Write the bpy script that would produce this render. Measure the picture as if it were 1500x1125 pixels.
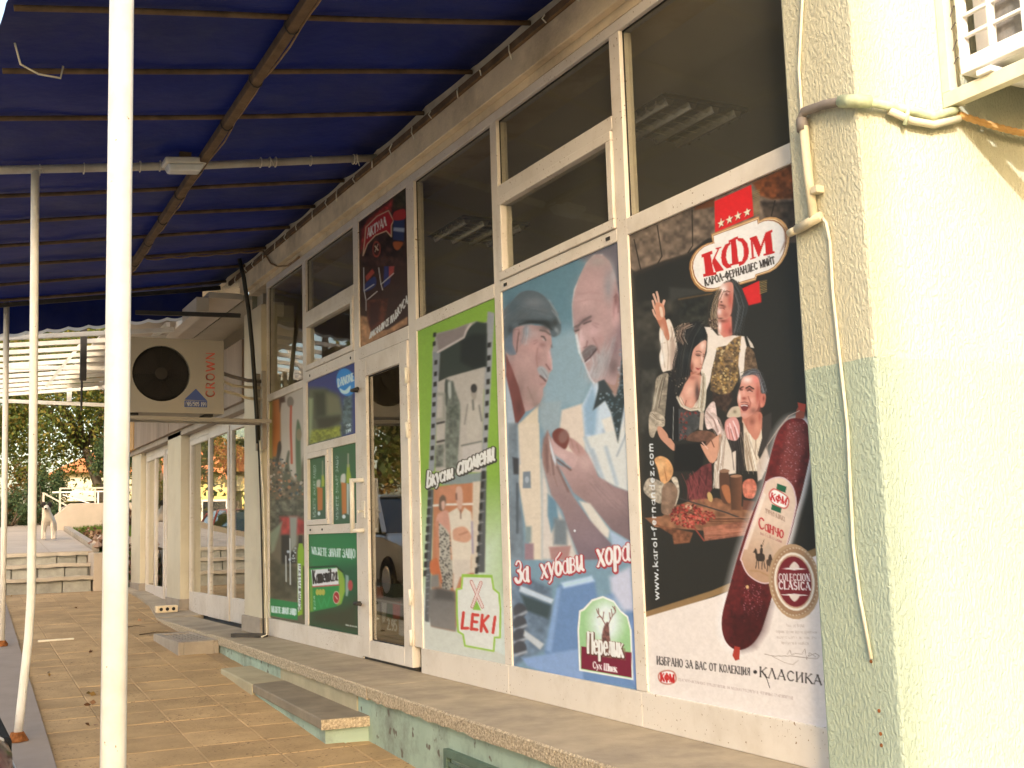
import bpy, bmesh, math, random
import numpy as np
from mathutils import Vector, Matrix

# ------------------------------------------------------------------ scene, camera, light
for o in list(bpy.data.objects):
    bpy.data.objects.remove(o, do_unlink=True)
scene = bpy.context.scene
COL = scene.collection
R = math.radians

CAM = np.array([-2.8, 0.0, 1.45])
FPX = 1684.31                       # focal length in pixels of a 1500 px wide picture


def cam_axes(yaw, pitch, roll):
    cy, sy, cp, sp = math.cos(yaw), math.sin(yaw), math.cos(pitch), math.sin(pitch)
    f = np.array([sy * cp, cy * cp, sp])
    r = np.array([cy, -sy, 0.0])
    u = np.cross(r, f)
    cr, sr = math.cos(roll), math.sin(roll)
    return cr * r + sr * u, -sr * r + cr * u, f


CR, CU, CF = cam_axes(R(27.4808), R(7.2109), R(-1.7661))
cam_data = bpy.data.cameras.new('camera')
cam = bpy.data.objects.new('camera', cam_data)
COL.objects.link(cam)
cam_data.sensor_width = 36.0
cam_data.lens = FPX * 36.0 / 1500.0
cam_data.clip_start = 0.05
cam_data.clip_end = 2000.0
m = Matrix.Identity(4)
for i in range(3):
    m[i][0], m[i][1], m[i][2], m[i][3] = CR[i], CU[i], -CF[i], CAM[i]
cam.matrix_world = m
scene.camera = cam

SUN_X, SUN_Z = 0.62, 0.485          # the shadow slope on the end wall
SUN_TRAVEL = Vector((SUN_X, 1.0, -SUN_Z)).normalized()
sun_el = math.asin(-SUN_TRAVEL.z)
sun_az = math.atan2(-SUN_TRAVEL.x, -SUN_TRAVEL.y)
world = bpy.data.worlds.new('World')
scene.world = world
world.use_nodes = True
wn = world.node_tree
wn.nodes.clear()
w_out = wn.nodes.new('ShaderNodeOutputWorld')
w_bg = wn.nodes.new('ShaderNodeBackground')
w_sky = wn.nodes.new('ShaderNodeTexSky')
w_sky.sky_type = 'NISHITA'
w_sky.sun_disc = False
w_sky.sun_elevation = sun_el
w_sky.sun_rotation = sun_az
w_sky.air_density = 1.0
w_sky.dust_density = 4.0
w_sky.ozone_density = 0.6
w_tint = wn.nodes.new('ShaderNodeMix')
w_tint.data_type = 'RGBA'
w_tint.blend_type = 'MULTIPLY'
w_tint.inputs[0].default_value = 1.0
w_tint.inputs[7].default_value = (1.0, 0.925, 0.80, 1.0)     # warm white balance of the picture
wn.links.new(w_sky.outputs[0], w_tint.inputs[6])
wn.links.new(w_tint.outputs[2], w_bg.inputs[0])
w_bg.inputs[1].default_value = 0.15
wn.links.new(w_bg.outputs[0], w_out.inputs[0])

sun_data = bpy.data.lights.new('sun', 'SUN')
sun_data.energy = 1.0              # hazy autumn sun
sun_data.angle = R(0.6)
sun_data.color = (1.0, 0.99, 0.96)
sun = bpy.data.objects.new('sun', sun_data)
COL.objects.link(sun)
sun.rotation_euler = SUN_TRAVEL.to_track_quat('-Z', 'Y').to_euler()
sun.location = (-10, -20, 12)

scene.render.engine = 'CYCLES'
scene.view_settings.view_transform = 'Standard'
scene.view_settings.look = 'None'
scene.view_settings.gamma = 1.0
scene.view_settings.use_curve_mapping = False
scene.view_settings.exposure = 2.1
scene.cycles.max_bounces = 8
scene.cycles.transparent_max_bounces = 12

rng = random.Random(7)
nrg = np.random.default_rng(11)


# ------------------------------------------------------------------ object helpers
def tag(o, label=None, cat=None, group=None, kind=None):
    if label: o['label'] = label
    if cat: o['category'] = cat
    if group: o['group'] = group
    if kind: o['kind'] = kind
    return o


def empty(name, loc=(0, 0, 0), rz=0.0, label=None, cat=None, group=None, kind=None):
    o = bpy.data.objects.new(name, None)
    COL.objects.link(o)
    o.location = loc
    o.rotation_euler = (0, 0, rz)
    o.empty_display_size = 0.1
    return tag(o, label, cat, group, kind)


def link(name, me, mat=None, parent=None, bevel=0.0, smooth=False):
    """link mesh data whose vertices are in world space (or the parent's space when local=True was used)"""
    o = bpy.data.objects.new(name, me)
    COL.objects.link(o)
    if mat is not None and len(me.materials) == 0:
        me.materials.append(mat)
    if parent is not None:
        o.parent = parent
    if bevel:
        b = o.modifiers.new('bevel', 'BEVEL')
        b.width = bevel
        b.segments = 2
        b.limit_method = 'ANGLE'
        b.angle_limit = R(40)
    if smooth:
        for p in me.polygons:
            p.use_smooth = True
    return o


class MB:
    """collects vertices and faces of ONE mesh"""
    def __init__(self, off=(0, 0, 0)):
        self.v, self.f = [], []
        self.off = off

    def add(self, vs, fs):
        n = len(self.v)
        self.v += [(p[0] - self.off[0], p[1] - self.off[1], p[2] - self.off[2]) for p in vs]
        self.f += [tuple(i + n for i in f) for f in fs]
        return self

    def hexa(self, p):
        return self.add(p, [(0, 3, 2, 1), (4, 5, 6, 7), (0, 1, 5, 4), (1, 2, 6, 5), (2, 3, 7, 6), (3, 0, 4, 7)])

    def box(self, x0, x1, y0, y1, z0, z1):
        x0, x1 = min(x0, x1), max(x0, x1)
        y0, y1 = min(y0, y1), max(y0, y1)
        z0, z1 = min(z0, z1), max(z0, z1)
        return self.hexa([(x0, y0, z0), (x1, y0, z0), (x1, y1, z0), (x0, y1, z0),
                          (x0, y0, z1), (x1, y0, z1), (x1, y1, z1), (x0, y1, z1)])

    def prism(self, poly, a, b, axis='z'):
        """polygon extruded along an axis; poly is ccw pairs in the other two axes"""
        n = len(poly)

        def mk(p, h):
            if axis == 'z': return (p[0], p[1], h)
            if axis == 'y': return (p[0], h, p[1])
            return (h, p[0], p[1])
        vs = [mk(p, a) for p in poly] + [mk(p, b) for p in poly]
        fs = [tuple(range(n - 1, -1, -1)), tuple(range(n, 2 * n))]
        for i in range(n):
            j = (i + 1) % n
            fs.append((i, j, n + j, n + i))
        return self.add(vs, fs)

    def tube(self, pts, r, n=8, cap=True):
        pts = [Vector(p) for p in pts]
        rs = r if isinstance(r, (list, tuple)) else [r] * len(pts)
        rings = []
        ref = None
        for i, p in enumerate(pts):
            a = pts[max(i - 1, 0)]
            b = pts[min(i + 1, len(pts) - 1)]
            t = (b - a).normalized()
            if ref is None:
                ref = Vector((0, 0, 1)) if abs(t.z) < 0.9 else Vector((1, 0, 0))
            s = t.cross(ref).normalized()
            u = s.cross(t).normalized()
            ref = u
            rings.append([p + (s * math.cos(2 * math.pi * k / n) + u * math.sin(2 * math.pi * k / n)) * rs[i] for k in range(n)])
        vs = [tuple(q) for ring in rings for q in ring]
        fs = []
        for i in range(len(pts) - 1):
            for k in range(n):
                k2 = (k + 1) % n
                fs.append((i * n + k, (i + 1) * n + k, (i + 1) * n + k2, i * n + k2))
        if cap:
            fs.append(tuple(range(n)))
            fs.append(tuple((len(pts) - 1) * n + k for k in range(n - 1, -1, -1)))
        return self.add(vs, fs)

    def bar(self, p, q, w, h):
        """square bar from p to q, w sideways, h upwards"""
        p, q = Vector(p), Vector(q)
        t = (q - p).normalized()
        ref = Vector((0, 0, 1)) if abs(t.z) < 0.95 else Vector((0, 1, 0))
        s = t.cross(ref).normalized() * (w / 2)
        u = s.cross(t).normalized() * (h / 2)
        return self.hexa([tuple(p - s - u), tuple(q - s - u), tuple(q + s - u), tuple(p + s - u),
                          tuple(p - s + u), tuple(q - s + u), tuple(q + s + u), tuple(p + s + u)])

    def disc(self, c, r, axis, n=24, h=0.01, r2=None):
        """short cylinder, axis is a unit vector"""
        c, ax = Vector(c), Vector(axis).normalized()
        return self.tube([c, c + ax * h], [r, r if r2 is None else r2], n)

    def data(self, name):
        me = bpy.data.meshes.new(name)
        me.from_pydata(self.v, [], self.f)
        me.validate()
        me.update()
        bm = bmesh.new()
        bm.from_mesh(me)
        bmesh.ops.recalc_face_normals(bm, faces=bm.faces)
        bm.to_mesh(me)
        bm.free()
        return me

    def build(self, name, mat=None, parent=None, bevel=0.0, smooth=False, label=None, cat=None, group=None, kind=None):
        o = link(name, self.data(name), mat, parent, bevel, smooth)
        return tag(o, label, cat, group, kind)


def autosmooth(o, ang=35):
    me = o.data
    for p in me.polygons:
        p.use_smooth = True
    try:
        me.set_sharp_from_angle(angle=R(ang))
    except Exception:
        pass
    return o


# ------------------------------------------------------------------ materials
MATS = {}


def mat(name, color, rough=0.6, spec=0.4, var=0.12, vscale=3.0, bump=0.0, bscale=40.0, metallic=0.0,
        dirt=None, dirt_amt=0.0, dirt_scale=1.5, rand=0.0, translucent=0.0, coat=0.0, stretch=(1, 1, 1), bdist=0.01, specks=None, speck_scale=60.0, speck_cut=0.68):
    m = bpy.data.materials.new(name)
    m.use_nodes = True
    nt = m.node_tree
    N, L = nt.nodes, nt.links
    bs = N['Principled BSDF']
    bs.inputs['Roughness'].default_value = rough
    bs.inputs['Specular IOR Level'].default_value = spec
    bs.inputs['Metallic'].default_value = metallic
    bs.inputs['Coat Weight'].default_value = coat
    geo = N.new('ShaderNodeNewGeometry')
    mp = N.new('ShaderNodeMapping')
    mp.inputs['Scale'].default_value = stretch
    L.new(geo.outputs['Position'], mp.inputs[0])
    col = None
    c = (*color, 1.0)
    n1 = N.new('ShaderNodeTexNoise')
    n1.inputs['Scale'].default_value = vscale
    n1.inputs['Detail'].default_value = 6
    n1.inputs['Roughness'].default_value = 0.6
    L.new(mp.outputs[0], n1.inputs['Vector'])
    mr = N.new('ShaderNodeMapRange')
    mr.inputs[1].default_value = 0.3
    mr.inputs[2].default_value = 0.7
    mr.inputs[3].default_value = 1.0 - var
    mr.inputs[4].default_value = 1.0 + var
    L.new(n1.outputs[0], mr.inputs[0])
    mul = N.new('ShaderNodeVectorMath')
    mul.operation = 'SCALE'
    mul.inputs[0].default_value = color
    L.new(mr.outputs[0], mul.inputs['Scale'])
    col = mul.outputs[0]
    if rand:
        oi = N.new('ShaderNodeObjectInfo')
        mr2 = N.new('ShaderNodeMapRange')
        mr2.inputs[3].default_value = 1.0 - rand
        mr2.inputs[4].default_value = 1.0 + rand
        L.new(oi.outputs['Random'], mr2.inputs[0])
        mul2 = N.new('ShaderNodeVectorMath')
        mul2.operation = 'SCALE'
        L.new(col, mul2.inputs[0])
        L.new(mr2.outputs[0], mul2.inputs['Scale'])
        col = mul2.outputs[0]
    if dirt is not None:
        n2 = N.new('ShaderNodeTexNoise')
        n2.inputs['Scale'].default_value = dirt_scale
        n2.inputs['Detail'].default_value = 8
        n2.inputs['Roughness'].default_value = 0.68
        L.new(mp.outputs[0], n2.inputs['Vector'])
        mr3 = N.new('ShaderNodeMapRange')
        mr3.inputs[1].default_value = 0.48
        mr3.inputs[2].default_value = 0.72
        mr3.inputs[3].default_value = 0.0
        mr3.inputs[4].default_value = dirt_amt
        L.new(n2.outputs[0], mr3.inputs[0])
        mx = N.new('ShaderNodeMix')
        mx.data_type = 'RGBA'
        L.new(mr3.outputs[0], mx.inputs[0])
        L.new(col, mx.inputs[6])
        mx.inputs[7].default_value = (*dirt, 1.0)
        col = mx.outputs[2]
    if specks is not None:                    # chips, splashes and rust spots, gathered in patches
        n4 = N.new('ShaderNodeTexNoise')
        n4.inputs['Scale'].default_value = speck_scale
        n4.inputs['Detail'].default_value = 2
        L.new(geo.outputs['Position'], n4.inputs['Vector'])
        n5 = N.new('ShaderNodeTexNoise')
        n5.inputs['Scale'].default_value = 2.3
        n5.inputs['Detail'].default_value = 3
        L.new(geo.outputs['Position'], n5.inputs['Vector'])
        ad = N.new('ShaderNodeMath')
        ad.operation = 'MULTIPLY_ADD'
        ad.inputs[1].default_value = 0.35
        L.new(n5.outputs[0], ad.inputs[0])
        L.new(n4.outputs[0], ad.inputs[2])
        mr4 = N.new('ShaderNodeMapRange')
        mr4.inputs[1].default_value = speck_cut + 0.175
        mr4.inputs[2].default_value = speck_cut + 0.225
        L.new(ad.outputs[0], mr4.inputs[0])
        mx2 = N.new('ShaderNodeMix')
        mx2.data_type = 'RGBA'
        L.new(mr4.outputs[0], mx2.inputs[0])
        L.new(col, mx2.inputs[6])
        mx2.inputs[7].default_value = (*specks, 1.0)
        col = mx2.outputs[2]
    L.new(col, bs.inputs['Base Color'])
    if bump:
        n3 = N.new('ShaderNodeTexNoise')
        n3.inputs['Scale'].default_value = bscale
        n3.inputs['Detail'].default_value = 4
        L.new(mp.outputs[0], n3.inputs['Vector'])
        bp = N.new('ShaderNodeBump')
        bp.inputs['Strength'].default_value = bump
        bp.inputs['Distance'].default_value = bdist
        L.new(n3.outputs[0], bp.inputs['Height'])
        L.new(bp.outputs[0], bs.inputs['Normal'])
    if translucent:
        tr = N.new('ShaderNodeBsdfTranslucent')
        L.new(col, tr.inputs['Color'])
        ms = N.new('ShaderNodeMixShader')
        ms.inputs[0].default_value = translucent
        L.new(bs.outputs[0], ms.inputs[1])
        L.new(tr.outputs[0], ms.inputs[2])
        L.new(ms.outputs[0], N['Material Output'].inputs[0])
    MATS[name] = m
    return m


def glass_mat(name, tint=(0.8, 0.84, 0.8), refl=1.0, ior=1.5, rough=0.0, veil=0.0):
    """a thin pane: clear film that mirrors by Fresnel"""
    m = bpy.data.materials.new(name)
    m.use_nodes = True
    N, L = m.node_tree.nodes, m.node_tree.links
    N.remove(N['Principled BSDF'])
    tr = N.new('ShaderNodeBsdfTransparent')
    tr.inputs[0].default_value = (*tint, 1)
    gl = N.new('ShaderNodeBsdfGlossy')
    gl.inputs['Roughness'].default_value = rough
    gl.inputs['Color'].default_value = (0.95, 0.95, 0.95, 1)
    fr = N.new('ShaderNodeFresnel')
    fr.inputs[0].default_value = ior
    mu = N.new('ShaderNodeMath')
    mu.operation = 'MULTIPLY'
    mu.use_clamp = True
    mu.inputs[1].default_value = refl
    bf = N.new('ShaderNodeNewGeometry')
    iv = N.new('ShaderNodeMath')
    iv.operation = 'SUBTRACT'
    iv.inputs[0].default_value = 1.0
    L.new(bf.outputs['Backfacing'], iv.inputs[1])
    m2 = N.new('ShaderNodeMath')
    m2.operation = 'MULTIPLY'
    L.new(fr.outputs[0], m2.inputs[0])
    L.new(iv.outputs[0], m2.inputs[1])         # only the outer face of the pane mirrors
    L.new(m2.outputs[0], mu.inputs[0])
    ms = N.new('ShaderNodeMixShader')
    L.new(mu.outputs[0], ms.inputs[0])
    clear = tr.outputs[0]
    if veil:                                   # pale film standing in for the reflected tone of the pane
        df = N.new('ShaderNodeBsdfDiffuse')
        df.inputs[0].default_value = (0.66, 0.66, 0.58, 1)
        nz = N.new('ShaderNodeTexNoise')
        nz.inputs['Scale'].default_value = 1.7
        nz.inputs['Detail'].default_value = 6
        ge = N.new('ShaderNodeNewGeometry')
        L.new(ge.outputs['Position'], nz.inputs['Vector'])
        mm = N.new('ShaderNodeMapRange')
        mm.inputs[1].default_value = 0.3
        mm.inputs[2].default_value = 0.7
        mm.inputs[3].default_value = veil * 0.75
        mm.inputs[4].default_value = veil * 1.25
        L.new(nz.outputs[0], mm.inputs[0])
        dm = N.new('ShaderNodeMixShader')
        L.new(mm.outputs[0], dm.inputs[0])
        L.new(clear, dm.inputs[1])
        L.new(df.outputs[0], dm.inputs[2])
        clear = dm.outputs[0]
    L.new(clear, ms.inputs[1])
    L.new(gl.outputs[0], ms.inputs[2])
    L.new(ms.outputs[0], N['Material Output'].inputs[0])
    MATS[name] = m
    return m


def two_paint(name, upper, lower, zsplit, bump=0.6):
    """rendered wall painted in two colours, the lower one up to zsplit"""
    m = mat(name, upper, 0.85, 0.2, 0.05, 2.5)
    N, L = m.node_tree.nodes, m.node_tree.links
    bs = N['Principled BSDF']
    src = bs.inputs['Base Color'].links[0].from_socket
    geo = N.new('ShaderNodeNewGeometry')
    sx = N.new('ShaderNodeSeparateXYZ')
    L.new(geo.outputs['Position'], sx.inputs[0])
    nz = N.new('ShaderNodeTexNoise')
    nz.inputs['Scale'].default_value = 14
    L.new(geo.outputs['Position'], nz.inputs['Vector'])
    ad = N.new('ShaderNodeMath')
    ad.operation = 'MULTIPLY_ADD'
    ad.inputs[1].default_value = 0.016
    L.new(nz.outputs[0], ad.inputs[0])
    L.new(sx.outputs[2], ad.inputs[2])
    gt = N.new('ShaderNodeMath')
    gt.operation = 'GREATER_THAN'
    gt.inputs[1].default_value = zsplit + 0.008
    L.new(ad.outputs[0], gt.inputs[0])
    low = N.new('ShaderNodeTexNoise')
    low.inputs['Scale'].default_value = 3.5
    low.inputs['Detail'].default_value = 6
    L.new(geo.outputs['Position'], low.inputs['Vector'])
    rl = N.new('ShaderNodeMix')
    rl.data_type = 'RGBA'
    rl.inputs[6].default_value = (*[c * 0.93 for c in lower], 1)
    rl.inputs[7].default_value = (*[min(1, c * 1.06) for c in lower], 1)
    L.new(low.outputs[0], rl.inputs[0])
    mx = N.new('ShaderNodeMix')
    mx.data_type = 'RGBA'
    L.new(gt.outputs[0], mx.inputs[0])
    L.new(rl.outputs[2], mx.inputs[6])
    L.new(src, mx.inputs[7])
    L.new(mx.outputs[2], bs.inputs['Base Color'])
    # trowelled render: stretched, scratchy relief
    mp = N.new('ShaderNodeMapping')
    mp.inputs['Scale'].default_value = (68, 68, 32)
    mp.inputs['Rotation'].default_value = (0.3, 0.0, 0.0)
    L.new(geo.outputs['Position'], mp.inputs[0])
    n3 = N.new('ShaderNodeTexNoise')
    n3.inputs['Scale'].default_value = 1.5
    n3.inputs['Detail'].default_value = 3
    n3.inputs['Distortion'].default_value = 0.6
    L.new(mp.outputs[0], n3.inputs['Vector'])
    mr = N.new('ShaderNodeMapRange')
    mr.inputs[1].default_value = 0.42
    mr.inputs[2].default_value = 0.60
    L.new(n3.outputs[0], mr.inputs[0])
    bp = N.new('ShaderNodeBump')
    bp.inputs['Strength'].default_value = bump
    bp.inputs['Distance'].default_value = 0.006
    L.new(mr.outputs[0], bp.inputs['Height'])
    L.new(bp.outputs[0], bs.inputs['Normal'])
    return m


mat('frame_white', (0.70, 0.66, 0.62), 0.38, 0.45, 0.04, 2.0, dirt=(0.38, 0.31, 0.23), dirt_amt=0.42, dirt_scale=2.6, bump=0.05, bscale=22, specks=(0.25, 0.17, 0.10), speck_scale=75, speck_cut=0.69)
mat('frame_cream', (0.64, 0.59, 0.47), 0.45, 0.4, 0.05, 2.0, dirt=(0.40, 0.33, 0.24), dirt_amt=0.35, dirt_scale=2.5)
mat('gasket', (0.02, 0.02, 0.02), 0.6)
mat('concrete_band', (0.74, 0.63, 0.46), 0.9, 0.2, 0.15, 3.0, bump=0.35, bscale=55, dirt=(0.24, 0.19, 0.13), dirt_amt=0.6, dirt_scale=1.8)
mat('concrete_grey', (0.37, 0.325, 0.275), 0.9, 0.2, 0.12, 6.0, bump=0.3, bscale=90, dirt=(0.25, 0.22, 0.2), dirt_amt=0.45, dirt_scale=2.0)
mat('kerb_top', (0.31, 0.265, 0.235), 0.9, 0.2, 0.07, 4.0, bump=0.12, bscale=120, dirt=(0.33, 0.29, 0.27), dirt_amt=0.4, dirt_scale=2.0)
mat('terrazzo', (0.42, 0.355, 0.265), 0.75, 0.3, 0.16, 5.0, bump=0.15, bscale=120, dirt=(0.20, 0.175, 0.15), dirt_amt=0.7, dirt_scale=1.7)
mat('terrazzo_dark', (0.25, 0.215, 0.165), 0.75, 0.3, 0.2, 5.0, bump=0.15, bscale=120, dirt=(0.15, 0.13, 0.105), dirt_amt=0.6, dirt_scale=2.2)
mat('pebble', (0.46, 0.39, 0.29), 0.9, 0.25, 0.5, 75.0, bump=1.0, bscale=85, bdist=0.012)
mat('plinth_green', (0.36, 0.47, 0.40), 0.85, 0.2, 0.1, 3.0, bump=0.2, bscale=40, dirt=(0.13, 0.125, 0.11), dirt_amt=0.8, dirt_scale=2.6, specks=(0.15, 0.14, 0.12), speck_scale=14, speck_cut=0.66)
mat('plinth_tan', (0.42, 0.38, 0.27), 0.9, 0.2, 0.15, 4.0, bump=0.2, bscale=40)
mat('paver', (0.435, 0.305, 0.165), 0.85, 0.25, 0.20, 3.0, bump=0.30, bscale=45, rand=0.12, dirt=(0.28, 0.19, 0.10), dirt_amt=0.55, dirt_scale=3.4, specks=(0.17, 0.11, 0.06), speck_scale=45, speck_cut=0.66)
mat('mortar', (0.36, 0.26, 0.16), 0.95, 0.1, 0.2, 30.0)
mat('path_slab', (0.44, 0.375, 0.315), 0.9, 0.2, 0.1, 2.0, bump=0.15, bscale=60, rand=0.06)
mat('step_stone', (0.34, 0.34, 0.31), 0.9, 0.2, 0.2, 7.0, bump=0.6, bscale=25, rand=0.16)
mat('step_tread', (0.48, 0.43, 0.36), 0.9, 0.2, 0.15, 5.0, bump=0.3, bscale=30)
mat('tarp', (0.006, 0.013, 0.100), 0.55, 0.22, 0.25, 1.4, bump=0.40, bscale=5, translucent=0.12, dirt=(0.035, 0.04, 0.085), dirt_amt=0.6, dirt_scale=1.3, bdist=0.03)
mat('tarp_trim', (0.85, 0.83, 0.8), 0.7, 0.2, 0.04, 3.0, translucent=0.35)
mat('rusty_steel', (0.16, 0.105, 0.06), 0.8, 0.3, 0.35, 9.0, bump=0.2, bscale=60)
mat('dark_steel', (0.05, 0.045, 0.04), 0.6, 0.4, 0.3, 9.0)
mat('pipe_paint', (0.55, 0.52, 0.45), 0.5, 0.4, 0.12, 4.0, dirt=(0.22, 0.12, 0.06), dirt_amt=0.5, dirt_scale=6)
mat('post_paint', (0.84, 0.82, 0.76), 0.45, 0.4, 0.04, 5.0, dirt=(0.42, 0.26, 0.14), dirt_amt=0.25, dirt_scale=7, specks=(0.26, 0.12, 0.05), speck_scale=55, speck_cut=0.735)
mat('rust', (0.26, 0.10, 0.035), 0.95, 0.1, 0.4, 40.0, bump=0.5, bscale=90)
mat('white_plastic', (0.74, 0.72, 0.66), 0.4, 0.45, 0.04, 3.0, dirt=(0.45, 0.38, 0.28), dirt_amt=0.3, dirt_scale=5)
mat('cable_white', (0.76, 0.72, 0.60), 0.5, 0.4, 0.08, 20.0)
mat('cable_dark', (0.025, 0.025, 0.022), 0.5)
mat('cable_brown', (0.30, 0.20, 0.11), 0.6, 0.3, 0.2, 30)
mat('pipe_grey', (0.20, 0.18, 0.17), 0.6, 0.35, 0.15, 20)
mat('pipe_green', (0.50, 0.55, 0.36), 0.6, 0.3, 0.25, 30)
mat('pvc_cream', (0.66, 0.60, 0.45), 0.5, 0.4, 0.06, 9, dirt=(0.42, 0.33, 0.2), dirt_amt=0.4, dirt_scale=8)
mat('conduit_orange', (0.62, 0.36, 0.14), 0.6, 0.3, 0.1, 20)
mat('ac_body', (0.34, 0.315, 0.275), 0.45, 0.4, 0.05, 3.0, dirt=(0.42, 0.35, 0.25), dirt_amt=0.3, dirt_scale=4)
mat('ac_white', (0.78, 0.75, 0.72), 0.45, 0.4, 0.05, 3.0, dirt=(0.45, 0.36, 0.28), dirt_amt=0.3, dirt_scale=5)
mat('black', (0.012, 0.011, 0.010), 0.6)
mat('fan_dark', (0.018, 0.014, 0.012), 0.6)
mat('coil', (0.24, 0.22, 0.20), 0.6, 0.4, 0.3, 30, metallic=0.3)
mat('logo_red', (0.60, 0.10, 0.07), 0.5)
mat('logo_blue', (0.05, 0.09, 0.30), 0.5)
mat('logo_white', (0.8, 0.8, 0.8), 0.5)
mat('asphalt', (0.36, 0.325, 0.29), 0.9, 0.2, 0.2, 8, bump=0.3, bscale=120)
mat('earth', (0.10, 0.12, 0.035), 0.95, 0.1, 0.3, 2.0)
mat('room_wall', (0.50, 0.45, 0.38), 0.9, 0.2, 0.05, 2)
mat('room_ceiling', (0.66, 0.60, 0.50), 0.9, 0.2, 0.05, 2)
mat('room_floor', (0.12, 0.10, 0.08), 0.7, 0.3, 0.1, 3)
mat('louvre', (0.62, 0.58, 0.52), 0.25, 0.5, 0.15, 20, metallic=0.85)
mat('vent_green', (0.10, 0.16, 0.13), 0.6, 0.3, 0.2, 12)
mat('roof_sheet', (0.74, 0.68, 0.60), 0.7, 0.3, 0.06, 3)
mat('sign_panel', (0.30, 0.235, 0.19), 0.6, 0.35, 0.25, 1.6, stretch=(1, 2.6, 0.35))
mat('sign_sunlit', (0.55, 0.34, 0.15), 0.7, 0.3, 0.12, 4)
mat('blind', (0.62, 0.57, 0.46), 0.8, 0.2, 0.05, 4)
mat('brick_red', (0.42, 0.15, 0.08), 0.9, 0.2, 0.2, 8)
mat('render_cream', (0.72, 0.62, 0.42), 0.9, 0.2, 0.06, 2)
mat('render_yellow', (0.72, 0.55, 0.20), 0.9, 0.2, 0.06, 2)
mat('roof_orange', (0.52, 0.20, 0.09), 0.9, 0.2, 0.15, 5)
mat('ramp_concrete', (0.48, 0.41, 0.34), 0.95, 0.2, 0.1, 2.5, bump=0.2, bscale=30)
mat('rail_white', (0.70, 0.62, 0.52), 0.5, 0.4, 0.05, 4)
mat('bark', (0.10, 0.075, 0.05), 0.95, 0.1, 0.3, 9, bump=0.5, bscale=25)
mat('dog_white', (0.62, 0.55, 0.46), 0.95, 0.1, 0.12, 14)
mat('dog_black', (0.02, 0.016, 0.014), 0.8, 0.2, 0.2, 10)
mat('chrome', (0.6, 0.6, 0.6), 0.15, 0.5, 0.02, 3, metallic=1.0)
mat('rubber', (0.018, 0.018, 0.018), 0.85, 0.2, 0.1, 10)
mat('lamp_glass', (0.72, 0.74, 0.74), 0.1, 0.6, 0.1, 14)
mat('tail_red', (0.45, 0.02, 0.015), 0.2, 0.6)
mat('car_silver', (0.42, 0.40, 0.37), 0.3, 0.5, 0.02, 3, metallic=0.6, coat=0.5)
mat('car_white', (0.78, 0.77, 0.74), 0.3, 0.5, 0.02, 3, coat=0.5)
mat('car_red', (0.50, 0.035, 0.04), 0.3, 0.5, 0.02, 3, coat=0.5)
mat('car_dark_red', (0.10, 0.03, 0.032), 0.3, 0.5, 0.02, 3, coat=0.6)
mat('car_glass', (0.015, 0.017, 0.018), 0.05, 0.6, 0.02, 3)
glass_mat('pane', (0.90, 0.91, 0.88), 1.0, 1.5)
glass_mat('pane_veiled', (0.84, 0.84, 0.80), 0.9, 1.5, 0.0, 0.045)
glass_mat('pane_far', (0.74, 0.74, 0.70), 2.0, 1.55)
two_paint('render_two', (0.57, 0.555, 0.43), (0.405, 0.485, 0.405), 1.965, 0.6)
M = MATS
# ------------------------------------------------------------------ ground levels
SLOPE = 0.042


def gz(y):
    return 0.02 + SLOPE * y


def pz(y):                                   # the upper path beyond the steps
    return 1.34 + 0.068 * (y - 18.6)


def terrain(x, y):
    low = gz(max(y, -12)) - 0.10
    yy = min(y, 34)
    high = pz(yy) + 0.02 * (max(y, 34) - 34) - 0.05
    if x > -2.62:
        t = 1.0 if y > 18.42 else 0.0
    else:                                    # the street climbs more gently than the path
        return gz(min(max(y, -12), 14)) + 0.012 * max(y - 14, 0) - 0.10
    z = low * (1 - t) + high * t
    if t > 0.5 and x > -0.35 and y > 18:     # grass bank right of the upper path
        z += 0.09 * min(x + 0.35, 6.0) * min((y - 18) / 3.0, 1.0)
    return z


xs = sorted(set([-90, -60, -40, -25, -16, -10, -7, -5, -3.6, -2.64, -2.60, -1.6, -0.7, -0.36, -0.30, 0.6, 1.6, 3, 5, 8, 14, 25, 45, 80]))
ys = sorted(set([-80, -50, -25, -12, -6, -2, 2, 5, 8, 11, 12.5, 14, 15.5, 17, 18.38, 18.44, 18.6, 20, 22, 24, 27, 30, 34, 42, 60, 100, 180]))
me = bpy.data.meshes.new('ground')
me.from_pydata([(x, y, terrain(x, y)) for y in ys for x in xs], [],
               [(j * len(xs) + i, j * len(xs) + i + 1, (j + 1) * len(xs) + i + 1, (j + 1) * len(xs) + i)
                for j in range(len(ys) - 1) for i in range(len(xs) - 1)])
tag(link('ground', me, M['earth']), kind='structure')


def strip(name, x0, x1, yy, zf, dz, m, thick=0.02):
    mb = MB()
    n = len(yy)
    vs, fs = [], []
    for y in yy:
        a = x0(y) if callable(x0) else x0
        b = x1(y) if callable(x1) else x1
        for x in (a, b):
            z = zf(x, y) + dz
            vs += [(x, y, z), (x, y, z - thick)]
    for i in range(n - 1):
        k = i * 4
        fs += [(k, k + 2, k + 6, k + 4), (k + 1, k + 5, k + 7, k + 3), (k, k + 4, k + 5, k + 1), (k + 2, k + 3, k + 7, k + 6)]
    fs += [(0, 1, 3, 2), ((n - 1) * 4, (n - 1) * 4 + 2, (n - 1) * 4 + 3, (n - 1) * 4 + 1)]
    mb.add(vs, fs)
    return tag(mb.build(name, m), kind='structure')


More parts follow.
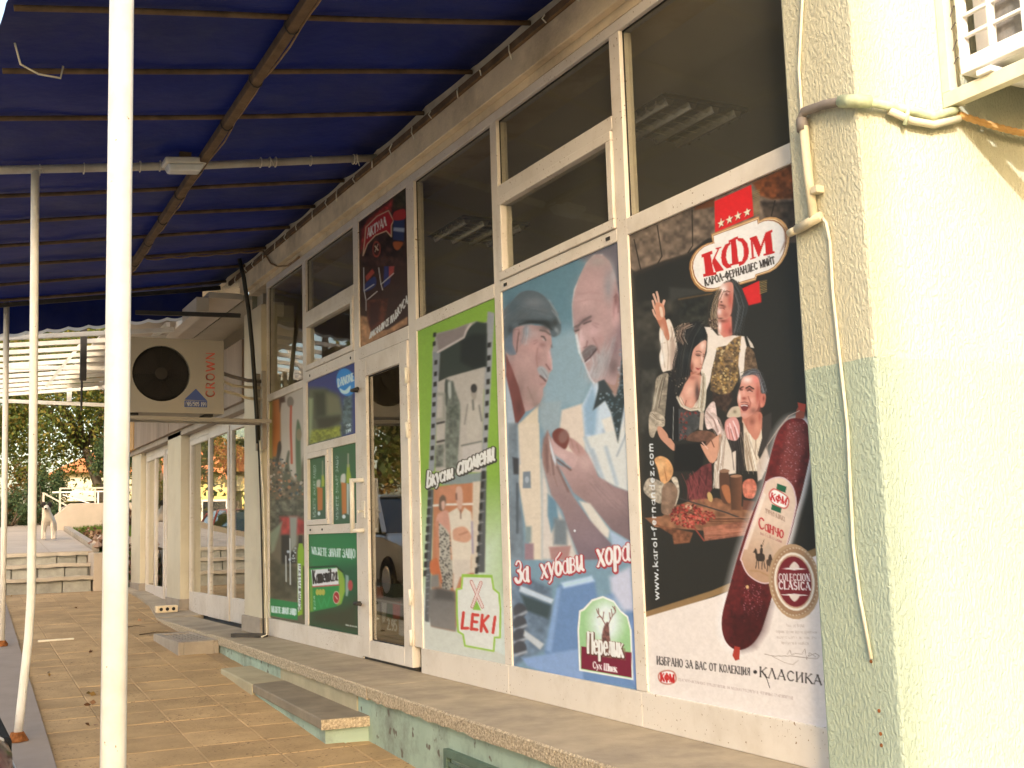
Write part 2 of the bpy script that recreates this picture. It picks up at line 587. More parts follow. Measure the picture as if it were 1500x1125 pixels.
YY = [-12, -6, -2, 2, 5, 8, 11, 12.5, 14, 15.5, 17, 18.6, 20, 22, 24, 27, 30, 34, 42]
strip('street', -30.0, -3.05, YY, lambda x, y: terrain(-10, y), 0.035, M['asphalt'])


def kerb_x(y):                               # edge between pavers and the concrete strip
    return -2.117 + 0.0392 * (y - 6.58)


# pavement bed with the pavers as single pieces
bed = strip('pavement', -2.42, 0.08, [-3.0, 17.68], lambda x, y: gz(y), -0.006, M['mortar'], 0.06)
tile_mb = MB()
a, b, h, c = 0.1935, 0.1965, 0.04, 0.006
tile_mb.add([(-a, -b, -h), (a, -b, -h), (a, b, -h), (-a, b, -h),
             (-a, -b, -c), (a, -b, -c), (a, b, -c), (-a, b, -c),
             (-a + c, -b + c, 0), (a - c, -b + c, 0), (a - c, b - c, 0), (-a + c, b - c, 0)],
            [(0, 1, 5, 4), (1, 2, 6, 5), (2, 3, 7, 6), (3, 0, 4, 7), (4, 5, 9, 8), (5, 6, 10, 9), (6, 7, 11, 10), (7, 4, 8, 11), (8, 9, 10, 11)])
tile_me = tile_mb.data('paver')
tile_me.materials.append(M['paver'])
ang = 0.0265
for row in range(-5, 26):
    for k in range(-2, 5):
        v = (row + 0.5) * 0.3985
        u = (k + 0.5) * 0.3900
        x = -1.745 + u * math.cos(ang) + v * math.sin(ang)
        y = 7.52 + v * math.cos(ang) - u * math.sin(ang)
        if y > 17.52 or x > (-0.32 if y < 13.2 else -0.02) or x < kerb_x(y) - 0.19:
            continue
        o = bpy.data.objects.new('paver', tile_me)
        COL.objects.link(o)
        o.parent = bed
        o.location = (x, y, gz(y) + rng.uniform(-0.0018, 0.0018))
        o.rotation_euler = (math.atan(SLOPE) + rng.uniform(-0.004, 0.004), rng.uniform(-0.004, 0.004), -ang + rng.uniform(-0.004, 0.004))

strip('kerb_strip', -3.02, kerb_x, [-3.0, 4.0, 11.0, 17.7], lambda x, y: gz(y), 0.035, M['kerb_top'], 0.16)

# ------------------------------------------------------------------ stone steps up to the path
st = empty('stone_steps', (-1.6, 17.7, gz(17.7)), label='low grey stone steps leading up from the pavement to the path', cat='steps')
so = tuple(st.location)
for r_ in range(3):
    y0 = 17.69 + 0.29 * r_
    z0 = gz(17.69) - 0.02 if r_ == 0 else 0.79 + 0.186 * r_ - 0.055
    z1 = 0.79 + 0.186 * (r_ + 1) - 0.055
    x = -2.6 + 0.13 * r_
    while x < -0.52:
        wd = rng.uniform(0.27, 0.40)
        x2 = min(x + wd, -0.50)
        j = rng.uniform(-0.012, 0.012)
        MB(so).box(x + 0.006, x2 - 0.006, y0 + j, y0 + 0.26, z0, z1).build('stone', M['step_stone'], st, bevel=0.012)
        x = x2
    if True:
        mb = MB(so)
        n = 14
        vs, fs = [], []
        for i in range(n + 1):
            xx = -2.6 + i * (2.1 / n)
            yb = y0 - 0.035 + rng.uniform(-0.008, 0.008)
            zz = z1 + (0.055 if r_ < 2 else 0.03) + rng.uniform(-0.008, 0.006)
            ye = y0 + (0.33 if r_ < 2 else 0.11)
            vs += [(xx, yb, zz - 0.05), (xx, yb, zz), (xx, ye, zz), (xx, ye, zz - 0.05)]
        for i in range(n):
            k = i * 4
            for q in range(4):
                q2 = (q + 1) % 4
                fs.append((k + q, k + q2, k + 4 + q2, k + 4 + q))
        fs += [(0, 1, 2, 3), (n * 4 + 3, n * 4 + 2, n * 4 + 1, n * 4)]
        mb.add(vs, fs).build('tread', M['step_tread'], st)
MB(so).box(-0.495, -0.36, 17.66, 18.75, 0.66, 1.30).build('cheek_wall', M['ramp_concrete'], st, bevel=0.01)

# upper path of large slabs
path = strip('path', -2.58, lambda y: -0.40 + 0.028 * (y - 18.5), [18.40, 22, 26, 34], lambda x, y: pz(y), -0.012, M['mortar'], 0.12)
sl = MB()
sl.box(-0.295, 0.295, -0.295, 0.295, -0.05, 0.0)
sl_me = sl.data('slab')
sl_me.materials.append(M['path_slab'])
for i in range(0, 13):
    for k in range(0, 5):
        y = 18.70 + i * 0.6
        x = -0.70 + 0.028 * (y - 18.5) - k * 0.6
        if x < -2.3: continue
        o = bpy.data.objects.new('slab', sl_me)
        COL.objects.link(o)
        o.parent = path
        o.location = (x, y, pz(y))
        o.rotation_euler = (math.atan(0.068), 0, -0.028)
pe = strip('path_edging', lambda y: -0.385 + 0.028 * (y - 18.5), lambda y: -0.28 + 0.028 * (y - 18.5), [18.76, 22, 27], lambda x, y: pz(y), 0.07, M['concrete_grey'], 0.2)

# ------------------------------------------------------------------ the shop building
bl = empty('shop_building', (0.0, 6.5, 0.6), label='low shop building with cream and pale green rendered corner pillar', cat='building')
bo = tuple(bl.location)


def B():
    return MB(bo)


XP = -0.09
YC = 2.69
# corner pillar and sunlit end wall: one rendered corner
B().prism([(XP, YC), (9.0, YC), (9.0, YC + 0.30), (0.06, YC + 0.30), (0.06, 3.03), (XP, 3.03)], 0.0, 6.0).build('corner_wall', M['render_two'], bl, bevel=0.012)
B().prism([(XP - 0.018, YC - 0.018), (9.0, YC - 0.018), (9.0, YC - 0.001), (XP - 0.001, YC - 0.001), (XP - 0.001, 3.045), (XP - 0.018, 3.045)], -0.1, 0.63).build('skirting', M['render_two'], bl, bevel=0.006)
# far pillar
B().box(-0.06, 0.25, 10.17, 10.78, 0.597, 3.56).build('pillar', M['frame_cream'], bl, bevel=0.006)
B().box(-0.085, 0.05, 10.14, 10.80, 0.597, 0.745).build('pillar_base', M['concrete_grey'], bl, bevel=0.01)
# lintel band above the windows, with the projecting upper strip
B().box(-0.012, 0.30, 3.03, 10.78, 3.755, 3.84).build('lintel', M['concrete_band'], bl)
B().prism([(-0.06, 3.80), (-0.055, 4.12), (0.3, 4.12), (0.3, 3.842), (-0.0125, 3.842), (-0.0125, 3.80)], 3.031, 10.95, 'y').build('lintel_upper', M['concrete_band'], bl, bevel=0.006)
B().box(-0.30, 9.0, 3.032, 17.5, 4.14, 4.5).build('roof_slab', M['concrete_band'], bl)
# interior seen through the upper panes
B().box(0.10, 5.0, 3.03, 10.6, 3.86, 3.95).build('ceiling', M['room_ceiling'], bl)
B().box(0.301, 0.72, 3.03, 10.6, 3.76, 3.855).build('ceiling_beam', M['room_ceiling'], bl)
B().box(5.0, 5.1, 3.0, 17.5, 0.3, 4.1).build('back_wall', M['room_wall'], bl)
B().box(0.08, 5.0, 10.62, 10.75, 0.3, 3.9).build('partition', M['room_wall'], bl)
B().box(0.06, 5.0, 3.0, 17.5, 0.35, 0.56).build('floor', M['room_floor'], bl)
for (cx, cy) in [(1.15, 5.40), (1.15, 8.1), (2.9, 5.4), (2.9, 8.1)]:
    lf = empty('ceiling_light', (cx, cy, 3.86), label='%s louvred ceiling light, unlit, inside the shop behind the upper glass' % ({(1.15, 5.40): 'near', (1.15, 8.1): 'far', (2.9, 5.4): 'rear near', (2.9, 8.1): 'rear far'}[(cx, cy)]), cat='ceiling light', group='louvred ceiling lights')
    lo = tuple(lf.location)
    MB(lo).box(cx - 0.31, cx + 0.31, cy - 0.31, cy + 0.31, 3.835, 3.859).build('housing', M['black'], lf)
    for k in range(4):
        xx = cx - 0.24 + 0.16 * k
        MB(lo).prism([(xx - 0.03, 3.834), (xx - 0.012, 3.795), (xx + 0.012, 3.795), (xx + 0.03, 3.834)], cy - 0.30, cy + 0.30, 'y').build('louvre', M['louvre'], lf)
    for k in range(6):
        yy = cy - 0.25 + 0.1 * k
        MB(lo).box(cx - 0.3, cx + 0.3, yy - 0.004, yy + 0.004, 3.81, 3.8345).build('fin', M['louvre'], lf)

# ledge in front of the windows
lg = empty('window_ledge', (-0.25, 8.0, 0.5), label='long grey terrazzo ledge on a green painted plinth under the windows', cat='ledge')
lo_ = tuple(lg.location)


def ledge_slab(name, y0, y1, xe0, xe1):
    z1, z0 = 0.595, 0.525
    # slab and its rough pebble edge as one part each
    n = max(2, int((y1 - y0) / 0.06))
    top = MB(lo_)
    vs, fs = [], []
    for i in range(n + 1):
        t = i / n
        y = y0 + (y1 - y0) * t
        xe = xe0 + (xe1 - xe0) * t
        jag = 0.004 * math.sin(y * 9.1) + rng.uniform(-0.004, 0.004)
        low = z0 + (rng.uniform(-0.006, 0.008) if 4.8 < y < 8.2 else rng.uniform(-0.002, 0.002))
        vs += [(0.0, y, z1), (xe + 0.006, y, z1), (xe - 0.002 + jag * 0.3, y, z1 - 0.008), (xe + jag * 0.4, y, low), (0.0, y, low)]
    for i in range(n):
        k = i * 5
        for q in range(5):
            q2 = (q + 1) % 5
            fs.append((k + q, k + q2, k + 5 + q2, k + 5 + q))
    fs += [(0, 1, 2, 3, 4), tuple(n * 5 + q for q in (4, 3, 2, 1, 0))]
    top.add(vs, fs)
    me = top.data(name)
    me.materials.append(M['terrazzo'])
    me.materials.append(M['pebble'])
    for p in me.polygons:
        if abs(p.normal.x) > 0.6 and p.center.x < -0.05 + 0.25 - 0.25:
            p.material_index = 1
    link(name, me, None, lg)


ledge_slab('slab', 2.66, 6.30, -0.565, -0.505)
ledge_slab('slab', 6.308, 10.20, -0.505, -0.400)
ledge_slab('slab', 10.208, 13.35, -0.398, -0.385)
B2 = lambda: MB(lo_)
far = [(-0.383, 13.358), (-0.20, 14.9), (-0.13, 16.2), (-0.10, 17.6)]       # climbs with the pavement
fz = lambda y: 0.60 + 0.19 * (y - 13.358) / 4.24
mb = MB(lo_)
for (x0, y0), (x1, y1) in zip(far[:-1], far[1:]):
    mb.hexa([(x0, y0, fz(y0) - 0.12), (0.13, y0, fz(y0) - 0.12), (0.13, y1, fz(y1) - 0.12), (x1, y1, fz(y1) - 0.12),
             (x0, y0, fz(y0)), (0.13, y0, fz(y0)), (0.13, y1, fz(y1)), (x1, y1, fz(y1))])
mb.build('slab', M['terrazzo'], lg)
B2().prism([(-0.53, 2.66), (-0.475, 6.30), (-0.375, 10.2), (-0.36, 13.3), (0.1, 13.3), (0.1, 2.66)][::-1], -0.1, 0.524).build('plinth', M['plinth_green'], lg)
B2().prism([(-0.4776, 6.55), (-0.4295, 8.30), (-0.42, 8.30), (-0.46, 6.55)][::-1], 0.40, 0.523).build('patch', M['plinth_tan'], lg)

# low step slab in front of the door
sb = empty('door_step', (-0.6, 7.8, gz(7.8)), label='low concrete slab step on the pavement in front of the door', cat='step')
so2 = tuple(sb.location)
MB(so2).hexa([(-0.745, 6.39, 0.368), (-0.468, 6.35, 0.368), (-0.415, 8.20, 0.378), (-0.675, 8.14, 0.378),
              (-0.745, 6.39, 0.428), (-0.468, 6.35, 0.428), (-0.415, 8.20, 0.438), (-0.675, 8.14, 0.438)]).build('slab', M['terrazzo_dark'], sb, bevel=0.008)
MB(so2).hexa([(-0.747, 6.384, 0.370), (-0.466, 6.344, 0.370), (-0.466, 6.3485, 0.370), (-0.747, 6.3885, 0.370),
              (-0.747, 6.384, 0.425), (-0.466, 6.344, 0.425), (-0.466, 6.3485, 0.425), (-0.747, 6.3885, 0.425)]).build('slab_edge', M['pebble'], sb)
MB(so2).hexa([(-0.678, 8.15, 0.30), (-0.42, 8.21, 0.30), (-0.385, 9.25, 0.36), (-0.645, 9.22, 0.36),
              (-0.678, 8.15, 0.436), (-0.42, 8.21, 0.436), (-0.385, 9.25, 0.445), (-0.645, 9.22, 0.445)]).build('slab', M['plinth_tan'], sb, bevel=0.01)
MB(so2).hexa([(-0.715, 6.41, 0.20), (-0.468, 6.37, 0.20), (-0.41, 8.14, 0.25), (-0.655, 8.14, 0.25),
              (-0.715, 6.41, 0.367), (-0.468, 6.37, 0.367), (-0.41, 8.14, 0.377), (-0.655, 8.14, 0.377)]).build('base', M['plinth_green'], sb)

# drain box with a slotted grating
gr = empty('drain_grating', (-0.58, 11.0, gz(11.0)), label='raised concrete drain box with a slotted metal grating by the plinth', cat='drain')
go = tuple(gr.location)
z0, z1 = gz(10.4) - 0.05, gz(11.0) + 0.085
for (x0, x1, y0, y1) in [(-0.74, -0.69, 10.38, 11.55), (-0.43, -0.385, 10.38, 11.55), (-0.69, -0.43, 10.38, 10.52), (-0.69, -0.43, 11.42, 11.55)]:
    MB(go).box(x0, x1, y0, y1, z0, z1).build('frame', M['concrete_grey'], gr, bevel=0.006)
for k in range(6):
    xx = -0.672 + k * 0.044
    MB(go).box(xx - 0.010, xx + 0.010, 10.521, 11.419, z1 - 0.03, z1 - 0.008).build('bar', M['concrete_grey'], gr)
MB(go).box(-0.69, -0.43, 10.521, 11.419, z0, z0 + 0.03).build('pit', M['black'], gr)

# cellar vent in the plinth
vt = empty('cellar_vent', (-0.49, 4.85, 0.3), label='dark green metal vent frame set low in the plinth', cat='vent')
vo = tuple(vt.location)
for (y0, y1, za, zb) in [(4.35, 5.22, 0.385, 0.42), (4.35, 5.22, 0.12, 0.15), (5.185, 5.22, 0.15, 0.385), (4.35, 4.385, 0.15, 0.385)]:
    MB(vo).hexa([(-0.5225 + 0.0151 * (y0 - 4.35) - 0.008, y0, za), (-0.49, y0, za), (-0.49, y1, za), (-0.5225 + 0.0151 * (y1 - 4.35) - 0.008, y1, za),
                 (-0.5225 + 0.0151 * (y0 - 4.35) - 0.008, y0, zb), (-0.49, y0, zb), (-0.49, y1, zb), (-0.5225 + 0.0151 * (y1 - 4.35) - 0.008, y1, zb)]).build('frame', M['vent_green'], vt)
for k in range(5):
    za = 0.175 + k * 0.042
    MB(vo).box(-0.512, -0.505, 4.385, 5.185, za, za + 0.02).build('slat', M['vent_green'], vt)

# ------------------------------------------------------------------ shop front: frames, glass, door
sf = empty('storefront', (0.0, 6.5, 0.6), label='white framed shop window wall with a glazed door', cat='window')
fo = tuple(sf.location)
FR, FB = -0.010, 0.060


def F():
    return MB(fo)


def mull(y0, y1, z0=0.745, z1=3.70, x0=FR, x1=FB, name='mullion', par=sf):
    return F().box(x0, x1, y0, y1, z0, z1).build(name, M['frame_white'], par, bevel=0.004)


def rail(y0, y1, z0, z1, x0=FR - 0.001, x1=FB - 0.001, name='rail', par=sf):
    return F().box(x0, x1, y0, y1, z0, z1).build(name, M['frame_white'], par, bevel=0.004)


def pane(y0, y1, z0, z1, x=0.016, m='pane', par=sf, name='glass_pane', seal=True):
    o = F().box(x, x + 0.006, y0 - 0.004, y1 + 0.004, z0 - 0.004, z1 + 0.004).build(name, M[m], par)
    if seal:
        s = F()
        e = 0.006
        for (a0, a1, b0, b1) in [(y0, y1, z0, z0 + e), (y0, y1, z1 - e, z1), (y0, y0 + e, z0 + e, z1 - e), (y1 - e, y1, z0 + e, z1 - e)]:
            s.box(x - 0.006, x - 0.0005, a0, a1, b0, b1)
        s.build('seal', M['gasket'], o)
    return o


Z0, ZT = 0.745, 3.72
mull(4.203, 4.290)
mull(5.462, 5.543)
mull(6.657, 6.790)
mull(7.715, 7.826)
mull(8.984, 9.075)
mull(10.135, 10.169)
mull(3.031, 3.113)
# top rail and kick panels
rail(3.031, 10.169, 3.70, 3.754)
for (y0, y1) in [(3.031, 4.246), (4.248, 5.502), (5.504, 6.680), (7.722, 9.029), (9.031, 10.169)]:
    F().box(FR - 0.002, FB, y0, y1, 0.5955, 0.744).build('kick_panel', M['frame_white'], sf, bevel=0.003)
# column 1, big upper pane above the first poster
rail(3.113, 4.203, 2.739, 2.818)
pane(3.113, 4.203, 2.818, 3.70, m='pane_veiled')
# column 2, fixed pane and opening sash
rail(4.290, 5.462, 2.731, 2.790)
rail(4.290, 5.462, 3.255, 3.325)
pane(4.290, 5.462, 3.325, 3.70, m='pane_veiled')


def sash(y0, y1, z0, z1, w=0.045, par=sf, m='pane'):
    s = F().box(FR - 0.012, FB - 0.01, y0, y1, z0, z0 + w).build('sash', M['frame_white'], par, bevel=0.004)
    F().box(FR - 0.012, FB - 0.01, y0, y1, z1 - w, z1).build('sash_rail', M['frame_white'], s, bevel=0.004)
    F().box(FR - 0.012, FB - 0.01, y0, y0 + w, z0 + w, z1 - w).build('sash_stile', M['frame_white'], s, bevel=0.004)
    F().box(FR - 0.012, FB - 0.01, y1 - w, y1, z0 + w, z1 - w).build('sash_stile', M['frame_white'], s, bevel=0.004)
    pane(y0 + w, y1 - w, z0 + w, z1 - w, 0.012, m, s, 'sash_glass', False)
    return s


sash(4.293, 5.459, 2.793, 3.252, m='pane_veiled')
for yy in (5.40, 4.36):
    F().box(FR - 0.006, FR, yy - 0.016, yy + 0.016, 2.752, 2.768).build('drain_cap', M['gasket'], sf)
# column 3
rail(5.543, 6.657, 2.716, 2.795)
pane(5.543, 6.657, 2.795, 3.70, m='pane_veiled')
# column 4, the door and the poster light above it
rail(6.790, 7.715, 2.685, 2.776)
# column 5
rail(7.826, 8.984, 2.686, 2.772)
rail(7.826, 8.984, 3.178, 3.262)
pane(7.826, 8.984, 3.262, 3.70, m='pane_veiled')
sash(7.829, 8.981, 2.775, 3.176)
rail(7.826, 8.984, 2.105, 2.170)
rail(7.826, 8.984, 1.462, 1.530)
mull(8.372, 8.440, 1.530, 2.105)
for yy in (8.90, 8.60):
    F().box(FR - 0.005, FR, yy - 0.012, yy + 0.012, 1.488, 1.503).build('drain_cap', M['gasket'], sf)
s1 = sash(8.443, 8.981, 1.533, 2.102, 0.042)
# column 6
rail(9.075, 10.135, 2.658, 2.722)
pane(9.075, 10.135, 2.722, 3.70)
for yy in (8.88, 7.90):
    F().disc((FR - 0.004, yy, 2.728), 0.011, (1, 0, 0), 10, 0.006).build('drain_cap', M['gasket'], sf)

# the door
dr = F().box(FR - 0.014, 0.035, 6.793, 6.928, 0.615, 2.680).build('door', M['frame_white'], sf, bevel=0.005)
F().box(FR - 0.014, 0.035, 7.556, 7.712, 0.615, 2.680).build('door_stile', M['frame_white'], dr, bevel=0.005)
F().box(FR - 0.014, 0.035, 6.928, 7.556, 2.548, 2.680).build('door_rail', M['frame_white'], dr, bevel=0.005)
F().box(FR - 0.014, 0.035, 6.928, 7.556, 0.615, 0.730).build('door_rail', M['frame_white'], dr, bevel=0.005)
pane(6.928, 7.556, 0.730, 2.548, 0.004, 'pane_far', dr, 'door_glass', True)
F().box(0.0, 0.03, 6.79, 7.715, 0.5955, 0.612).build('threshold', M['dark_steel'], dr)
# bow handle with its two stand-offs
hd = F().tube([(-0.085, 7.70, 1.46), (-0.085, 7.70, 1.84)], 0.017, 12).build('handle', M['white_plastic'], dr, smooth=True)
for zz in (1.475, 1.825):
    F().tube([(-0.024, 7.63, zz), (-0.085, 7.70, zz)], 0.015, 10).build('stand_off', M['white_plastic'], hd, smooth=True)
F().box(-0.032, -0.0245, 7.60, 7.66, 1.56, 1.68).build('lock_plate', M['white_plastic'], dr, bevel=0.004)
F().tube([(-0.032, 7.63, 1.61), (-0.07, 7.63, 1.61), (-0.075, 7.60, 1.60)], 0.008, 8).build('lever', M['white_plastic'], dr, smooth=True)
for zz in (2.47, 0.972):
    F().tube([(-0.012, 7.76, zz), (-0.055, 7.76, zz), (-0.055, 7.64, zz)], 0.013, 8).build('hasp', M['dark_steel'], dr, smooth=True)
for zz in (2.45, 2.10, 1.05, 0.80):
    F().tube([(-0.033, 6.787, zz - 0.05), (-0.033, 6.787, zz + 0.05)], 0.012, 10).build('hinge', M['white_plastic'], dr, smooth=True)

# ------------------------------------------------------------------ the far shop: recessed sliding doors between pillars
fs_ = empty('neighbour_shop', (0.1, 14.2, 0.6), label='farther shop front with sliding glass doors between cream pillars', cat='shop front')
no = tuple(fs_.location)


def G():
    return MB(no)


XF = 0.12
G().box(0.0, 0.35, 14.02, 14.82, 0.60, 2.75).build('pillar', M['frame_cream'], fs_, bevel=0.006)
G().box(-0.015, 0.34, 14.00, 14.84, 0.598, 0.755).build('pillar_base', M['concrete_grey'], fs_, bevel=0.006)
G().box(0.03, 0.35, 16.95, 17.70, 0.60, 2.75).build('pillar', M['frame_cream'], fs_, bevel=0.006)
G().box(0.015, 0.34, 16.93, 17.72, 0.598, 0.86).build('pillar_base', M['concrete_grey'], fs_, bevel=0.006)
G().box(0.0, 0.35, 10.9, 17.72, 2.69, 2.76).build('header', M['concrete_grey'], fs_, bevel=0.004)
# weathered sign panels on the fascia
G().box(-0.04, 0.02, 10.95, 14.55, 2.76, 3.36).build('sign_panel', M['sign_panel'], fs_)
G().box(-0.04, 0.02, 14.57, 17.1, 2.76, 3.36).build('sign_panel', M['sign_panel'], fs_)
G().box(-0.05, 0.02, 17.11, 17.70, 2.76, 3.40).build('sign_panel', M['sign_sunlit'], fs_)  # sunlight on the fascia end is put into this orange
G().box(0.05, 0.10, 10.9, 17.7, 3.36, 4.12).build('upper_glazing', M['pane_far'], fs_)
G().box(0.35, 0.42, 10.9, 17.7, 2.76, 4.12).build('upper_wall', M['room_wall'], fs_)
G().box(-0.42, -0.30, 11.2, 17.6, 3.66, 3.80).build('eave_beam', M['roof_sheet'], fs_)
G().box(-0.30, 0.04, 11.2, 17.6, 3.80, 3.86).build('eave_board', M['roof_sheet'], fs_)
G().tube([(-0.12, 17.78, 0.62), (-0.12, 17.78, 3.7)], 0.035, 10).build('downpipe', M['rail_white'], fs_, smooth=True)
G().box(0.45, 4.9, 10.8, 17.6, 0.55, 0.57).build('floor_inside', M['room_floor'], fs_)
G().box(2.2, 2.3, 10.8, 17.6, 0.58, 4.1).build('inner_wall', M['room_wall'], fs_)


def slider(y0, y1, splits):
    zb, zt = 0.735, 2.62
    G().box(XF - 0.02, XF + 0.05, y0, y1, 2.622, 2.69).build('head', M['frame_white'], fs_, bevel=0.003)
    yy = [y0] + splits + [y1]
    for i in range(len(yy) - 1):
        a_, b_ = yy[i] + 0.004, yy[i + 1] - 0.004
        x0 = XF - 0.02 - 0.012 * (i % 2)
        lf = G().box(x0, x0 + 0.05, a_, a_ + 0.07, 0.605, zt).build('door_leaf', M['frame_white'], fs_, bevel=0.004)
        G().box(x0, x0 + 0.05, b_ - 0.07, b_, 0.605, zt).build('stile', M['frame_white'], lf, bevel=0.004)
        G().box(x0, x0 + 0.05, a_ + 0.07, b_ - 0.07, 0.605, zb + 0.11).build('bottom_rail', M['frame_white'], lf, bevel=0.004)
        G().box(x0, x0 + 0.05, a_ + 0.07, b_ - 0.07, zt - 0.06, zt).build('top_rail', M['frame_white'], lf, bevel=0.004)
        G().box(x0 + 0.02, x0 + 0.026, a_ + 0.068, b_ - 0.068, zb + 0.105, zt - 0.055).build('glass', M['pane_far'], lf)
        if i == len(yy) - 2:
            G().box(x0 + 0.06, x0 + 0.07, a_ + 0.07, b_ - 0.07, zb + 0.11, zt - 0.06).build('blind', M['blind'], lf)


slider(10.95, 14.0, [12.0, 12.95])
slider(14.86, 16.93, [15.5, 16.2])
# brick left on the ledge
bk = empty('hollow_brick', (-0.22, 13.9, 0.625), label='chipped hollow brick lying on the ledge by the farther pillar', cat='brick')
ko = tuple(bk.location)
MB(ko).box(-0.30, -0.06, 13.82, 13.95, 0.622, 0.700).build('body', M['concrete_band'], bk, bevel=0.008)
for k in range(3):
    MB(ko).disc((-0.25 + 0.07 * k, 13.819, 0.662), 0.02, (0, 1, 0), 12, 0.002).build('hole', M['black'], bk)
# ------------------------------------------------------------------ stroke lettering (used for print and for applied letters)
def arc(cx, cy, rx, ry, a0, a1, n=9):
    return [(cx + rx * math.cos(R(a0 + (a1 - a0) * i / n)), cy + ry * math.sin(R(a0 + (a1 - a0) * i / n))) for i in range(n + 1)]


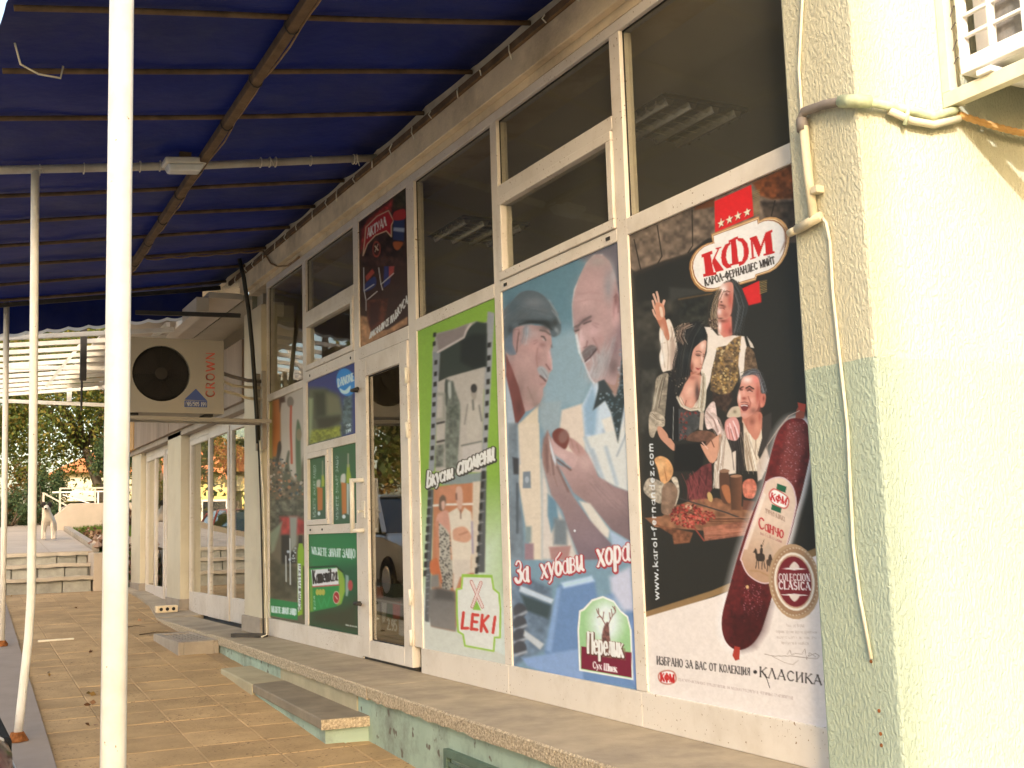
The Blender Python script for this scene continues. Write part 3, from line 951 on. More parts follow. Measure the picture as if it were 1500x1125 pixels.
T, H = 1.0, 0.55                      # thick and hairline weights
GL = {
    ' ': (0.35, []),
    'А': (0.72, [([(0.04, 0), (0.36, 1)], H), ([(0.36, 1), (0.68, 0)], T), ([(0.16, 0.34), (0.57, 0.34)], H)]),
    'Б': (0.6, [([(0.1, 0), (0.1, 1)], T), ([(0.1, 1), (0.52, 1)], H), ([(0.1, 0.56), (0.3, 0.56)] + arc(0.3, 0.28, 0.24, 0.28, 90, -90) + [(0.1, 0)], H)]),
    'В': (0.62, [([(0.1, 0), (0.1, 1)], T), ([(0.1, 1), (0.28, 1)] + arc(0.28, 0.77, 0.2, 0.23, 90, -90) + [(0.1, 0.54)], H), ([(0.28, 0.54)] + arc(0.3, 0.27, 0.25, 0.27, 90, -90) + [(0.1, 0)], T)]),
    'Г': (0.55, [([(0.1, 0), (0.1, 1)], T), ([(0.1, 1), (0.52, 1)], H)]),
    'Д': (0.75, [([(0.2, 0.05), (0.3, 1), (0.58, 1)], H), ([(0.58, 1), (0.58, 0.05)], T), ([(0.04, -0.12), (0.04, 0.04), (0.72, 0.04), (0.72, -0.12)], H)]),
    'Е': (0.58, [([(0.1, 0), (0.1, 1)], T), ([(0.1, 1), (0.52, 1)], H), ([(0.1, 0.52), (0.45, 0.52)], H), ([(0.1, 0), (0.54, 0)], H)]),
    'Ж': (0.9, [([(0.45, 0), (0.45, 1)], T), ([(0.05, 1), (0.45, 0.5), (0.85, 1)], H), ([(0.02, 0), (0.45, 0.5), (0.88, 0)], T)]),
    'З': (0.58, [(arc(0.26, 0.76, 0.22, 0.24, 160, -90), H), (arc(0.26, 0.27, 0.26, 0.27, 90, -160), T)]),
    'И': (0.7, [([(0.1, 1), (0.1, 0)], T), ([(0.1, 0.05), (0.6, 0.95)], H), ([(0.6, 1), (0.6, 0)], T)]),
    'Й': (0.7, [([(0.1, 1), (0.1, 0)], T), ([(0.1, 0.05), (0.6, 0.95)], H), ([(0.6, 1), (0.6, 0)], T), ([(0.22, 1.25), (0.35, 1.15), (0.48, 1.25)], H)]),
    'К': (0.66, [([(0.1, 0), (0.1, 1)], T), ([(0.12, 0.45), (0.58, 1)], H), ([(0.24, 0.58), (0.64, 0)], T)]),
    'Л': (0.7, [([(0.04, 0), (0.34, 1)], H), ([(0.34, 1), (0.64, 0)], T)]),
    'М': (0.86, [([(0.08, 0), (0.1, 1)], H), ([(0.1, 1), (0.42, 0.05)], T), ([(0.42, 0.05), (0.74, 1)], H), ([(0.75, 1), (0.77, 0)], T)]),
    'Н': (0.7, [([(0.1, 0), (0.1, 1)], T), ([(0.1, 0.52), (0.6, 0.52)], H), ([(0.6, 0), (0.6, 1)], T)]),
    'О': (0.74, [(arc(0.36, 0.5, 0.3, 0.5, 0, 360, 20), 0.85)]),
    'П': (0.7, [([(0.1, 0), (0.1, 1)], T), ([(0.1, 1), (0.6, 1)], H), ([(0.6, 1), (0.6, 0)], T)]),
    'Р': (0.58, [([(0.1, 0), (0.1, 1)], T), ([(0.1, 1), (0.28, 1)] + arc(0.28, 0.74, 0.22, 0.26, 90, -90) + [(0.1, 0.48)], H)]),
    'С': (0.66, [(arc(0.37, 0.5, 0.3, 0.5, 45, 315, 14), 0.85)]),
    'Т': (0.62, [([(0.31, 0), (0.31, 1)], T), ([(0.03, 0.86), (0.03, 1), (0.59, 1), (0.59, 0.86)], H)]),
    'У': (0.66, [([(0.04, 1), (0.36, 0.4)], T), ([(0.62, 1), (0.3, 0.12), (0.12, 0)], H)]),
    'Ф': (0.84, [([(0.42, -0.04), (0.42, 1.04)], T), (arc(0.42, 0.52, 0.34, 0.34, 0, 360, 18), 0.8)]),
    'Х': (0.68, [([(0.06, 1), (0.62, 0)], T), ([(0.62, 1), (0.06, 0)], H)]),
    'Ц': (0.74, [([(0.1, 1), (0.1, 0), (0.68, 0), (0.68, -0.18)], H), ([(0.1, 0), (0.1, 1)], T), ([(0.58, 0), (0.58, 1)], T)]),
    'Ч': (0.64, [([(0.1, 1), (0.1, 0.6), (0.2, 0.45), (0.54, 0.5)], H), ([(0.54, 0), (0.54, 1)], T)]),
    'Ш': (0.96, [([(0.1, 1), (0.1, 0), (0.86, 0), (0.86, 1)], H), ([(0.48, 0), (0.48, 1)], T), ([(0.1, 0), (0.1, 1)], T), ([(0.86, 0), (0.86, 1)], T)]),
    'Щ': (1.0, [([(0.1, 1), (0.1, 0), (0.94, 0), (0.94, -0.18)], H), ([(0.1, 0), (0.1, 1)], T), ([(0.47, 0), (0.47, 1)], T), ([(0.84, 0), (0.84, 1)], T)]),
    'Ъ': (0.72, [([(0.03, 0.85), (0.03, 1), (0.26, 1)], H), ([(0.26, 0), (0.26, 1)], T), ([(0.26, 0.55)] + arc(0.44, 0.28, 0.22, 0.27, 90, -90) + [(0.26, 0)], H)]),
    'Я': (0.6, [([(0.5, 0), (0.5, 1)], T), ([(0.5, 1), (0.32, 1)] + arc(0.32, 0.74, 0.22, 0.26, 90, 270) + [(0.5, 0.48)], H), ([(0.32, 0.48), (0.05, 0)], H)]),
    'D': (0.68, [([(0.1, 0), (0.1, 1)], T), ([(0.1, 1), (0.24, 1)] + arc(0.26, 0.5, 0.34, 0.5, 90, -90, 12) + [(0.1, 0)], H)]),
    'I': (0.26, [([(0.13, 0), (0.13, 1)], T)]),
    'L': (0.54, [([(0.1, 1), (0.1, 0)], T), ([(0.1, 0), (0.52, 0)], H)]),
    'N': (0.72, [([(0.1, 0), (0.1, 1)], H), ([(0.1, 1), (0.62, 0)], T), ([(0.62, 0), (0.62, 1)], H)]),
    'R': (0.64, [([(0.1, 0), (0.1, 1)], T), ([(0.1, 1), (0.3, 1)] + arc(0.3, 0.75, 0.22, 0.25, 90, -90) + [(0.1, 0.5)], H), ([(0.3, 0.5), (0.6, 0)], T)]),
    'S': (0.56, [(arc(0.28, 0.75, 0.2, 0.25, 40, 270, 9) + arc(0.28, 0.25, 0.22, 0.25, 90, -140, 9), 0.85)]),
    'W': (1.0, [([(0.04, 1), (0.26, 0), (0.5, 0.9), (0.74, 0), (0.96, 1)], T)]),
    '-': (0.4, [([(0.06, 0.42), (0.34, 0.42)], T)]),
    '.': (0.24, [([(0.1, 0.0), (0.12, 0.06)], 1.2)]),
    '/': (0.4, [([(0.02, -0.1), (0.38, 1.1)], H)]),
    '•': (0.5, [(arc(0.25, 0.42, 0.07, 0.08, 0, 360, 8), 1.6)]),
    '0': (0.6, [(arc(0.3, 0.5, 0.23, 0.5, 0, 360, 16), T)]),
    '1': (0.4, [([(0.08, 0.8), (0.22, 1), (0.22, 0)], T)]),
    '2': (0.58, [(arc(0.28, 0.74, 0.22, 0.26, 160, -30, 8) + [(0.06, 0), (0.54, 0)], T)]),
    '5': (0.58, [([(0.5, 1), (0.12, 1), (0.1, 0.55)] + arc(0.28, 0.32, 0.24, 0.32, 110, -140, 9), T)]),
    '8': (0.58, [(arc(0.29, 0.75, 0.19, 0.25, -90, 270, 12), T), (arc(0.29, 0.25, 0.24, 0.25, 90, 450, 12), T)]),
    '9': (0.58, [(arc(0.29, 0.7, 0.22, 0.3, 0, 360, 12), T), ([(0.51, 0.7), (0.48, 0.3), (0.25, 0)], T)]),
    # lower case, x-height 0.66
    'а': (0.54, [(arc(0.25, 0.3, 0.19, 0.3, 60, 330, 10), H), ([(0.44, 0.66), (0.44, 0.1), (0.53, 0.0)], T)]),
    'б': (0.54, [(arc(0.27, 0.31, 0.2, 0.31, 0, 360, 14), T), ([(0.07, 0.35), (0.1, 0.8), (0.3, 0.92), (0.46, 1.05)], H)]),
    'в': (0.5, [([(0.1, 0), (0.1, 0.66)], T), ([(0.1, 0.66)] + arc(0.26, 0.5, 0.14, 0.16, 90, -90, 6) + [(0.1, 0.34)], H), (arc(0.27, 0.17, 0.18, 0.17, 90, -90, 6) + [(0.1, 0)], H)]),
    'е': (0.52, [([(0.08, 0.33), (0.45, 0.36)] + arc(0.27, 0.33, 0.19, 0.33, 10, 310, 12), 0.8)]),
    'ж': (0.7, [([(0.35, 0), (0.35, 0.66)], T), ([(0.05, 0.66), (0.35, 0.33), (0.65, 0.66)], H), ([(0.03, 0), (0.35, 0.33), (0.67, 0)], T)]),
    'и': (0.58, [([(0.08, 0.66), (0.1, 0.08), (0.2, 0.0), (0.42, 0.3)], T), ([(0.44, 0.66), (0.44, 0.08), (0.55, 0)], T)]),
    'к': (0.52, [([(0.1, 0), (0.1, 0.66)], T), ([(0.12, 0.3), (0.46, 0.66)], H), ([(0.2, 0.38), (0.5, 0)], T)]),
    'л': (0.56, [([(0.03, 0.02), (0.14, 0.1), (0.26, 0.66)], H), ([(0.26, 0.66), (0.42, 0.66), (0.42, 0.06), (0.53, 0)], T)]),
    'м': (0.72, [([(0.06, 0), (0.14, 0.66)], H), ([(0.14, 0.66), (0.34, 0.1), (0.56, 0.66)], T), ([(0.56, 0.66), (0.62, 0)], T)]),
    'н': (0.56, [([(0.1, 0), (0.1, 0.66)], T), ([(0.1, 0.36), (0.46, 0.36)], H), ([(0.46, 0), (0.46, 0.66)], T)]),
    'о': (0.54, [(arc(0.27, 0.33, 0.2, 0.33, 0, 360, 14), 0.85)]),
    'п': (0.56, [([(0.1, 0), (0.1, 0.66)], T), ([(0.1, 0.55), (0.28, 0.66), (0.44, 0.58)], H), ([(0.44, 0.6), (0.46, 0)], T)]),
    'р': (0.54, [([(0.1, 0.66), (0.1, -0.32)], T), (arc(0.26, 0.33, 0.19, 0.33, 130, -130, 10), 0.85)]),
    'с': (0.48, [(arc(0.27, 0.33, 0.2, 0.33, 45, 315, 12), 0.85)]),
    'т': (0.5, [([(0.25, 0), (0.25, 0.66)], T), ([(0.04, 0.66), (0.46, 0.66)], H)]),
    'у': (0.52, [([(0.06, 0.66), (0.28, 0.1)], T), ([(0.48, 0.66), (0.22, -0.2), (0.06, -0.3)], H)]),
    'х': (0.52, [([(0.05, 0.66), (0.46, 0)], T), ([(0.46, 0.66), (0.05, 0)], H)]),
    'ч': (0.52, [([(0.08, 0.66), (0.1, 0.36), (0.2, 0.28), (0.42, 0.34)], H), ([(0.43, 0), (0.43, 0.66)], T)]),
    'k': (0.52, [([(0.1, 0), (0.1, 1)], T), ([(0.12, 0.28), (0.46, 0.66)], H), ([(0.2, 0.36), (0.5, 0)], T)]),
    'm': (0.8, [([(0.1, 0), (0.1, 0.66)], T), ([(0.1, 0.5), (0.24, 0.66), (0.38, 0.55), (0.38, 0)], T), ([(0.38, 0.5), (0.54, 0.66), (0.68, 0.55), (0.68, 0)], T)]),
    'n': (0.56, [([(0.1, 0), (0.1, 0.66)], T), ([(0.1, 0.5), (0.28, 0.66), (0.45, 0.55), (0.45, 0)], T)]),
    'i': (0.26, [([(0.13, 0), (0.13, 0.66)], T), ([(0.13, 0.9), (0.13, 0.97)], T)]),
    't': (0.4, [([(0.17, 0.95), (0.17, 0.1), (0.3, 0)], T), ([(0.03, 0.66), (0.34, 0.66)], H)]),
    'z': (0.48, [([(0.06, 0.66), (0.43, 0.66), (0.06, 0.0), (0.45, 0.0)], 0.8)]),
    'l': (0.24, [([(0.12, 0), (0.12, 1)], T)]),
    'f': (0.36, [([(0.15, 0), (0.15, 0.85), (0.32, 1)], T), ([(0.02, 0.64), (0.3, 0.64)], H)]),
    'd': (0.56, [(arc(0.26, 0.33, 0.18, 0.33, 40, 320, 10), H), ([(0.45, 1), (0.45, 0)], T)]),
    'r': (0.4, [([(0.1, 0), (0.1, 0.66)], T), ([(0.1, 0.45), (0.22, 0.64), (0.36, 0.62)], H)]),
    'w': (0.74, [([(0.04, 0.66), (0.2, 0), (0.37, 0.6), (0.54, 0), (0.7, 0.66)], T)]),
}
for lat, cyr in zip('ABCEHKMOPTXYaecopyx', 'АВСЕНКМОРТХУаесорух'):
    GL.setdefault(lat, GL[cyr])


def layout(s, serif=0.0, gap=0.10):
    """strokes of a word in a box that is 1 wide and 1 high -> list of (points, weight)"""
    x, out = 0.0, []
    for ch in s:
        w, st_ = GL.get(ch, GL['о'])
        for pts, wt in st_:
            out.append(([(x + px, py) for px, py in pts], wt))
            if serif:
                for (px, py) in (pts[0], pts[-1]):
                    for lvl in (0.0, 1.0, 0.66, -0.32):
                        if abs(py - lvl) < 0.011 and len(pts) == 2:
                            out.append(([(x + px - serif, py), (x + px + serif, py)], 0.45))
        x += w + gap
    tot = max(x - gap, 0.1)
    return [([(px / tot, py) for px, py in pts], wt) for pts, wt in out], tot


def letters_mesh(mb, s, bl_, br_, tl_, w, nrm, lift, serif=0.0, gap=0.12):
    """flat raised letters on a plane given by three corner points"""
    bl_, br_, tl_, nrm = Vector(bl_), Vector(br_), Vector(tl_), Vector(nrm).normalized()
    eu, ev = br_ - bl_, tl_ - bl_
    st_, tot = layout(s, serif, gap)
    hh = ev.length
    for k, (pts, wt) in enumerate(st_):
        q = [bl_ + eu * px + ev * py + nrm * (lift + 0.00003 * k) for px, py in pts]
        r_ = w * wt * hh / 2
        for i in range(len(q) - 1):
            t = (q[i + 1] - q[i]).normalized()
            sd = t.cross(nrm) * r_
            e = t * (r_ * 0.6)
            mb.add([tuple(q[i] - sd - e), tuple(q[i + 1] - sd + e), tuple(q[i + 1] + sd + e), tuple(q[i] + sd - e)], [(0, 1, 2, 3)])
    return mb


# ------------------------------------------------------------------ blue canopy over the pavement
def zc(x):
    return 4.05 + 0.158 * (x + 0.1)


cn = empty('canopy', (-1.3, 7.5, gz(7.5)), label='dark blue tarpaulin canopy on thin rusty rafters and white posts', cat='canopy')
co = tuple(cn.location)
RAFT = [3.55, 4.25, 4.95, 5.65, 6.35, 7.85, 8.55, 9.25, 10.0, 10.75, 11.5]
allr = sorted(RAFT + [7.20])
nx, ny = 40, 150
vs, fs = [], []
for j in range(ny + 1):
    y = 3.30 + (11.86 - 3.30) * j / ny
    k = max([r_ for r_ in allr if r_ <= y], default=None)
    k2 = min([r_ for r_ in allr if r_ > y], default=None)
    sag = 0.0
    if k is not None and k2 is not None:
        t = (y - k) / (k2 - k)
        sag = -0.028 * math.sin(math.pi * t) ** 0.8
        sag += 0.05 * (t * (1 - t)) * math.sin(k * 13.0)
    for i in range(nx + 1):
        x = -2.53 + (2.53 - 0.056) * i / nx
        ww = 0.006 * math.sin(x * 5.1 + y * 2.3) + 0.005 * math.sin(x * 11.0 - y * 4.7)
        edge = 0.03 * math.sin(y * 1.9) * (1.0 if i == 0 else 0.0)
        vs.append((x + edge, y, zc(x) + 0.012 + sag * (0.6 + 0.4 * math.sin(x * 2.2 + k if k else 0)) + (ww if sag < -0.004 else 0)))
for j in range(ny):
    for i in range(nx):
        a_ = j * (nx + 1) + i
        fs.append((a_, a_ + 1, a_ + nx + 2, a_ + nx + 1))
tp = MB(co).add(vs, fs).build('tarpaulin', M['tarp'], cn, smooth=True)
# hanging end valance with a scalloped white hem
vs, fs, hv, hf = [], [], [], []
n = 168
for i in range(n + 1):
    x = -2.52 + 2.30 * i / n
    sc = abs(math.sin(math.pi * x / 0.19))
    y = 11.862 + 0.012 * math.sin(x * 9)
    zt = zc(x) - 0.004
    zb = zt - 0.29 - 0.022 * sc
    vs += [(x, y, zt), (x, y + 0.01, zb + 0.03)]
    hv += [(x, y + 0.010, zb + 0.03), (x, y + 0.012, zb)]
for i in range(n):
    fs.append((2 * i, 2 * i + 1, 2 * i + 3, 2 * i + 2))
    hf.append((2 * i, 2 * i + 1, 2 * i + 3, 2 * i + 2))
va = MB(co).add(vs, fs).build('valance', M['tarp'], cn, smooth=True)
MB(co).add(hv, hf).build('hem', M['tarp_trim'], va)
for y in RAFT:
    pts = [(x, y + 0.006 * math.sin(x * 3 + y), zc(x) - 0.016 + 0.004 * math.sin(x * 2.0 + y * 5)) for x in np.linspace(-2.50, -0.06, 9)]
    MB(co).tube(pts, 0.0145, 8).build('rafter', M['rusty_steel'], cn, smooth=True)
MB(co).tube([(-2.56, 7.20, zc(-2.5) - 0.045), (-1.2, 7.205, zc(-1.2) - 0.05), (-0.04, 7.20, zc(-0.04) - 0.04)], 0.026, 12).build('cross_pipe', M['pipe_paint'], cn, smooth=True)
for x in (-2.45, -2.2, -1.95, -1.62, -1.5, -0.86, -0.8, -0.76, -0.52, -0.22, -0.2):
    MB(co).tube([(x, 7.2 + 0.033 * math.cos(a_), zc(x) - 0.046 + 0.033 * math.sin(a_)) for a_ in np.linspace(0, 2 * math.pi, 13)], 0.0035, 6).build('tie', M['cable_white'], cn)
for (x, l_) in ((-0.80, 0.05), (-0.21, 0.07), (-2.2, 0.04)):
    MB(co).tube([(x, 7.17, zc(x) - 0.03), (x + 0.02, 7.165, zc(x) - 0.03 - l_)], 0.003, 5).build('tie', M['cable_white'], cn)
MB(co).bar((-1.345, 3.5, zc(-1.3) - 0.058), (-1.16, 11.5, zc(-1.16) - 0.058), 0.05, 0.055).build('beam', M['rusty_steel'], cn, bevel=0.006)
for y in allr:
    xx = -1.345 + 0.185 * (y - 3.5) / 8.0
    MB(co).tube([(xx + 0.036 * math.cos(a_), y + 0.02, zc(xx) - 0.05 + 0.045 * math.sin(a_)) for a_ in np.linspace(0, 2 * math.pi, 11)], 0.004, 5).build('tie', M['dark_steel'], cn)
# angle iron along the wall with wire hooks
MB(co).box(-0.085, -0.062, 3.3, 11.3, 3.955, 3.995).build('wall_angle', M['rusty_steel'], cn)
for i in range(22):
    y = 3.75 + i * 0.345 + rng.uniform(-0.05, 0.05)
    l_ = rng.uniform(0.03, 0.09)
    MB(co).tube([(-0.088, y, 3.99), (-0.10, y + rng.uniform(-0.03, 0.03), 3.99 - l_ * 0.5), (-0.085, y + rng.uniform(-0.04, 0.04), 3.985 - l_)], 0.004, 5).build('hook', M['cable_white'], cn)
# wire bracket near the outer edge
MB(co).tube([(-2.47, 5.35, 3.68), (-2.44, 5.4, 3.60), (-2.36, 5.45, 3.585), (-2.26, 5.5, 3.60), (-2.25, 5.5, 3.66)], 0.005, 6).build('wire_bracket', M['cable_white'], cn, smooth=True)


def post(name, pts, r_, foot=True):
    p = MB(co).tube(pts, r_, 14).build(name, M['post_paint'], cn, smooth=True)
    if foot:
        x, y, z = pts[0]
        k = MB(co)
        n_ = 12
        ring = []
        for lv, rr in ((0.0, 0.055), (0.018, 0.045), (0.05, 0.030)):
            ring += [(x + rr * math.cos(a_) * rng.uniform(0.85, 1.2), y + rr * math.sin(a_) * rng.uniform(0.85, 1.2), z + lv) for a_ in np.linspace(0, 2 * math.pi, n_, endpoint=False)]
        f_ = [tuple(range(n_ - 1, -1, -1)), tuple(range(2 * n_, 3 * n_))]
        for l_ in range(2):
            for q in range(n_):
                f_.append((l_ * n_ + q, l_ * n_ + (q + 1) % n_, (l_ + 1) * n_ + (q + 1) % n_, (l_ + 1) * n_ + q))
        k.add(ring, f_).build('rusty_foot', M['rust'], p)
    return p


kz = lambda y: gz(y) + 0.036
post('post', [(-2.43, 2.5, kz(2.5)), (-2.431, 2.5, 1.5), (-2.434, 2.5, 3.68)], 0.0255)
post('post', [(-2.252, 7.2, kz(7.2)), (-2.236, 7.2, 0.55), (-2.205, 7.2, 0.92), (-2.196, 7.2, 1.15), (-2.203, 7.2, 2.0), (-2.224, 7.2, 3.665)], 0.024)
post('post', [(-2.065, 11.6, kz(11.6)), (-2.07, 11.6, 1.6), (-2.096, 11.6, 3.72)], 0.026)
MB(co).bar((-2.5, 11.58, zc(-2.4) - 0.06), (-0.1, 11.58, zc(-0.1) - 0.06), 0.03, 0.04).build('end_beam', M['dark_steel'], cn)
MB(co).bar((-0.95, 11.45, 3.66), (-0.04, 11.0, 3.60), 0.035, 0.04).build('bracket_bar', M['dark_steel'], cn)

# bulkhead lamp under the cross pipe
lp_ = empty('bulkhead_lamp', (-1.37, 7.14, 3.70), label='cream oblong bulkhead lamp, unlit, under the canopy beam', cat='lamp')
l0 = tuple(lp_.location)
MB(l0).prism([(-1.50, 3.755), (-1.235, 3.785), (-1.235, 3.825), (-1.50, 3.795)], 7.03, 7.17, 'y').build('housing', M['white_plastic'], lp_, bevel=0.012)
MB(l0).hexa([(-1.465, 7.05, 3.715), (-1.275, 7.05, 3.735), (-1.275, 7.15, 3.735), (-1.465, 7.15, 3.715),
             (-1.485, 7.038, 3.757), (-1.252, 7.038, 3.783), (-1.252, 7.162, 3.783), (-1.485, 7.162, 3.757)]).build('lens', M['lamp_glass'], lp_, bevel=0.012)
MB(l0).box(-1.40, -1.33, 7.08, 7.12, 3.80, 3.855).build('strap', M['rusty_steel'], lp_)

# cables
pts = []
for i in range(40):
    y = 4.0 + 6.4 * i / 39
    xx = -1.345 + 0.185 * (y - 3.5) / 8.0 + 0.034
    ph = (y % 0.7) / 0.7
    pts.append((xx + 0.006 * math.sin(y * 4), y, zc(xx) - 0.06 - 0.02 * math.sin(math.pi * ph) + 0.004 * math.sin(y * 17)))
MB().tube(pts, 0.006, 6).build('lamp_cable', M['cable_brown'], smooth=True, label='thin pale cable tied along the canopy beam', cat='cable')
pts = []
for i in range(30):
    x = -1.10 + 1.02 * i / 29
    pts.append((x, 10.02, zc(x) - 0.034 - 0.012 * abs(math.sin(i * 0.55))))
pts += [(-0.075, 9.95, 3.96), (-0.070, 9.8, 3.85), (-0.068, 9.6, 3.78), (-0.035, 9.4, 3.745), (-0.028, 9.2, 3.75), (-0.026, 9.1, 3.755)]
MB().tube(pts, 0.008, 6).build('rafter_cable', M['cable_brown'], smooth=True, label='brown cable looping from a rafter down to the window head', cat='cable')

# ------------------------------------------------------------------ wall-hung air conditioner by the far pillar
ac = empty('air_conditioner', (-0.9, 9.95, 2.47), label='outdoor air conditioner unit with round black fan hung beside the far pillar', cat='air conditioner')
ao = tuple(ac.location)
AX0, AX1, AY0, AY1, AZ0, AZ1 = -1.31, -0.484, 9.80, 10.10, 2.505, 3.135
fc, fr_ = (-1.005, 2.835), 0.235
# front panel with a round opening
n = 40
ring = [(fc[0] + fr_ * math.cos(2 * math.pi * i / n), fc[1] + fr_ * math.sin(2 * math.pi * i / n)) for i in range(n)]
outer = []
for i in range(n):
    c_, s_ = math.cos(2 * math.pi * i / n), math.sin(2 * math.pi * i / n)
    tx = ((AX1 - fc[0]) / c_) if c_ > 1e-6 else (((AX0 - fc[0]) / c_) if c_ < -1e-6 else 1e9)
    tz = ((AZ1 - fc[1]) / s_) if s_ > 1e-6 else (((AZ0 - fc[1]) / s_) if s_ < -1e-6 else 1e9)
    t = min(tx, tz)
    outer.append((fc[0] + t * c_, fc[1] + t * s_))
crn = [(AX1, AZ1), (AX0, AZ1), (AX0, AZ0), (AX1, AZ0)]
vs = [(p[0], AY0, p[1]) for p in ring] + [(p[0], AY0, p[1]) for p in outer] + [(p[0], AY0 + 0.05, p[1]) for p in ring] + [(p[0], AY0, p[1]) for p in crn]
fs = []
for i in range(n):
    j = (i + 1) % n
    fs.append((i, j, 2 * n + j, 2 * n + i))
    a_, b_ = outer[i], outer[j]
    if abs(a_[0] - b_[0]) > 1e-6 and abs(a_[1] - b_[1]) > 1e-6:
        k = min(range(4), key=lambda q: (crn[q][0] - (a_[0] + b_[0]) / 2) ** 2 + (crn[q][1] - (a_[1] + b_[1]) / 2) ** 2)
        fs.append((i, n + i, 3 * n + k, n + j, j))
    else:
        fs.append((i, n + i, n + j, j))
mb = MB(ao).add(vs, fs)
mb.build('front_panel', M['ac_body'], ac)
mb = MB(ao)
mb.add([(AX0, AY0, AZ0), (AX1, AY0, AZ0), (AX1, AY1, AZ0), (AX0, AY1, AZ0), (AX0, AY0, AZ1), (AX1, AY0, AZ1), (AX1, AY1, AZ1), (AX0, AY1, AZ1)],
       [(0, 3, 2, 1), (4, 5, 6, 7), (1, 2, 6, 5), (2, 3, 7, 6), (3, 0, 4, 7)]).build('casing', M['ac_body'], ac)
MB(ao).disc((fc[0], AY0 + 0.075, fc[1]), fr_ + 0.004, (0, 1, 0), 40, 0.01).build('fan_well', M['black'], ac)
gm = MB(ao)
for rr in np.linspace(0.05, fr_ - 0.008, 13):
    gm.tube([(fc[0] + rr * math.cos(a_), AY0 + 0.012, fc[1] + rr * math.sin(a_)) for a_ in np.linspace(0, 2 * math.pi, 37)], 0.0016, 4, False)
for k in range(12):
    a_ = math.pi * k / 6
    gm.tube([(fc[0] + 0.05 * math.cos(a_), AY0 + 0.015, fc[1] + 0.05 * math.sin(a_)), (fc[0] + fr_ * math.cos(a_), AY0 + 0.015, fc[1] + fr_ * math.sin(a_))], 0.002, 4)
gm.disc((fc[0], AY0 + 0.006, fc[1]), 0.052, (0, 1, 0), 20, 0.008)
gm.build('fan_guard', M['fan_dark'], ac)
for k in range(3):
    a0 = 2.1 * k + 0.4
    bm_ = MB(ao)
    pts_ = []
    for i in range(7):
        for rr in (0.05, fr_ - 0.02):
            a_ = a0 + (i / 6 - 0.5) * 1.3
            pts_.append((fc[0] + rr * math.cos(a_), AY0 + 0.045 + 0.02 * (i / 6 - 0.5), fc[1] + rr * math.sin(a_)))
    bm_.add(pts_, [(2 * i, 2 * i + 1, 2 * i + 3, 2 * i + 2) for i in range(6)]).build('fan_blade', M['fan_dark'], ac)
letters_mesh(MB(ao), 'CROWN', (-0.565, AY0, 2.645), (-0.565, AY0, 3.03), (-0.635, AY0, 2.645), 0.17, (0, -1, 0), 0.0015, 0.0, 0.16).build('brand_letters', M['logo_red'], ac)
MB(ao).add([(-0.815, AY0 - 0.0015, 2.620), (-0.625, AY0 - 0.0015, 2.613), (-0.72, AY0 - 0.0015, 2.715)], [(0, 1, 2)]).build('sticker', M['logo_blue'], ac)
MB(ao).box(-0.815, -0.625, AY0 - 0.0016, AY0 - 0.0004, 2.558, 2.611).build('sticker', M['logo_blue'], ac)
letters_mesh(MB(ao), '095/505 199', (-0.806, AY0, 2.568), (-0.634, AY0, 2.566), (-0.806, AY0, 2.601), 0.17, (0, -1, 0), 0.003).build('sticker_digits', M['logo_white'], ac)
for x in (-1.215, -0.60):
    MB(ao).box(x - 0.035, x + 0.035, 9.84, 10.06, 2.485, 2.504).build('foot', M['black'], ac)
for y in (9.85, 10.06):
    MB(ao).bar((-1.36, y, 2.468), (-0.06, y, 2.452), 0.035, 0.032).build('bracket_arm', M['ac_body'], ac, bevel=0.003)
MB(ao).bar((-1.30, 9.84, 2.455), (-1.30, 10.08, 2.455), 0.05, 0.05).build('cross_bar', M['ac_body'], ac, bevel=0.003)
for y in (9.90, 10.10):
    MB(ao).box(-0.098, -0.062, y + 0.10, y + 0.135, 2.22, 2.92).build('bracket_upright', M['ac_body'], ac, bevel=0.003)
for (z_, q) in ((2.86, 0.0), (2.80, -0.02), (2.70, 0.015)):
    MB(ao).tube([(-0.486, 9.98, z_ + 0.03), (-0.36, 10.02, z_ + q), (-0.20, 10.10, z_ - 0.02), (-0.075, 10.13, z_ - 0.02)], 0.013 if q else 0.017, 8).build('refrigerant_pipe', M['pvc_cream'] if q else M['pipe_grey'], ac, smooth=True)

# black drain hose slanting down past the pillar
MB().tube([(-0.30, 10.0, 3.92), (-0.26, 10.0, 3.75), (-0.21, 10.02, 3.45), (-0.17, 10.05, 3.1), (-0.13, 10.08, 2.6), (-0.11, 10.09, 2.28)], 0.019, 10).build('drain_hose', M['cable_dark'], smooth=True, label='thick black hose slanting down past the far pillar', cat='hose')
for k, (x0, off) in enumerate(((-0.10, 0.0), (-0.085, -0.05))):
    MB().tube([(-0.11, 10.09 + off, 2.30), (x0, 10.06 + off, 1.8), (x0 + 0.005, 10.03 + off, 1.2), (x0 + 0.002, 9.98 + off, 0.62), (x0 - 0.05, 9.96 + off, 0.604)], 0.008, 6).build(
        'pillar_cable', M['cable_dark'] if k == 0 else M['cable_white'], smooth=True, label=['thin dark cable running down the edge of the far pillar', 'thin pale cable running down beside the far pillar'][k], cat='cable')
MB().bar((-0.30, 10.22, 0.612), (-0.09, 9.95, 0.612), 0.07, 0.03).build('steel_offcut', M['dark_steel'], label='dark steel strip lying at the foot of the far pillar', cat='metal strip')

# ------------------------------------------------------------------ air conditioner on the end wall, top right
a2 = empty('air_conditioner', (0.75, 2.45, 2.9), label='white air conditioner with open coil grille on the sunlit end wall', cat='air conditioner')
o2 = tuple(a2.location)
X0, X1 = 0.312, 1.12
Y0, Y1 = 2.13, 2.61
Z0_, Z1_ = 2.935, 3.53
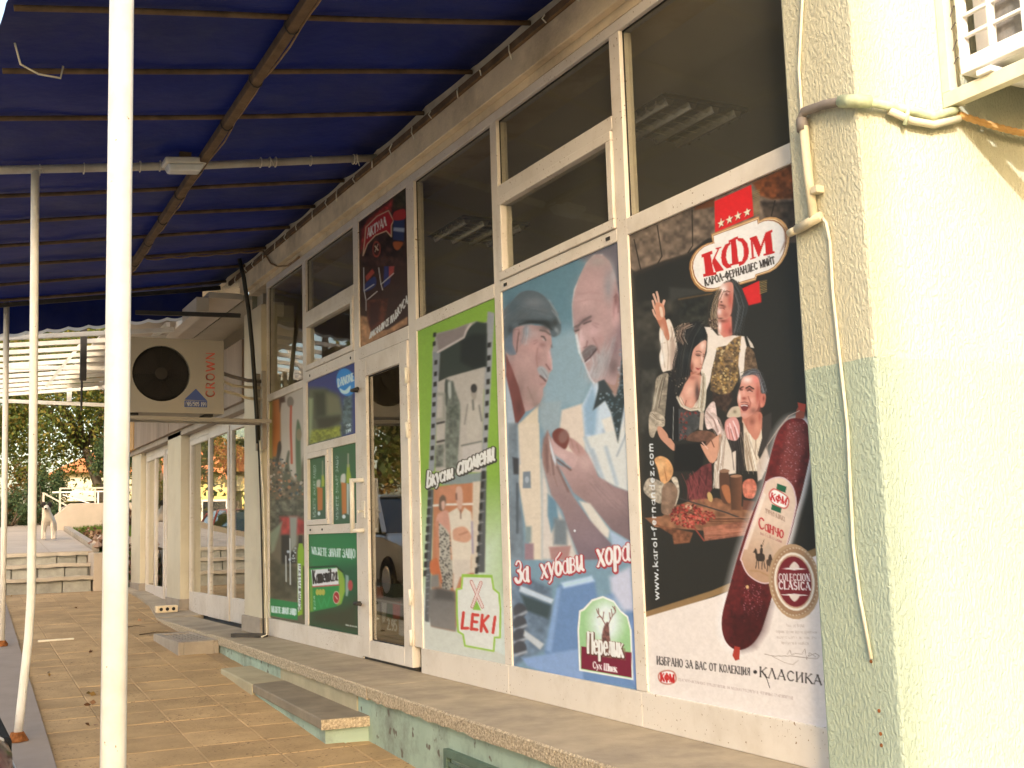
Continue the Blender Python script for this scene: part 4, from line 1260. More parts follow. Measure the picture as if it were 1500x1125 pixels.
# the open side towards the pavement: frame, bars, coil
t = 0.022
MB(o2).box(X0, X0 + 0.03, Y0, Y1, Z0_, Z0_ + 0.055).build('side_frame', M['ac_white'], a2, bevel=0.004)
MB(o2).box(X0, X0 + 0.03, Y0, Y1, Z1_ - 0.03, Z1_).build('side_frame', M['ac_white'], a2, bevel=0.004)
MB(o2).box(X0, X0 + 0.03, Y0, Y0 + t, Z0_ + 0.055, Z1_ - 0.03).build('side_frame', M['ac_white'], a2, bevel=0.003)
MB(o2).box(X0, X0 + 0.03, Y1 - t, Y1, Z0_ + 0.055, Z1_ - 0.03).build('side_frame', M['ac_white'], a2, bevel=0.003)
for k in range(1, 4):
    y = Y0 + (Y1 - Y0) * (1 - k * 0.27) + 0.0
    MB(o2).box(X0 + 0.001, X0 + 0.022, y - 0.009, y + 0.009, Z0_ + 0.055, Z1_ - 0.03).build('guard_bar', M['ac_white'], a2, bevel=0.003)
for k in range(1, 7):
    z_ = Z0_ + 0.055 + k * 0.074
    MB(o2).box(X0 + 0.002, X0 + 0.020, Y0 + t, Y1 - t, z_ - 0.006, z_ + 0.006).build('guard_bar', M['ac_white'], a2, bevel=0.003)
MB(o2).box(X0 + 0.035, X0 + 0.06, Y0 + 0.03, Y1 - 0.13, Z0_ + 0.06, Z1_ - 0.03).build('coil', M['coil'], a2)
MB(o2).box(X0 + 0.061, X1, Y0, Y1 - 0.02, Z0_ + 0.001, Z1_ - 0.001).build('casing', M['ac_white'], a2, bevel=0.006)
MB(o2).box(X0 + 0.031, X1, Y0, Y1, Z0_, Z0_ + 0.02).build('base_pan', M['ac_white'], a2, bevel=0.004)
MB(o2).box(X0 + 0.031, X1, Y0, Y1, Z1_ - 0.02, Z1_).build('lid', M['ac_white'], a2, bevel=0.004)
for x in (0.44, 0.98):
    for y in (2.24, 2.50):
        MB(o2).box(x - 0.03, x + 0.03, y - 0.035, y + 0.035, 2.917, 2.934).build('rubber_foot', M['black'], a2)
for x in (0.325, 1.02):
    MB(o2).box(x - 0.02, x + 0.02, 2.02, 2.688, 2.842, 2.895).build('bracket_arm', M['pvc_cream'], a2, bevel=0.003)
    MB(o2).box(x - 0.02, x + 0.02, 2.652, 2.689, 2.895, 3.75).build('bracket_upright', M['pvc_cream'], a2, bevel=0.003)
MB(o2).box(0.29, 1.08, 2.27, 2.33, 2.896, 2.916).build('cross_rail', M['ac_white'], a2, bevel=0.003)
MB(o2).box(0.29, 1.08, 2.47, 2.53, 2.896, 2.916).build('cross_rail', M['ac_white'], a2, bevel=0.003)
for k in range(9):
    z_ = 2.99 + 0.062 * k
    MB(o2).tube([(0.335, 2.612, z_), (0.33, 2.63, z_ + 0.02), (0.335, 2.66, z_ - 0.02 * (k % 2))], 0.0025, 5).build('coil_tube', M['pipe_grey'], a2)

# ------------------------------------------------------------------ pipes and cable on the corner pillar
pp = empty('condensate_pipe', (-0.12, 2.9, 2.4), label='grey and cream plastic pipe bending round the corner pillar to a tee', cat='pipe')
po = tuple(pp.location)
XS = XP - 0.022
MB(po).tube([(XS, 2.925, 2.80), (XS, 2.918, 2.62), (XS, 2.905, 2.47)], 0.016, 10).build('cream_pipe', M['pvc_cream'], pp, smooth=True)
MB(po).tube([(XS, 2.930, 2.79), (XS, 2.932, 2.835), (XS - 0.003, 2.915, 2.85), (XS, 2.82, 2.842), (XS - 0.002, 2.70, 2.815)], 0.0165, 10).build('grey_pipe', M['pipe_grey'], pp, smooth=True)
MB(po).tube([(XS, 2.93, 2.785), (XS, 2.93, 2.83)], 0.021, 10).build('elbow', M['pipe_grey'], pp, smooth=True)
MB(po).tube([(XS, 2.74, 2.825), (XS - 0.004, 2.668, 2.80), (XP + 0.02, 2.655, 2.80)], 0.022, 10).build('elbow', M['pipe_green'], pp, smooth=True)
MB(po).tube([(XP, 2.657, 2.80), (0.10, 2.662, 2.80), (0.22, 2.665, 2.795), (0.33, 2.66, 2.83)], 0.015, 10).build('wall_pipe', M['pipe_green'], pp, smooth=True)
MB(po).tube([(0.02, 2.660, 2.785), (0.12, 2.662, 2.765), (0.22, 2.662, 2.765), (0.34, 2.655, 2.80)], 0.013, 10).build('wall_pipe', M['pvc_cream'], pp, smooth=True)
MB(po).tube([(0.085, 2.66, 2.745), (0.09, 2.645, 2.79), (0.10, 2.66, 2.835)], 0.008, 6).build('clip', M['pipe_green'], pp, smooth=True)
MB(po).tube([(XS, 2.99, 2.452), (XS, 2.87, 2.468)], 0.017, 10).build('tee', M['pvc_cream'], pp, smooth=True)
MB(po).tube([(XS, 3.03, 2.448), (XS, 2.985, 2.452)], 0.0145, 10).build('tee_arm', M['pvc_cream'], pp, smooth=True)
MB(po).box(XS - 0.016, XS + 0.020, 2.865, 2.895, 2.55, 2.575).build('clip', M['pvc_cream'], pp, bevel=0.003)
n = 60
hose = [(0.34 + 0.9 * i / n, 2.655 - 0.02 * math.sin(i / n * 3), 2.815 - 0.05 * math.sin(math.pi * min(1, i / n * 1.2)) + 0.05 * (i / n)) for i in range(n + 1)]
MB(po).tube(hose, [0.0135 if i % 2 else 0.0105 for i in range(n + 1)], 8).build('corrugated_hose', M['conduit_orange'], pp)
XC = XP - 0.008
MB().tube([(XC, 2.905, 3.9), (XC, 2.906, 3.25), (XC, 2.945, 3.02), (XC, 2.945, 2.85), (XC, 2.925, 2.68), (XC - 0.012, 2.90, 2.55)], 0.0055, 8).build('pillar_wire', M['cable_white'], smooth=True,
    label='white wire hanging from above to the pipe on the corner pillar', cat='cable')
MB().tube([(XC - 0.01, 2.865, 2.46), (XC - 0.01, 2.852, 2.44), (XC, 2.850, 2.38), (XC, 2.852, 2.2), (XC, 2.838, 1.95), (XC, 2.826, 1.75), (XC, 2.832, 1.55), (XC, 2.836, 1.36), (XC, 2.822, 1.2), (XC, 2.79, 1.01)], 0.0055, 8).build('pillar_wire', M['cable_white'], smooth=True,
    label='white wire trailing down the green half of the corner pillar', cat='cable')
for z_ in (1.0, 0.85, 0.78, 0.745):
    MB(bo).disc((XP - 0.002, 2.80 - 0.02 * (z_ < 0.9), z_), 0.006, (1, 0, 0), 8, 0.004).build('plug_hole', M['rust'], bl)
# ------------------------------------------------------------------ white pergola frame beyond the canopy
pg = empty('pergola', (-1.2, 14.5, gz(14.5)), label='white slatted metal awning frame beyond the blue canopy', cat='pergola')
g0 = tuple(pg.location)


def zp_(x):
    return 3.60 + 0.11 * (x + 1.0)


for i in range(11):
    y = 12.25 + 0.50 * i
    MB(g0).bar((-2.35, y, zp_(-2.35)), (-0.42, y + 0.06, zp_(-0.42)), 0.05, 0.045).build('slat', M['post_paint'], pg)
for x in (-2.25, -0.5):
    MB(g0).bar((x, 12.2, zp_(x) + 0.046), (x, 17.6, zp_(x) + 0.046), 0.04, 0.045).build('side_rail', M['post_paint'], pg)
MB(g0).bar((-2.3, 17.5, 3.47), (-0.35, 17.5, 3.43), 0.04, 0.05).build('tie_bar', M['post_paint'], pg)
MB(g0).bar((-1.9, 14.2, 3.47), (-0.6, 14.2, 3.50), 0.035, 0.045).build('tie_bar', M['post_paint'], pg)
MB(g0).bar((-1.55, 13.6, 3.18), (-1.15, 13.6, 3.74), 0.03, 0.035).build('brace', M['post_paint'], pg)
MB(g0).bar((-0.88, 17.5, 3.47), (-0.88, 17.5, 3.72), 0.06, 0.06).build('stub', M['post_paint'], pg)
MB(g0).box(-1.325, -1.265, 12.5, 12.56, 3.12, 3.75).build('hanger', M['dark_steel'], pg)
MB(g0).tube([(-1.31, 12.5, 3.12), (-1.31, 12.5, 2.80)], 0.012, 6).build('hanger_rod', M['dark_steel'], pg)
for i in range(4):
    MB(g0).hexa([(-1.05, 12.1 + i * 1.2, 3.70), (-0.02, 12.1 + i * 1.2, 3.90), (-0.02, 13.28 + i * 1.2, 3.90), (-1.05, 13.28 + i * 1.2, 3.70),
                 (-1.05, 12.1 + i * 1.2, 3.715), (-0.02, 12.1 + i * 1.2, 3.915), (-0.02, 13.28 + i * 1.2, 3.915), (-1.05, 13.28 + i * 1.2, 3.715)]).build('roof_sheet', M['roof_sheet'], pg)

# ------------------------------------------------------------------ leaves
def leaf_mat(name, cols, transl=0.35):
    m = bpy.data.materials.new(name)
    m.use_nodes = True
    N, L = m.node_tree.nodes, m.node_tree.links
    bs = N['Principled BSDF']
    bs.inputs['Roughness'].default_value = 0.6
    bs.inputs['Specular IOR Level'].default_value = 0.25
    geo = N.new('ShaderNodeNewGeometry')
    cr = N.new('ShaderNodeValToRGB')
    cr.color_ramp.interpolation = 'CONSTANT'
    els = cr.color_ramp.elements
    while len(els) < len(cols):
        els.new(0.5)
    for i, c in enumerate(cols):
        els[i].position = i / len(cols)
        els[i].color = (*c, 1)
    L.new(geo.outputs['Random Per Island'], cr.inputs[0])
    L.new(cr.outputs[0], bs.inputs['Base Color'])
    tr = N.new('ShaderNodeBsdfTranslucent')
    L.new(cr.outputs[0], tr.inputs[0])
    ms = N.new('ShaderNodeMixShader')
    ms.inputs[0].default_value = transl
    L.new(bs.outputs[0], ms.inputs[1])
    L.new(tr.outputs[0], ms.inputs[2])
    L.new(ms.outputs[0], N['Material Output'].inputs[0])
    MATS[name] = m
    return m


leaf_mat('leaf_green', [(0.10, 0.13, 0.025), (0.13, 0.155, 0.03), (0.17, 0.18, 0.035), (0.075, 0.105, 0.025), (0.21, 0.18, 0.035), (0.25, 0.18, 0.04)], 0.5)
leaf_mat('leaf_dark', [(0.045, 0.075, 0.03), (0.055, 0.09, 0.035), (0.07, 0.105, 0.04), (0.09, 0.115, 0.045)])
leaf_mat('leaf_autumn', [(0.22, 0.11, 0.03), (0.15, 0.10, 0.03), (0.28, 0.16, 0.04), (0.10, 0.09, 0.03), (0.08, 0.10, 0.03)])
leaf_mat('dry_leaf', [(0.20, 0.11, 0.055), (0.28, 0.16, 0.09), (0.14, 0.07, 0.035), (0.36, 0.25, 0.15), (0.10, 0.05, 0.03)], 0.1)
leaf_mat('rubble', [(0.42, 0.32, 0.25), (0.30, 0.20, 0.14), (0.50, 0.42, 0.34), (0.22, 0.12, 0.08), (0.58, 0.50, 0.42)], 0.0)
leaf_mat('grass', [(0.11, 0.18, 0.03), (0.14, 0.21, 0.035), (0.09, 0.15, 0.03), (0.18, 0.21, 0.045)], 0.4)


def leaf_cloud(pts, size, off, flat=0.0, aspect=0.6):
    """one small pointed leaf (two triangles folded on the midrib) at every point"""
    pts = np.asarray(pts, float) - np.asarray(off, float)
    n = len(pts)
    d = nrg.normal(size=(n, 3))
    d[:, 2] = d[:, 2] * (1 - flat) - 0.2
    d /= np.linalg.norm(d, axis=1)[:, None] + 1e-9
    u = nrg.normal(size=(n, 3))
    s = np.cross(d, u)
    s /= np.linalg.norm(s, axis=1)[:, None] + 1e-9
    sz = size * nrg.uniform(0.6, 1.35, (n, 1))
    nn = np.cross(d, s)
    a_ = pts - d * sz * 0.5
    b_ = pts + d * sz * 0.5
    c_ = pts + s * sz * aspect * 0.5 + nn * sz * 0.10
    e_ = pts - s * sz * aspect * 0.5 + nn * sz * 0.10
    v = np.stack([a_, c_, b_, e_], 1).reshape(-1, 3)
    f = np.arange(4 * n).reshape(n, 4)
    me = bpy.data.meshes.new('leaves')
    me.vertices.add(4 * n)
    me.vertices.foreach_set('co', v.ravel())
    me.loops.add(4 * n)
    me.loops.foreach_set('vertex_index', f.ravel().astype(np.int32))
    me.polygons.add(n)
    me.polygons.foreach_set('loop_start', (np.arange(n) * 4).astype(np.int32))
    me.polygons.foreach_set('loop_total', np.full(n, 4, np.int32))
    me.update(calc_edges=True)
    return me


def crown_points(c, r, n, clumps, thin=0.0):
    cs = []
    for k in range(clumps):
        v = nrg.normal(size=3)
        v /= np.linalg.norm(v)
        rad = nrg.uniform(0.35, 1.0) ** 0.6
        cs.append(np.array(c) + v * np.array(r) * rad)
    out = []
    per = n // clumps
    for q in cs:
        sp = np.array(r) * nrg.uniform(0.16, 0.30)
        p = nrg.normal(size=(per, 3)) * sp * 0.62
        out.append(q + p)
    return np.concatenate(out)


def tree(name, base, h, c, r, n, leaf, size, label, trunk_r=0.16, clumps=46, limbs=7, group='trees beyond the path'):
    t = empty(name, base, label=label, cat='tree', group=group)
    o_ = base
    cz = Vector(c)
    b_ = Vector(base)
    fork = b_ + (cz - b_) * 0.55
    fork.x += rng.uniform(-0.15, 0.15)
    mb = MB(o_).tube([b_ - Vector((0, 0, 0.2)), b_ + (fork - b_) * 0.5 + Vector((rng.uniform(-.1, .1), rng.uniform(-.1, .1), 0)), fork], [trunk_r * 1.2, trunk_r, trunk_r * 0.75], 10)
    for k in range(limbs):
        a_ = 2 * math.pi * k / limbs + rng.uniform(-0.3, 0.3)
        e = cz + Vector((math.cos(a_) * r[0] * 0.75, math.sin(a_) * r[1] * 0.75, rng.uniform(-0.3, 0.75) * r[2]))
        mid = fork + (e - fork) * 0.5 + Vector((0, 0, 0.15 * r[2]))
        mb.tube([fork - Vector((0, 0, 0.1)), mid, e], [trunk_r * 0.6, trunk_r * 0.3, trunk_r * 0.08], 7)
        for q in range(3):
            e2 = mid + (e - mid) * rng.uniform(0.1, 0.8) + Vector((rng.uniform(-1, 1), rng.uniform(-1, 1), rng.uniform(-0.2, 0.8))) * (0.35 * r[2])
            mb.tube([mid, (mid + e2) / 2 + Vector((0, 0, 0.05)), e2], [trunk_r * 0.22, trunk_r * 0.13, trunk_r * 0.04], 5)
    mb.build('trunk', M['bark'], t, smooth=True)
    link('crown', leaf_cloud(crown_points(c, r, n, clumps), size, o_), M[leaf], t)
    return t


def gnd(x, y):
    return terrain(x, y)


tree('broadleaf_tree', (1.15, 27.6, gnd(1.15, 27.6)), 5, (0.1, 27.5, 5.0), (2.6, 2.4, 2.3), 42000, 'leaf_green', 0.085, 'large olive green tree standing beyond the railings', 0.11, 90, 9)
tree('broadleaf_tree', (3.6, 33.0, gnd(3.6, 33)), 5, (3.0, 33.0, 6.6), (3.0, 2.6, 3.2), 22000, 'leaf_green', 0.10, 'thinner tree with sky showing through, right of the large tree', 0.2, 60)
tree('broadleaf_tree', (-2.6, 30.5, gnd(-2.6, 30.5)), 5, (-2.2, 30.5, 5.6), (2.4, 2.2, 2.6), 22000, 'leaf_green', 0.10, 'green tree at the left edge behind the white posts', 0.18, 60)
tree('dark_tree', (1.05, 24.6, gnd(1.05, 24.6)), 3, (0.95, 25.2, 3.3), (0.55, 0.5, 0.55), 5000, 'leaf_dark', 0.06, 'small dark green conifer shrub above the railings', 0.06, 16)
tree('bare_tree', (1.75, 21.5, gnd(1.75, 21.5)), 4, (1.2, 21.4, 4.6), (1.1, 0.9, 1.2), 6000, 'leaf_autumn', 0.08, 'leaning tree with yellow leaves beside the far shop', 0.10, 26)


def bush(base, r, n, leaf, size, label, name='shrub', group='shrubs by the path'):
    t = empty(name, base, label=label, cat='shrub', group=group)
    c = (base[0], base[1], base[2] + r[2] * 0.75)
    mb = MB(base)
    for k in range(6):
        a_ = k * 1.05
        mb.tube([base, (base[0] + 0.3 * r[0] * math.cos(a_), base[1] + 0.3 * r[1] * math.sin(a_), base[2] + 0.5 * r[2]),
                 (base[0] + 0.7 * r[0] * math.cos(a_), base[1] + 0.7 * r[1] * math.sin(a_), base[2] + 1.1 * r[2])], [0.025, 0.015, 0.005], 5)
    mb.build('stems', M['bark'], t)
    pts = crown_points(c, r, n, 18)
    pts = pts[pts[:, 2] > base[2]]
    link('foliage', leaf_cloud(pts, size, base), M[leaf], t)


bush((-1.05, 25.9, gnd(-1.05, 25.9)), (0.55, 0.5, 0.45), 4000, 'leaf_dark', 0.055, 'dark green shrub at the end of the path')
bush((-0.75, 27.5, gnd(-0.75, 27.5)), (0.6, 0.5, 0.8), 4000, 'leaf_autumn', 0.06, 'yellow brown shrub behind the dark shrub')
bush((-0.35, 26.2, gnd(-0.35, 26.2)), (0.45, 0.4, 0.8), 4000, 'leaf_dark', 0.06, 'upright dark bush left of the railings')
bush((-1.9, 26.5, gnd(-1.9, 26.5)), (0.7, 0.5, 0.55), 4000, 'leaf_green', 0.06, 'green hedge shrub at the left end of the path')
bush((0.75, 22.9, gnd(0.75, 22.9)), (0.42, 0.35, 0.22), 1300, 'dry_leaf', 0.08, 'dry brown shrub against the ramp wall')

# grass on the bank
gp = []
for _ in range(26000):
    x = rng.uniform(-0.25, 2.6)
    y = rng.uniform(18.9, 25.5)
    if x < -0.25 + 0.03 * (y - 18.5):
        continue
    gp.append((x, y, terrain(x, y)))
gp = np.array(gp)
n = len(gp)
h_ = nrg.uniform(0.04, 0.11, n)
az = nrg.uniform(0, 6.28, n)
wd = 0.014
v = np.zeros((n, 3, 3))
v[:, 0] = gp + np.stack([np.cos(az) * wd, np.sin(az) * wd, np.zeros(n) - 0.01], 1)
v[:, 1] = gp - np.stack([np.cos(az) * wd, np.sin(az) * wd, np.zeros(n) + 0.01], 1)
v[:, 2] = gp + np.stack([nrg.normal(size=n) * 0.02, nrg.normal(size=n) * 0.02, h_], 1)
me = bpy.data.meshes.new('grass')
me.vertices.add(3 * n)
me.vertices.foreach_set('co', v.ravel())
me.loops.add(3 * n)
me.loops.foreach_set('vertex_index', np.arange(3 * n, dtype=np.int32))
me.polygons.add(n)
me.polygons.foreach_set('loop_start', (np.arange(n) * 3).astype(np.int32))
me.polygons.foreach_set('loop_total', np.full(n, 3, np.int32))
me.update(calc_edges=True)
tag(link('grass', me, M['grass']), 'short green grass on the bank right of the path', 'grass', kind='stuff')
# fallen leaves heaped along the path edging
lv = []
for _ in range(1500):
    y = rng.gauss(20.3, 1.0)
    if not 18.8 < y < 23: continue
    x = -0.22 + 0.028 * (y - 18.5) + abs(rng.gauss(0, 0.22))
    lv.append((x, y, terrain(x, y) + 0.02 + abs(rng.gauss(0, 0.06)) * max(0, 1 - abs(x + 0.1) / 0.6)))
tag(link('leaf_litter', leaf_cloud(lv, 0.07, (0, 0, 0), 0.7, 0.8), M['dry_leaf']), 'heap of dry brown leaves along the path edging', 'leaves', kind='stuff')
# rubble heap behind the downpipe: irregular stones
rb = MB()
for _ in range(420):
    x = rng.uniform(-0.32, 1.2)
    y = 18.0 + rng.uniform(0, 1.3)
    zt = 0.72 + 0.75 * min(1, max(0, (y - 17.9) / 0.8)) + rng.uniform(-0.05, 0.05)
    s = rng.uniform(0.03, 0.075)
    ps = []
    for k in range(6):
        ps.append((x + rng.uniform(-1, 1) * s * 0.4 + (s if k == 0 else -s if k == 1 else 0), y + rng.uniform(-1, 1) * s * 0.4 + (s if k == 2 else -s if k == 3 else 0), zt + rng.uniform(-1, 1) * s * 0.3 + (s if k == 4 else -s if k == 5 else 0)))
    rb.add(ps, [(0, 2, 4), (2, 1, 4), (1, 3, 4), (3, 0, 4), (2, 0, 5), (1, 2, 5), (3, 1, 5), (0, 3, 5)])
rb.build('rubble', M['rubble'], label='heap of broken stones and bricks behind the white downpipe', cat='rubble', kind='stuff')
# leaves and twigs lying on the pavement
for i, (px, py, col) in enumerate([(-1.86, 9.85, 'leaf_autumn'), (-1.78, 7.62, 'dry_leaf'), (-1.72, 8.35, 'dry_leaf'), (-1.66, 8.75, 'leaf_autumn'), (-1.42, 11.0, 'dry_leaf'), (-1.02, 15.2, 'dry_leaf'),
                                   (-0.55, 13.3, 'dry_leaf'), (-1.58, 17.3, 'leaf_autumn')]):
    pts = [(px + rng.gauss(0, 0.03), py + rng.gauss(0, 0.05), gz(py) + 0.006 + abs(rng.gauss(0, 0.004))) for _ in range(2)]
    me = leaf_cloud(pts, 0.055, (px, py, gz(py)), 0.97, 0.7)
    o = link('fallen_leaves', me, M[col])
    o.location = (px, py, gz(py))
    tag(o, 'few dry leaves lying on the tan pavement', 'leaves', 'fallen leaves on the pavement')
for i, (px, py, l_) in enumerate([(-0.62, 12.0, 0.35), (-0.58, 11.8, 0.22), (-0.72, 12.7, 0.2)]):
    z_ = gz(py) + 0.008
    MB((px, py, z_)).tube([(px - l_ / 2, py, z_), (px, py + 0.03, z_ + 0.012), (px + l_ / 2, py - 0.02, z_)], [0.006, 0.005, 0.002], 5).build('twig', M['bark'], label=['longest brown twig on the pavement by the plinth', 'short brown twig beside the drain grating', 'short brown twig farther out on the pavement'][i], cat='twig', group='twigs on the pavement').location = (px, py, z_)
MB((-1.52, 12.1, gz(12.1))).box(-1.72, -1.40, 12.02, 12.06, gz(12.1) - 0.005, gz(12.1) + 0.012).build('cardboard_strip', M['cable_white'], label='pale strip lying on the pavement behind the bent post', cat='strip').location = (-1.52, 12.1, gz(12.1))

# ------------------------------------------------------------------ ramp with railings
rm = empty('ramp', (0.6, 24.3, gnd(0.6, 24.3)), label='concrete ramp wall with white metal railings at the end of the path', cat='ramp')
r0 = tuple(rm.location)
MB(r0).prism([(-0.40, 1.62), (3.2, 1.9), (3.2, 2.22), (-0.12, 2.22), (-0.40, 1.98)], 24.0, 24.25, 'y').build('wall', M['ramp_concrete'], rm, bevel=0.015)
MB(r0).box(-0.16, 3.2, 24.25, 25.6, 1.7, 2.18).build('landing', M['ramp_concrete'], rm)


def rl(p, q, w=0.03):
    MB(r0).bar(p, q, w, w).build('rail', M['rail_white'], rm)


for (x, za, zb) in [(-0.60, 1.70, 2.44), (-0.30, 2.05, 2.52), (0.35, 2.20, 2.52), (0.95, 2.20, 2.53), (1.6, 2.2, 2.53), (2.3, 2.2, 2.53)]:
    rl((x, 24.05, za), (x, 24.05, zb), 0.035)
rl((-0.60, 24.05, 2.43), (-0.18, 24.05, 2.18))
rl((-0.30, 24.05, 2.515), (3.0, 24.05, 2.53))
rl((-0.30, 25.5, 2.50), (3.0, 25.5, 2.53))
for x in (-0.15, 0.6, 1.3):
    rl((x, 25.5, 2.18), (x, 25.5, 2.5))
rl((-0.1, 25.5, 2.45), (0.5, 25.5, 2.24), 0.02)

# ------------------------------------------------------------------ houses far behind
def house(x, y, w, d, hw, hr, wall, label, rz=0.0):
    z = gnd(x, y) - 0.2
    t = empty('house', (x, y, z), label=label, cat='house', group='houses behind the trees')
    o_ = (x, y, z)
    MB(o_).box(x - w / 2, x + w / 2, y - d / 2, y + d / 2, z, z + hw).build('wall', M[wall], t)
    e = 0.35
    rf = MB(o_).prism([(x - w / 2 - e, z + hw - 0.05), (x + w / 2 + e, z + hw - 0.05), (x + w / 2 + e, z + hw + 0.08), (x, z + hw + hr), (x - w / 2 - e, z + hw + 0.08)], y - d / 2 - e, y + d / 2 + e, 'y').build('roof', M['roof_orange'], t)
    MB(o_).box(x + w * 0.2, x + w * 0.2 + 0.5, y - 0.3, y + 0.2, z + hw + 0.2, z + hw + hr + 0.5).build('chimney', M['brick_red'], rf)
    for k in range(3):
        wx = x - w / 2 + w * (k + 0.5) / 3
        wnd = MB(o_).box(wx - 0.5, wx + 0.5, y - d / 2 - 0.03, y - d / 2 + 0.01, z + 1.0, z + 2.2).build('window', M['rail_white'], t)
        MB(o_).box(wx - 0.43, wx + 0.43, y - d / 2 - 0.045, y - d / 2 - 0.031, z + 1.07, z + 2.13).build('pane', M['car_glass'], wnd)
    return t


house(5.2, 44.0, 7.0, 6.0, 1.0, 1.9, 'render_cream', 'cream house with orange tiled roof behind the railings')
house(-4.4, 47.0, 7.5, 7.0, 3.0, 1.8, 'render_yellow', 'yellow house at the left behind the tree')
house(16.0, 48.0, 9, 8, 5.0, 2.5, 'render_cream', 'tall cream house hidden behind the shop')

house(12.5, -14.0, 30.0, 8.0, 8.5, 3.0, 'render_cream', 'unseen long cream house added to dim the skylight on the end wall')  # out of view, added to hold skylight off the end wall

# unseen four-storey block, added behind the camera to throw shade on the pavement
fb = empty('shade_block', (-18.0, -12.3, gnd(-18, -12.3) - 0.1), label='unseen four storey block added to shade the pavement', cat='building')
f0 = tuple(fb.location)
ex, ey = XP + 0.05 - SUN_X * 20.0, YC - 20.0
MB(f0).box(-28.0, ex, ey, ey + 16.3, f0[2], 14.6).build('wall', M['render_cream'], fb)
MB(f0).box(-28.0, ex - 0.02, ey + 0.02, ey + 16.3, 14.6, 14.85).build('roof', M['concrete_grey'], fb)
for st_ in range(4):
    for k in range(5):
        wx = -24.0 + 3.0 * k
        wn_ = MB(f0).box(wx - 0.65, wx + 0.65, ey + 16.29, ey + 16.34, 1.2 + 3.0 * st_, 2.6 + 3.0 * st_).build('window', M['rail_white'], fb)
        MB(f0).box(wx - 0.57, wx + 0.57, ey + 16.341, ey + 16.35, 1.28 + 3.0 * st_, 2.52 + 3.0 * st_).build('pane', M['car_glass'], wn_)
# trees along the far side of the street, mirrored in the glass
for k, (x, y) in enumerate([(-9.5, 30.0), (-13.0, 42.0), (-9.0, 55.0), (-7.5, 21.0), (-6.2, 37.5)]):
    z = gnd(x, y)
    tree('street_tree', (x, y, z), 6, (x, y, z + 4.4), (2.2, 2.2, 2.4), 3500, ['leaf_green', 'leaf_autumn', 'leaf_green', 'leaf_autumn', 'leaf_green'][k], 0.24,
         ['green street tree left of the parking', 'yellow street tree farther along the street', 'green street tree at the far end of the street', 'yellow street tree opposite the parked cars', 'green street tree beside the white cars'][k], 0.18, 34, 6, 'street trees')

# ------------------------------------------------------------------ the dog on the path
dg = empty('dog', (-0.80, 21.0, pz(21.0)), label='white dog with black patches on its head standing on the path', cat='dog')
d0 = dg.location


def skin_mesh(name, verts, edges, radii, m_, parent, root=0, sub=2):
    me = bpy.data.meshes.new(name)
    me.from_pydata(verts, edges, [])
    o = bpy.data.objects.new(name, me)
    COL.objects.link(o)
    o.parent = parent
    me.materials.append(m_)
    sk = o.modifiers.new('skin', 'SKIN')
    sk.use_smooth_shade = True
    for i, r_ in enumerate(radii):
        dv = me.skin_vertices[0].data[i]
        dv.radius = r_ if isinstance(r_, tuple) else (r_, r_)
        dv.use_root = (i == root)
    sb_ = o.modifiers.new('sub', 'SUBSURF')
    sb_.levels = sub
    sb_.render_levels = sub
    return o


# the dog faces the camera (towards -y), three quarters on
vv = [(0.02, 0.28, 0.36), (0.01, 0.08, 0.37), (0.0, -0.12, 0.39),             # hips, belly, chest
      (0.0, -0.22, 0.47), (-0.01, -0.28, 0.56), (-0.015, -0.40, 0.535),       # neck, skull, muzzle
      (-0.07, -0.14, 0.30), (-0.075, -0.15, 0.17), (-0.075, -0.17, 0.02),     # fore legs
      (0.07, -0.13, 0.30), (0.075, -0.13, 0.17), (0.08, -0.15, 0.02),
      (-0.06, 0.26, 0.28), (-0.065, 0.33, 0.15), (-0.06, 0.27, 0.02),         # hind legs with hocks
      (0.10, 0.26, 0.28), (0.105, 0.34, 0.15), (0.10, 0.28, 0.02),
      (0.03, 0.40, 0.40), (0.05, 0.50, 0.34), (-0.015, -0.46, 0.52)]
ee = [(0, 1), (1, 2), (2, 3), (3, 4), (4, 5), (2, 6), (6, 7), (7, 8), (2, 9), (9, 10), (10, 11), (0, 12), (12, 13), (13, 14), (0, 15), (15, 16), (16, 17), (0, 18), (18, 19), (5, 20)]
rr = [0.075, 0.080, 0.090, 0.055, 0.060, 0.036, 0.034, 0.024, 0.024, 0.034, 0.024, 0.024, 0.046, 0.024, 0.024, 0.046, 0.024, 0.024, 0.02, 0.010, 0.026]
skin_mesh('body', vv, ee, rr, M['dog_white'], dg, 1)
for s in (-1, 1):
    e = MB()
    cx = -0.01 + s * 0.055
    e.add([(cx - 0.03 * s, -0.27, 0.615), (cx + 0.03 * s, -0.285, 0.605), (cx + 0.062 * s, -0.32, 0.54), (cx + 0.01 * s, -0.30, 0.645), (cx + 0.02 * s, -0.25, 0.60)],
          [(0, 1, 2), (0, 3, 1), (1, 4, 2), (0, 2, 4), (3, 4, 1), (0, 4, 3)]).build('ear', M['dog_black'], dg)
    bmx = bmesh.new()
    bmesh.ops.create_uvsphere(bmx, u_segments=14, v_segments=10, radius=0.050)
    me = bpy.data.meshes.new('patch')
    bmx.to_mesh(me)
    bmx.free()
    o = link('black_patch', me, M['dog_black'], dg, smooth=True)
    o.location = (-0.012 + s * 0.046, -0.300, 0.592)
    o.scale = (0.85, 1.0, 1.0)
MB().disc((-0.015, -0.492, 0.525), 0.018, (0, -1, 0), 10, 0.012).build('nose', M['dog_black'], dg)
dg.rotation_euler = (0, 0, R(-8))

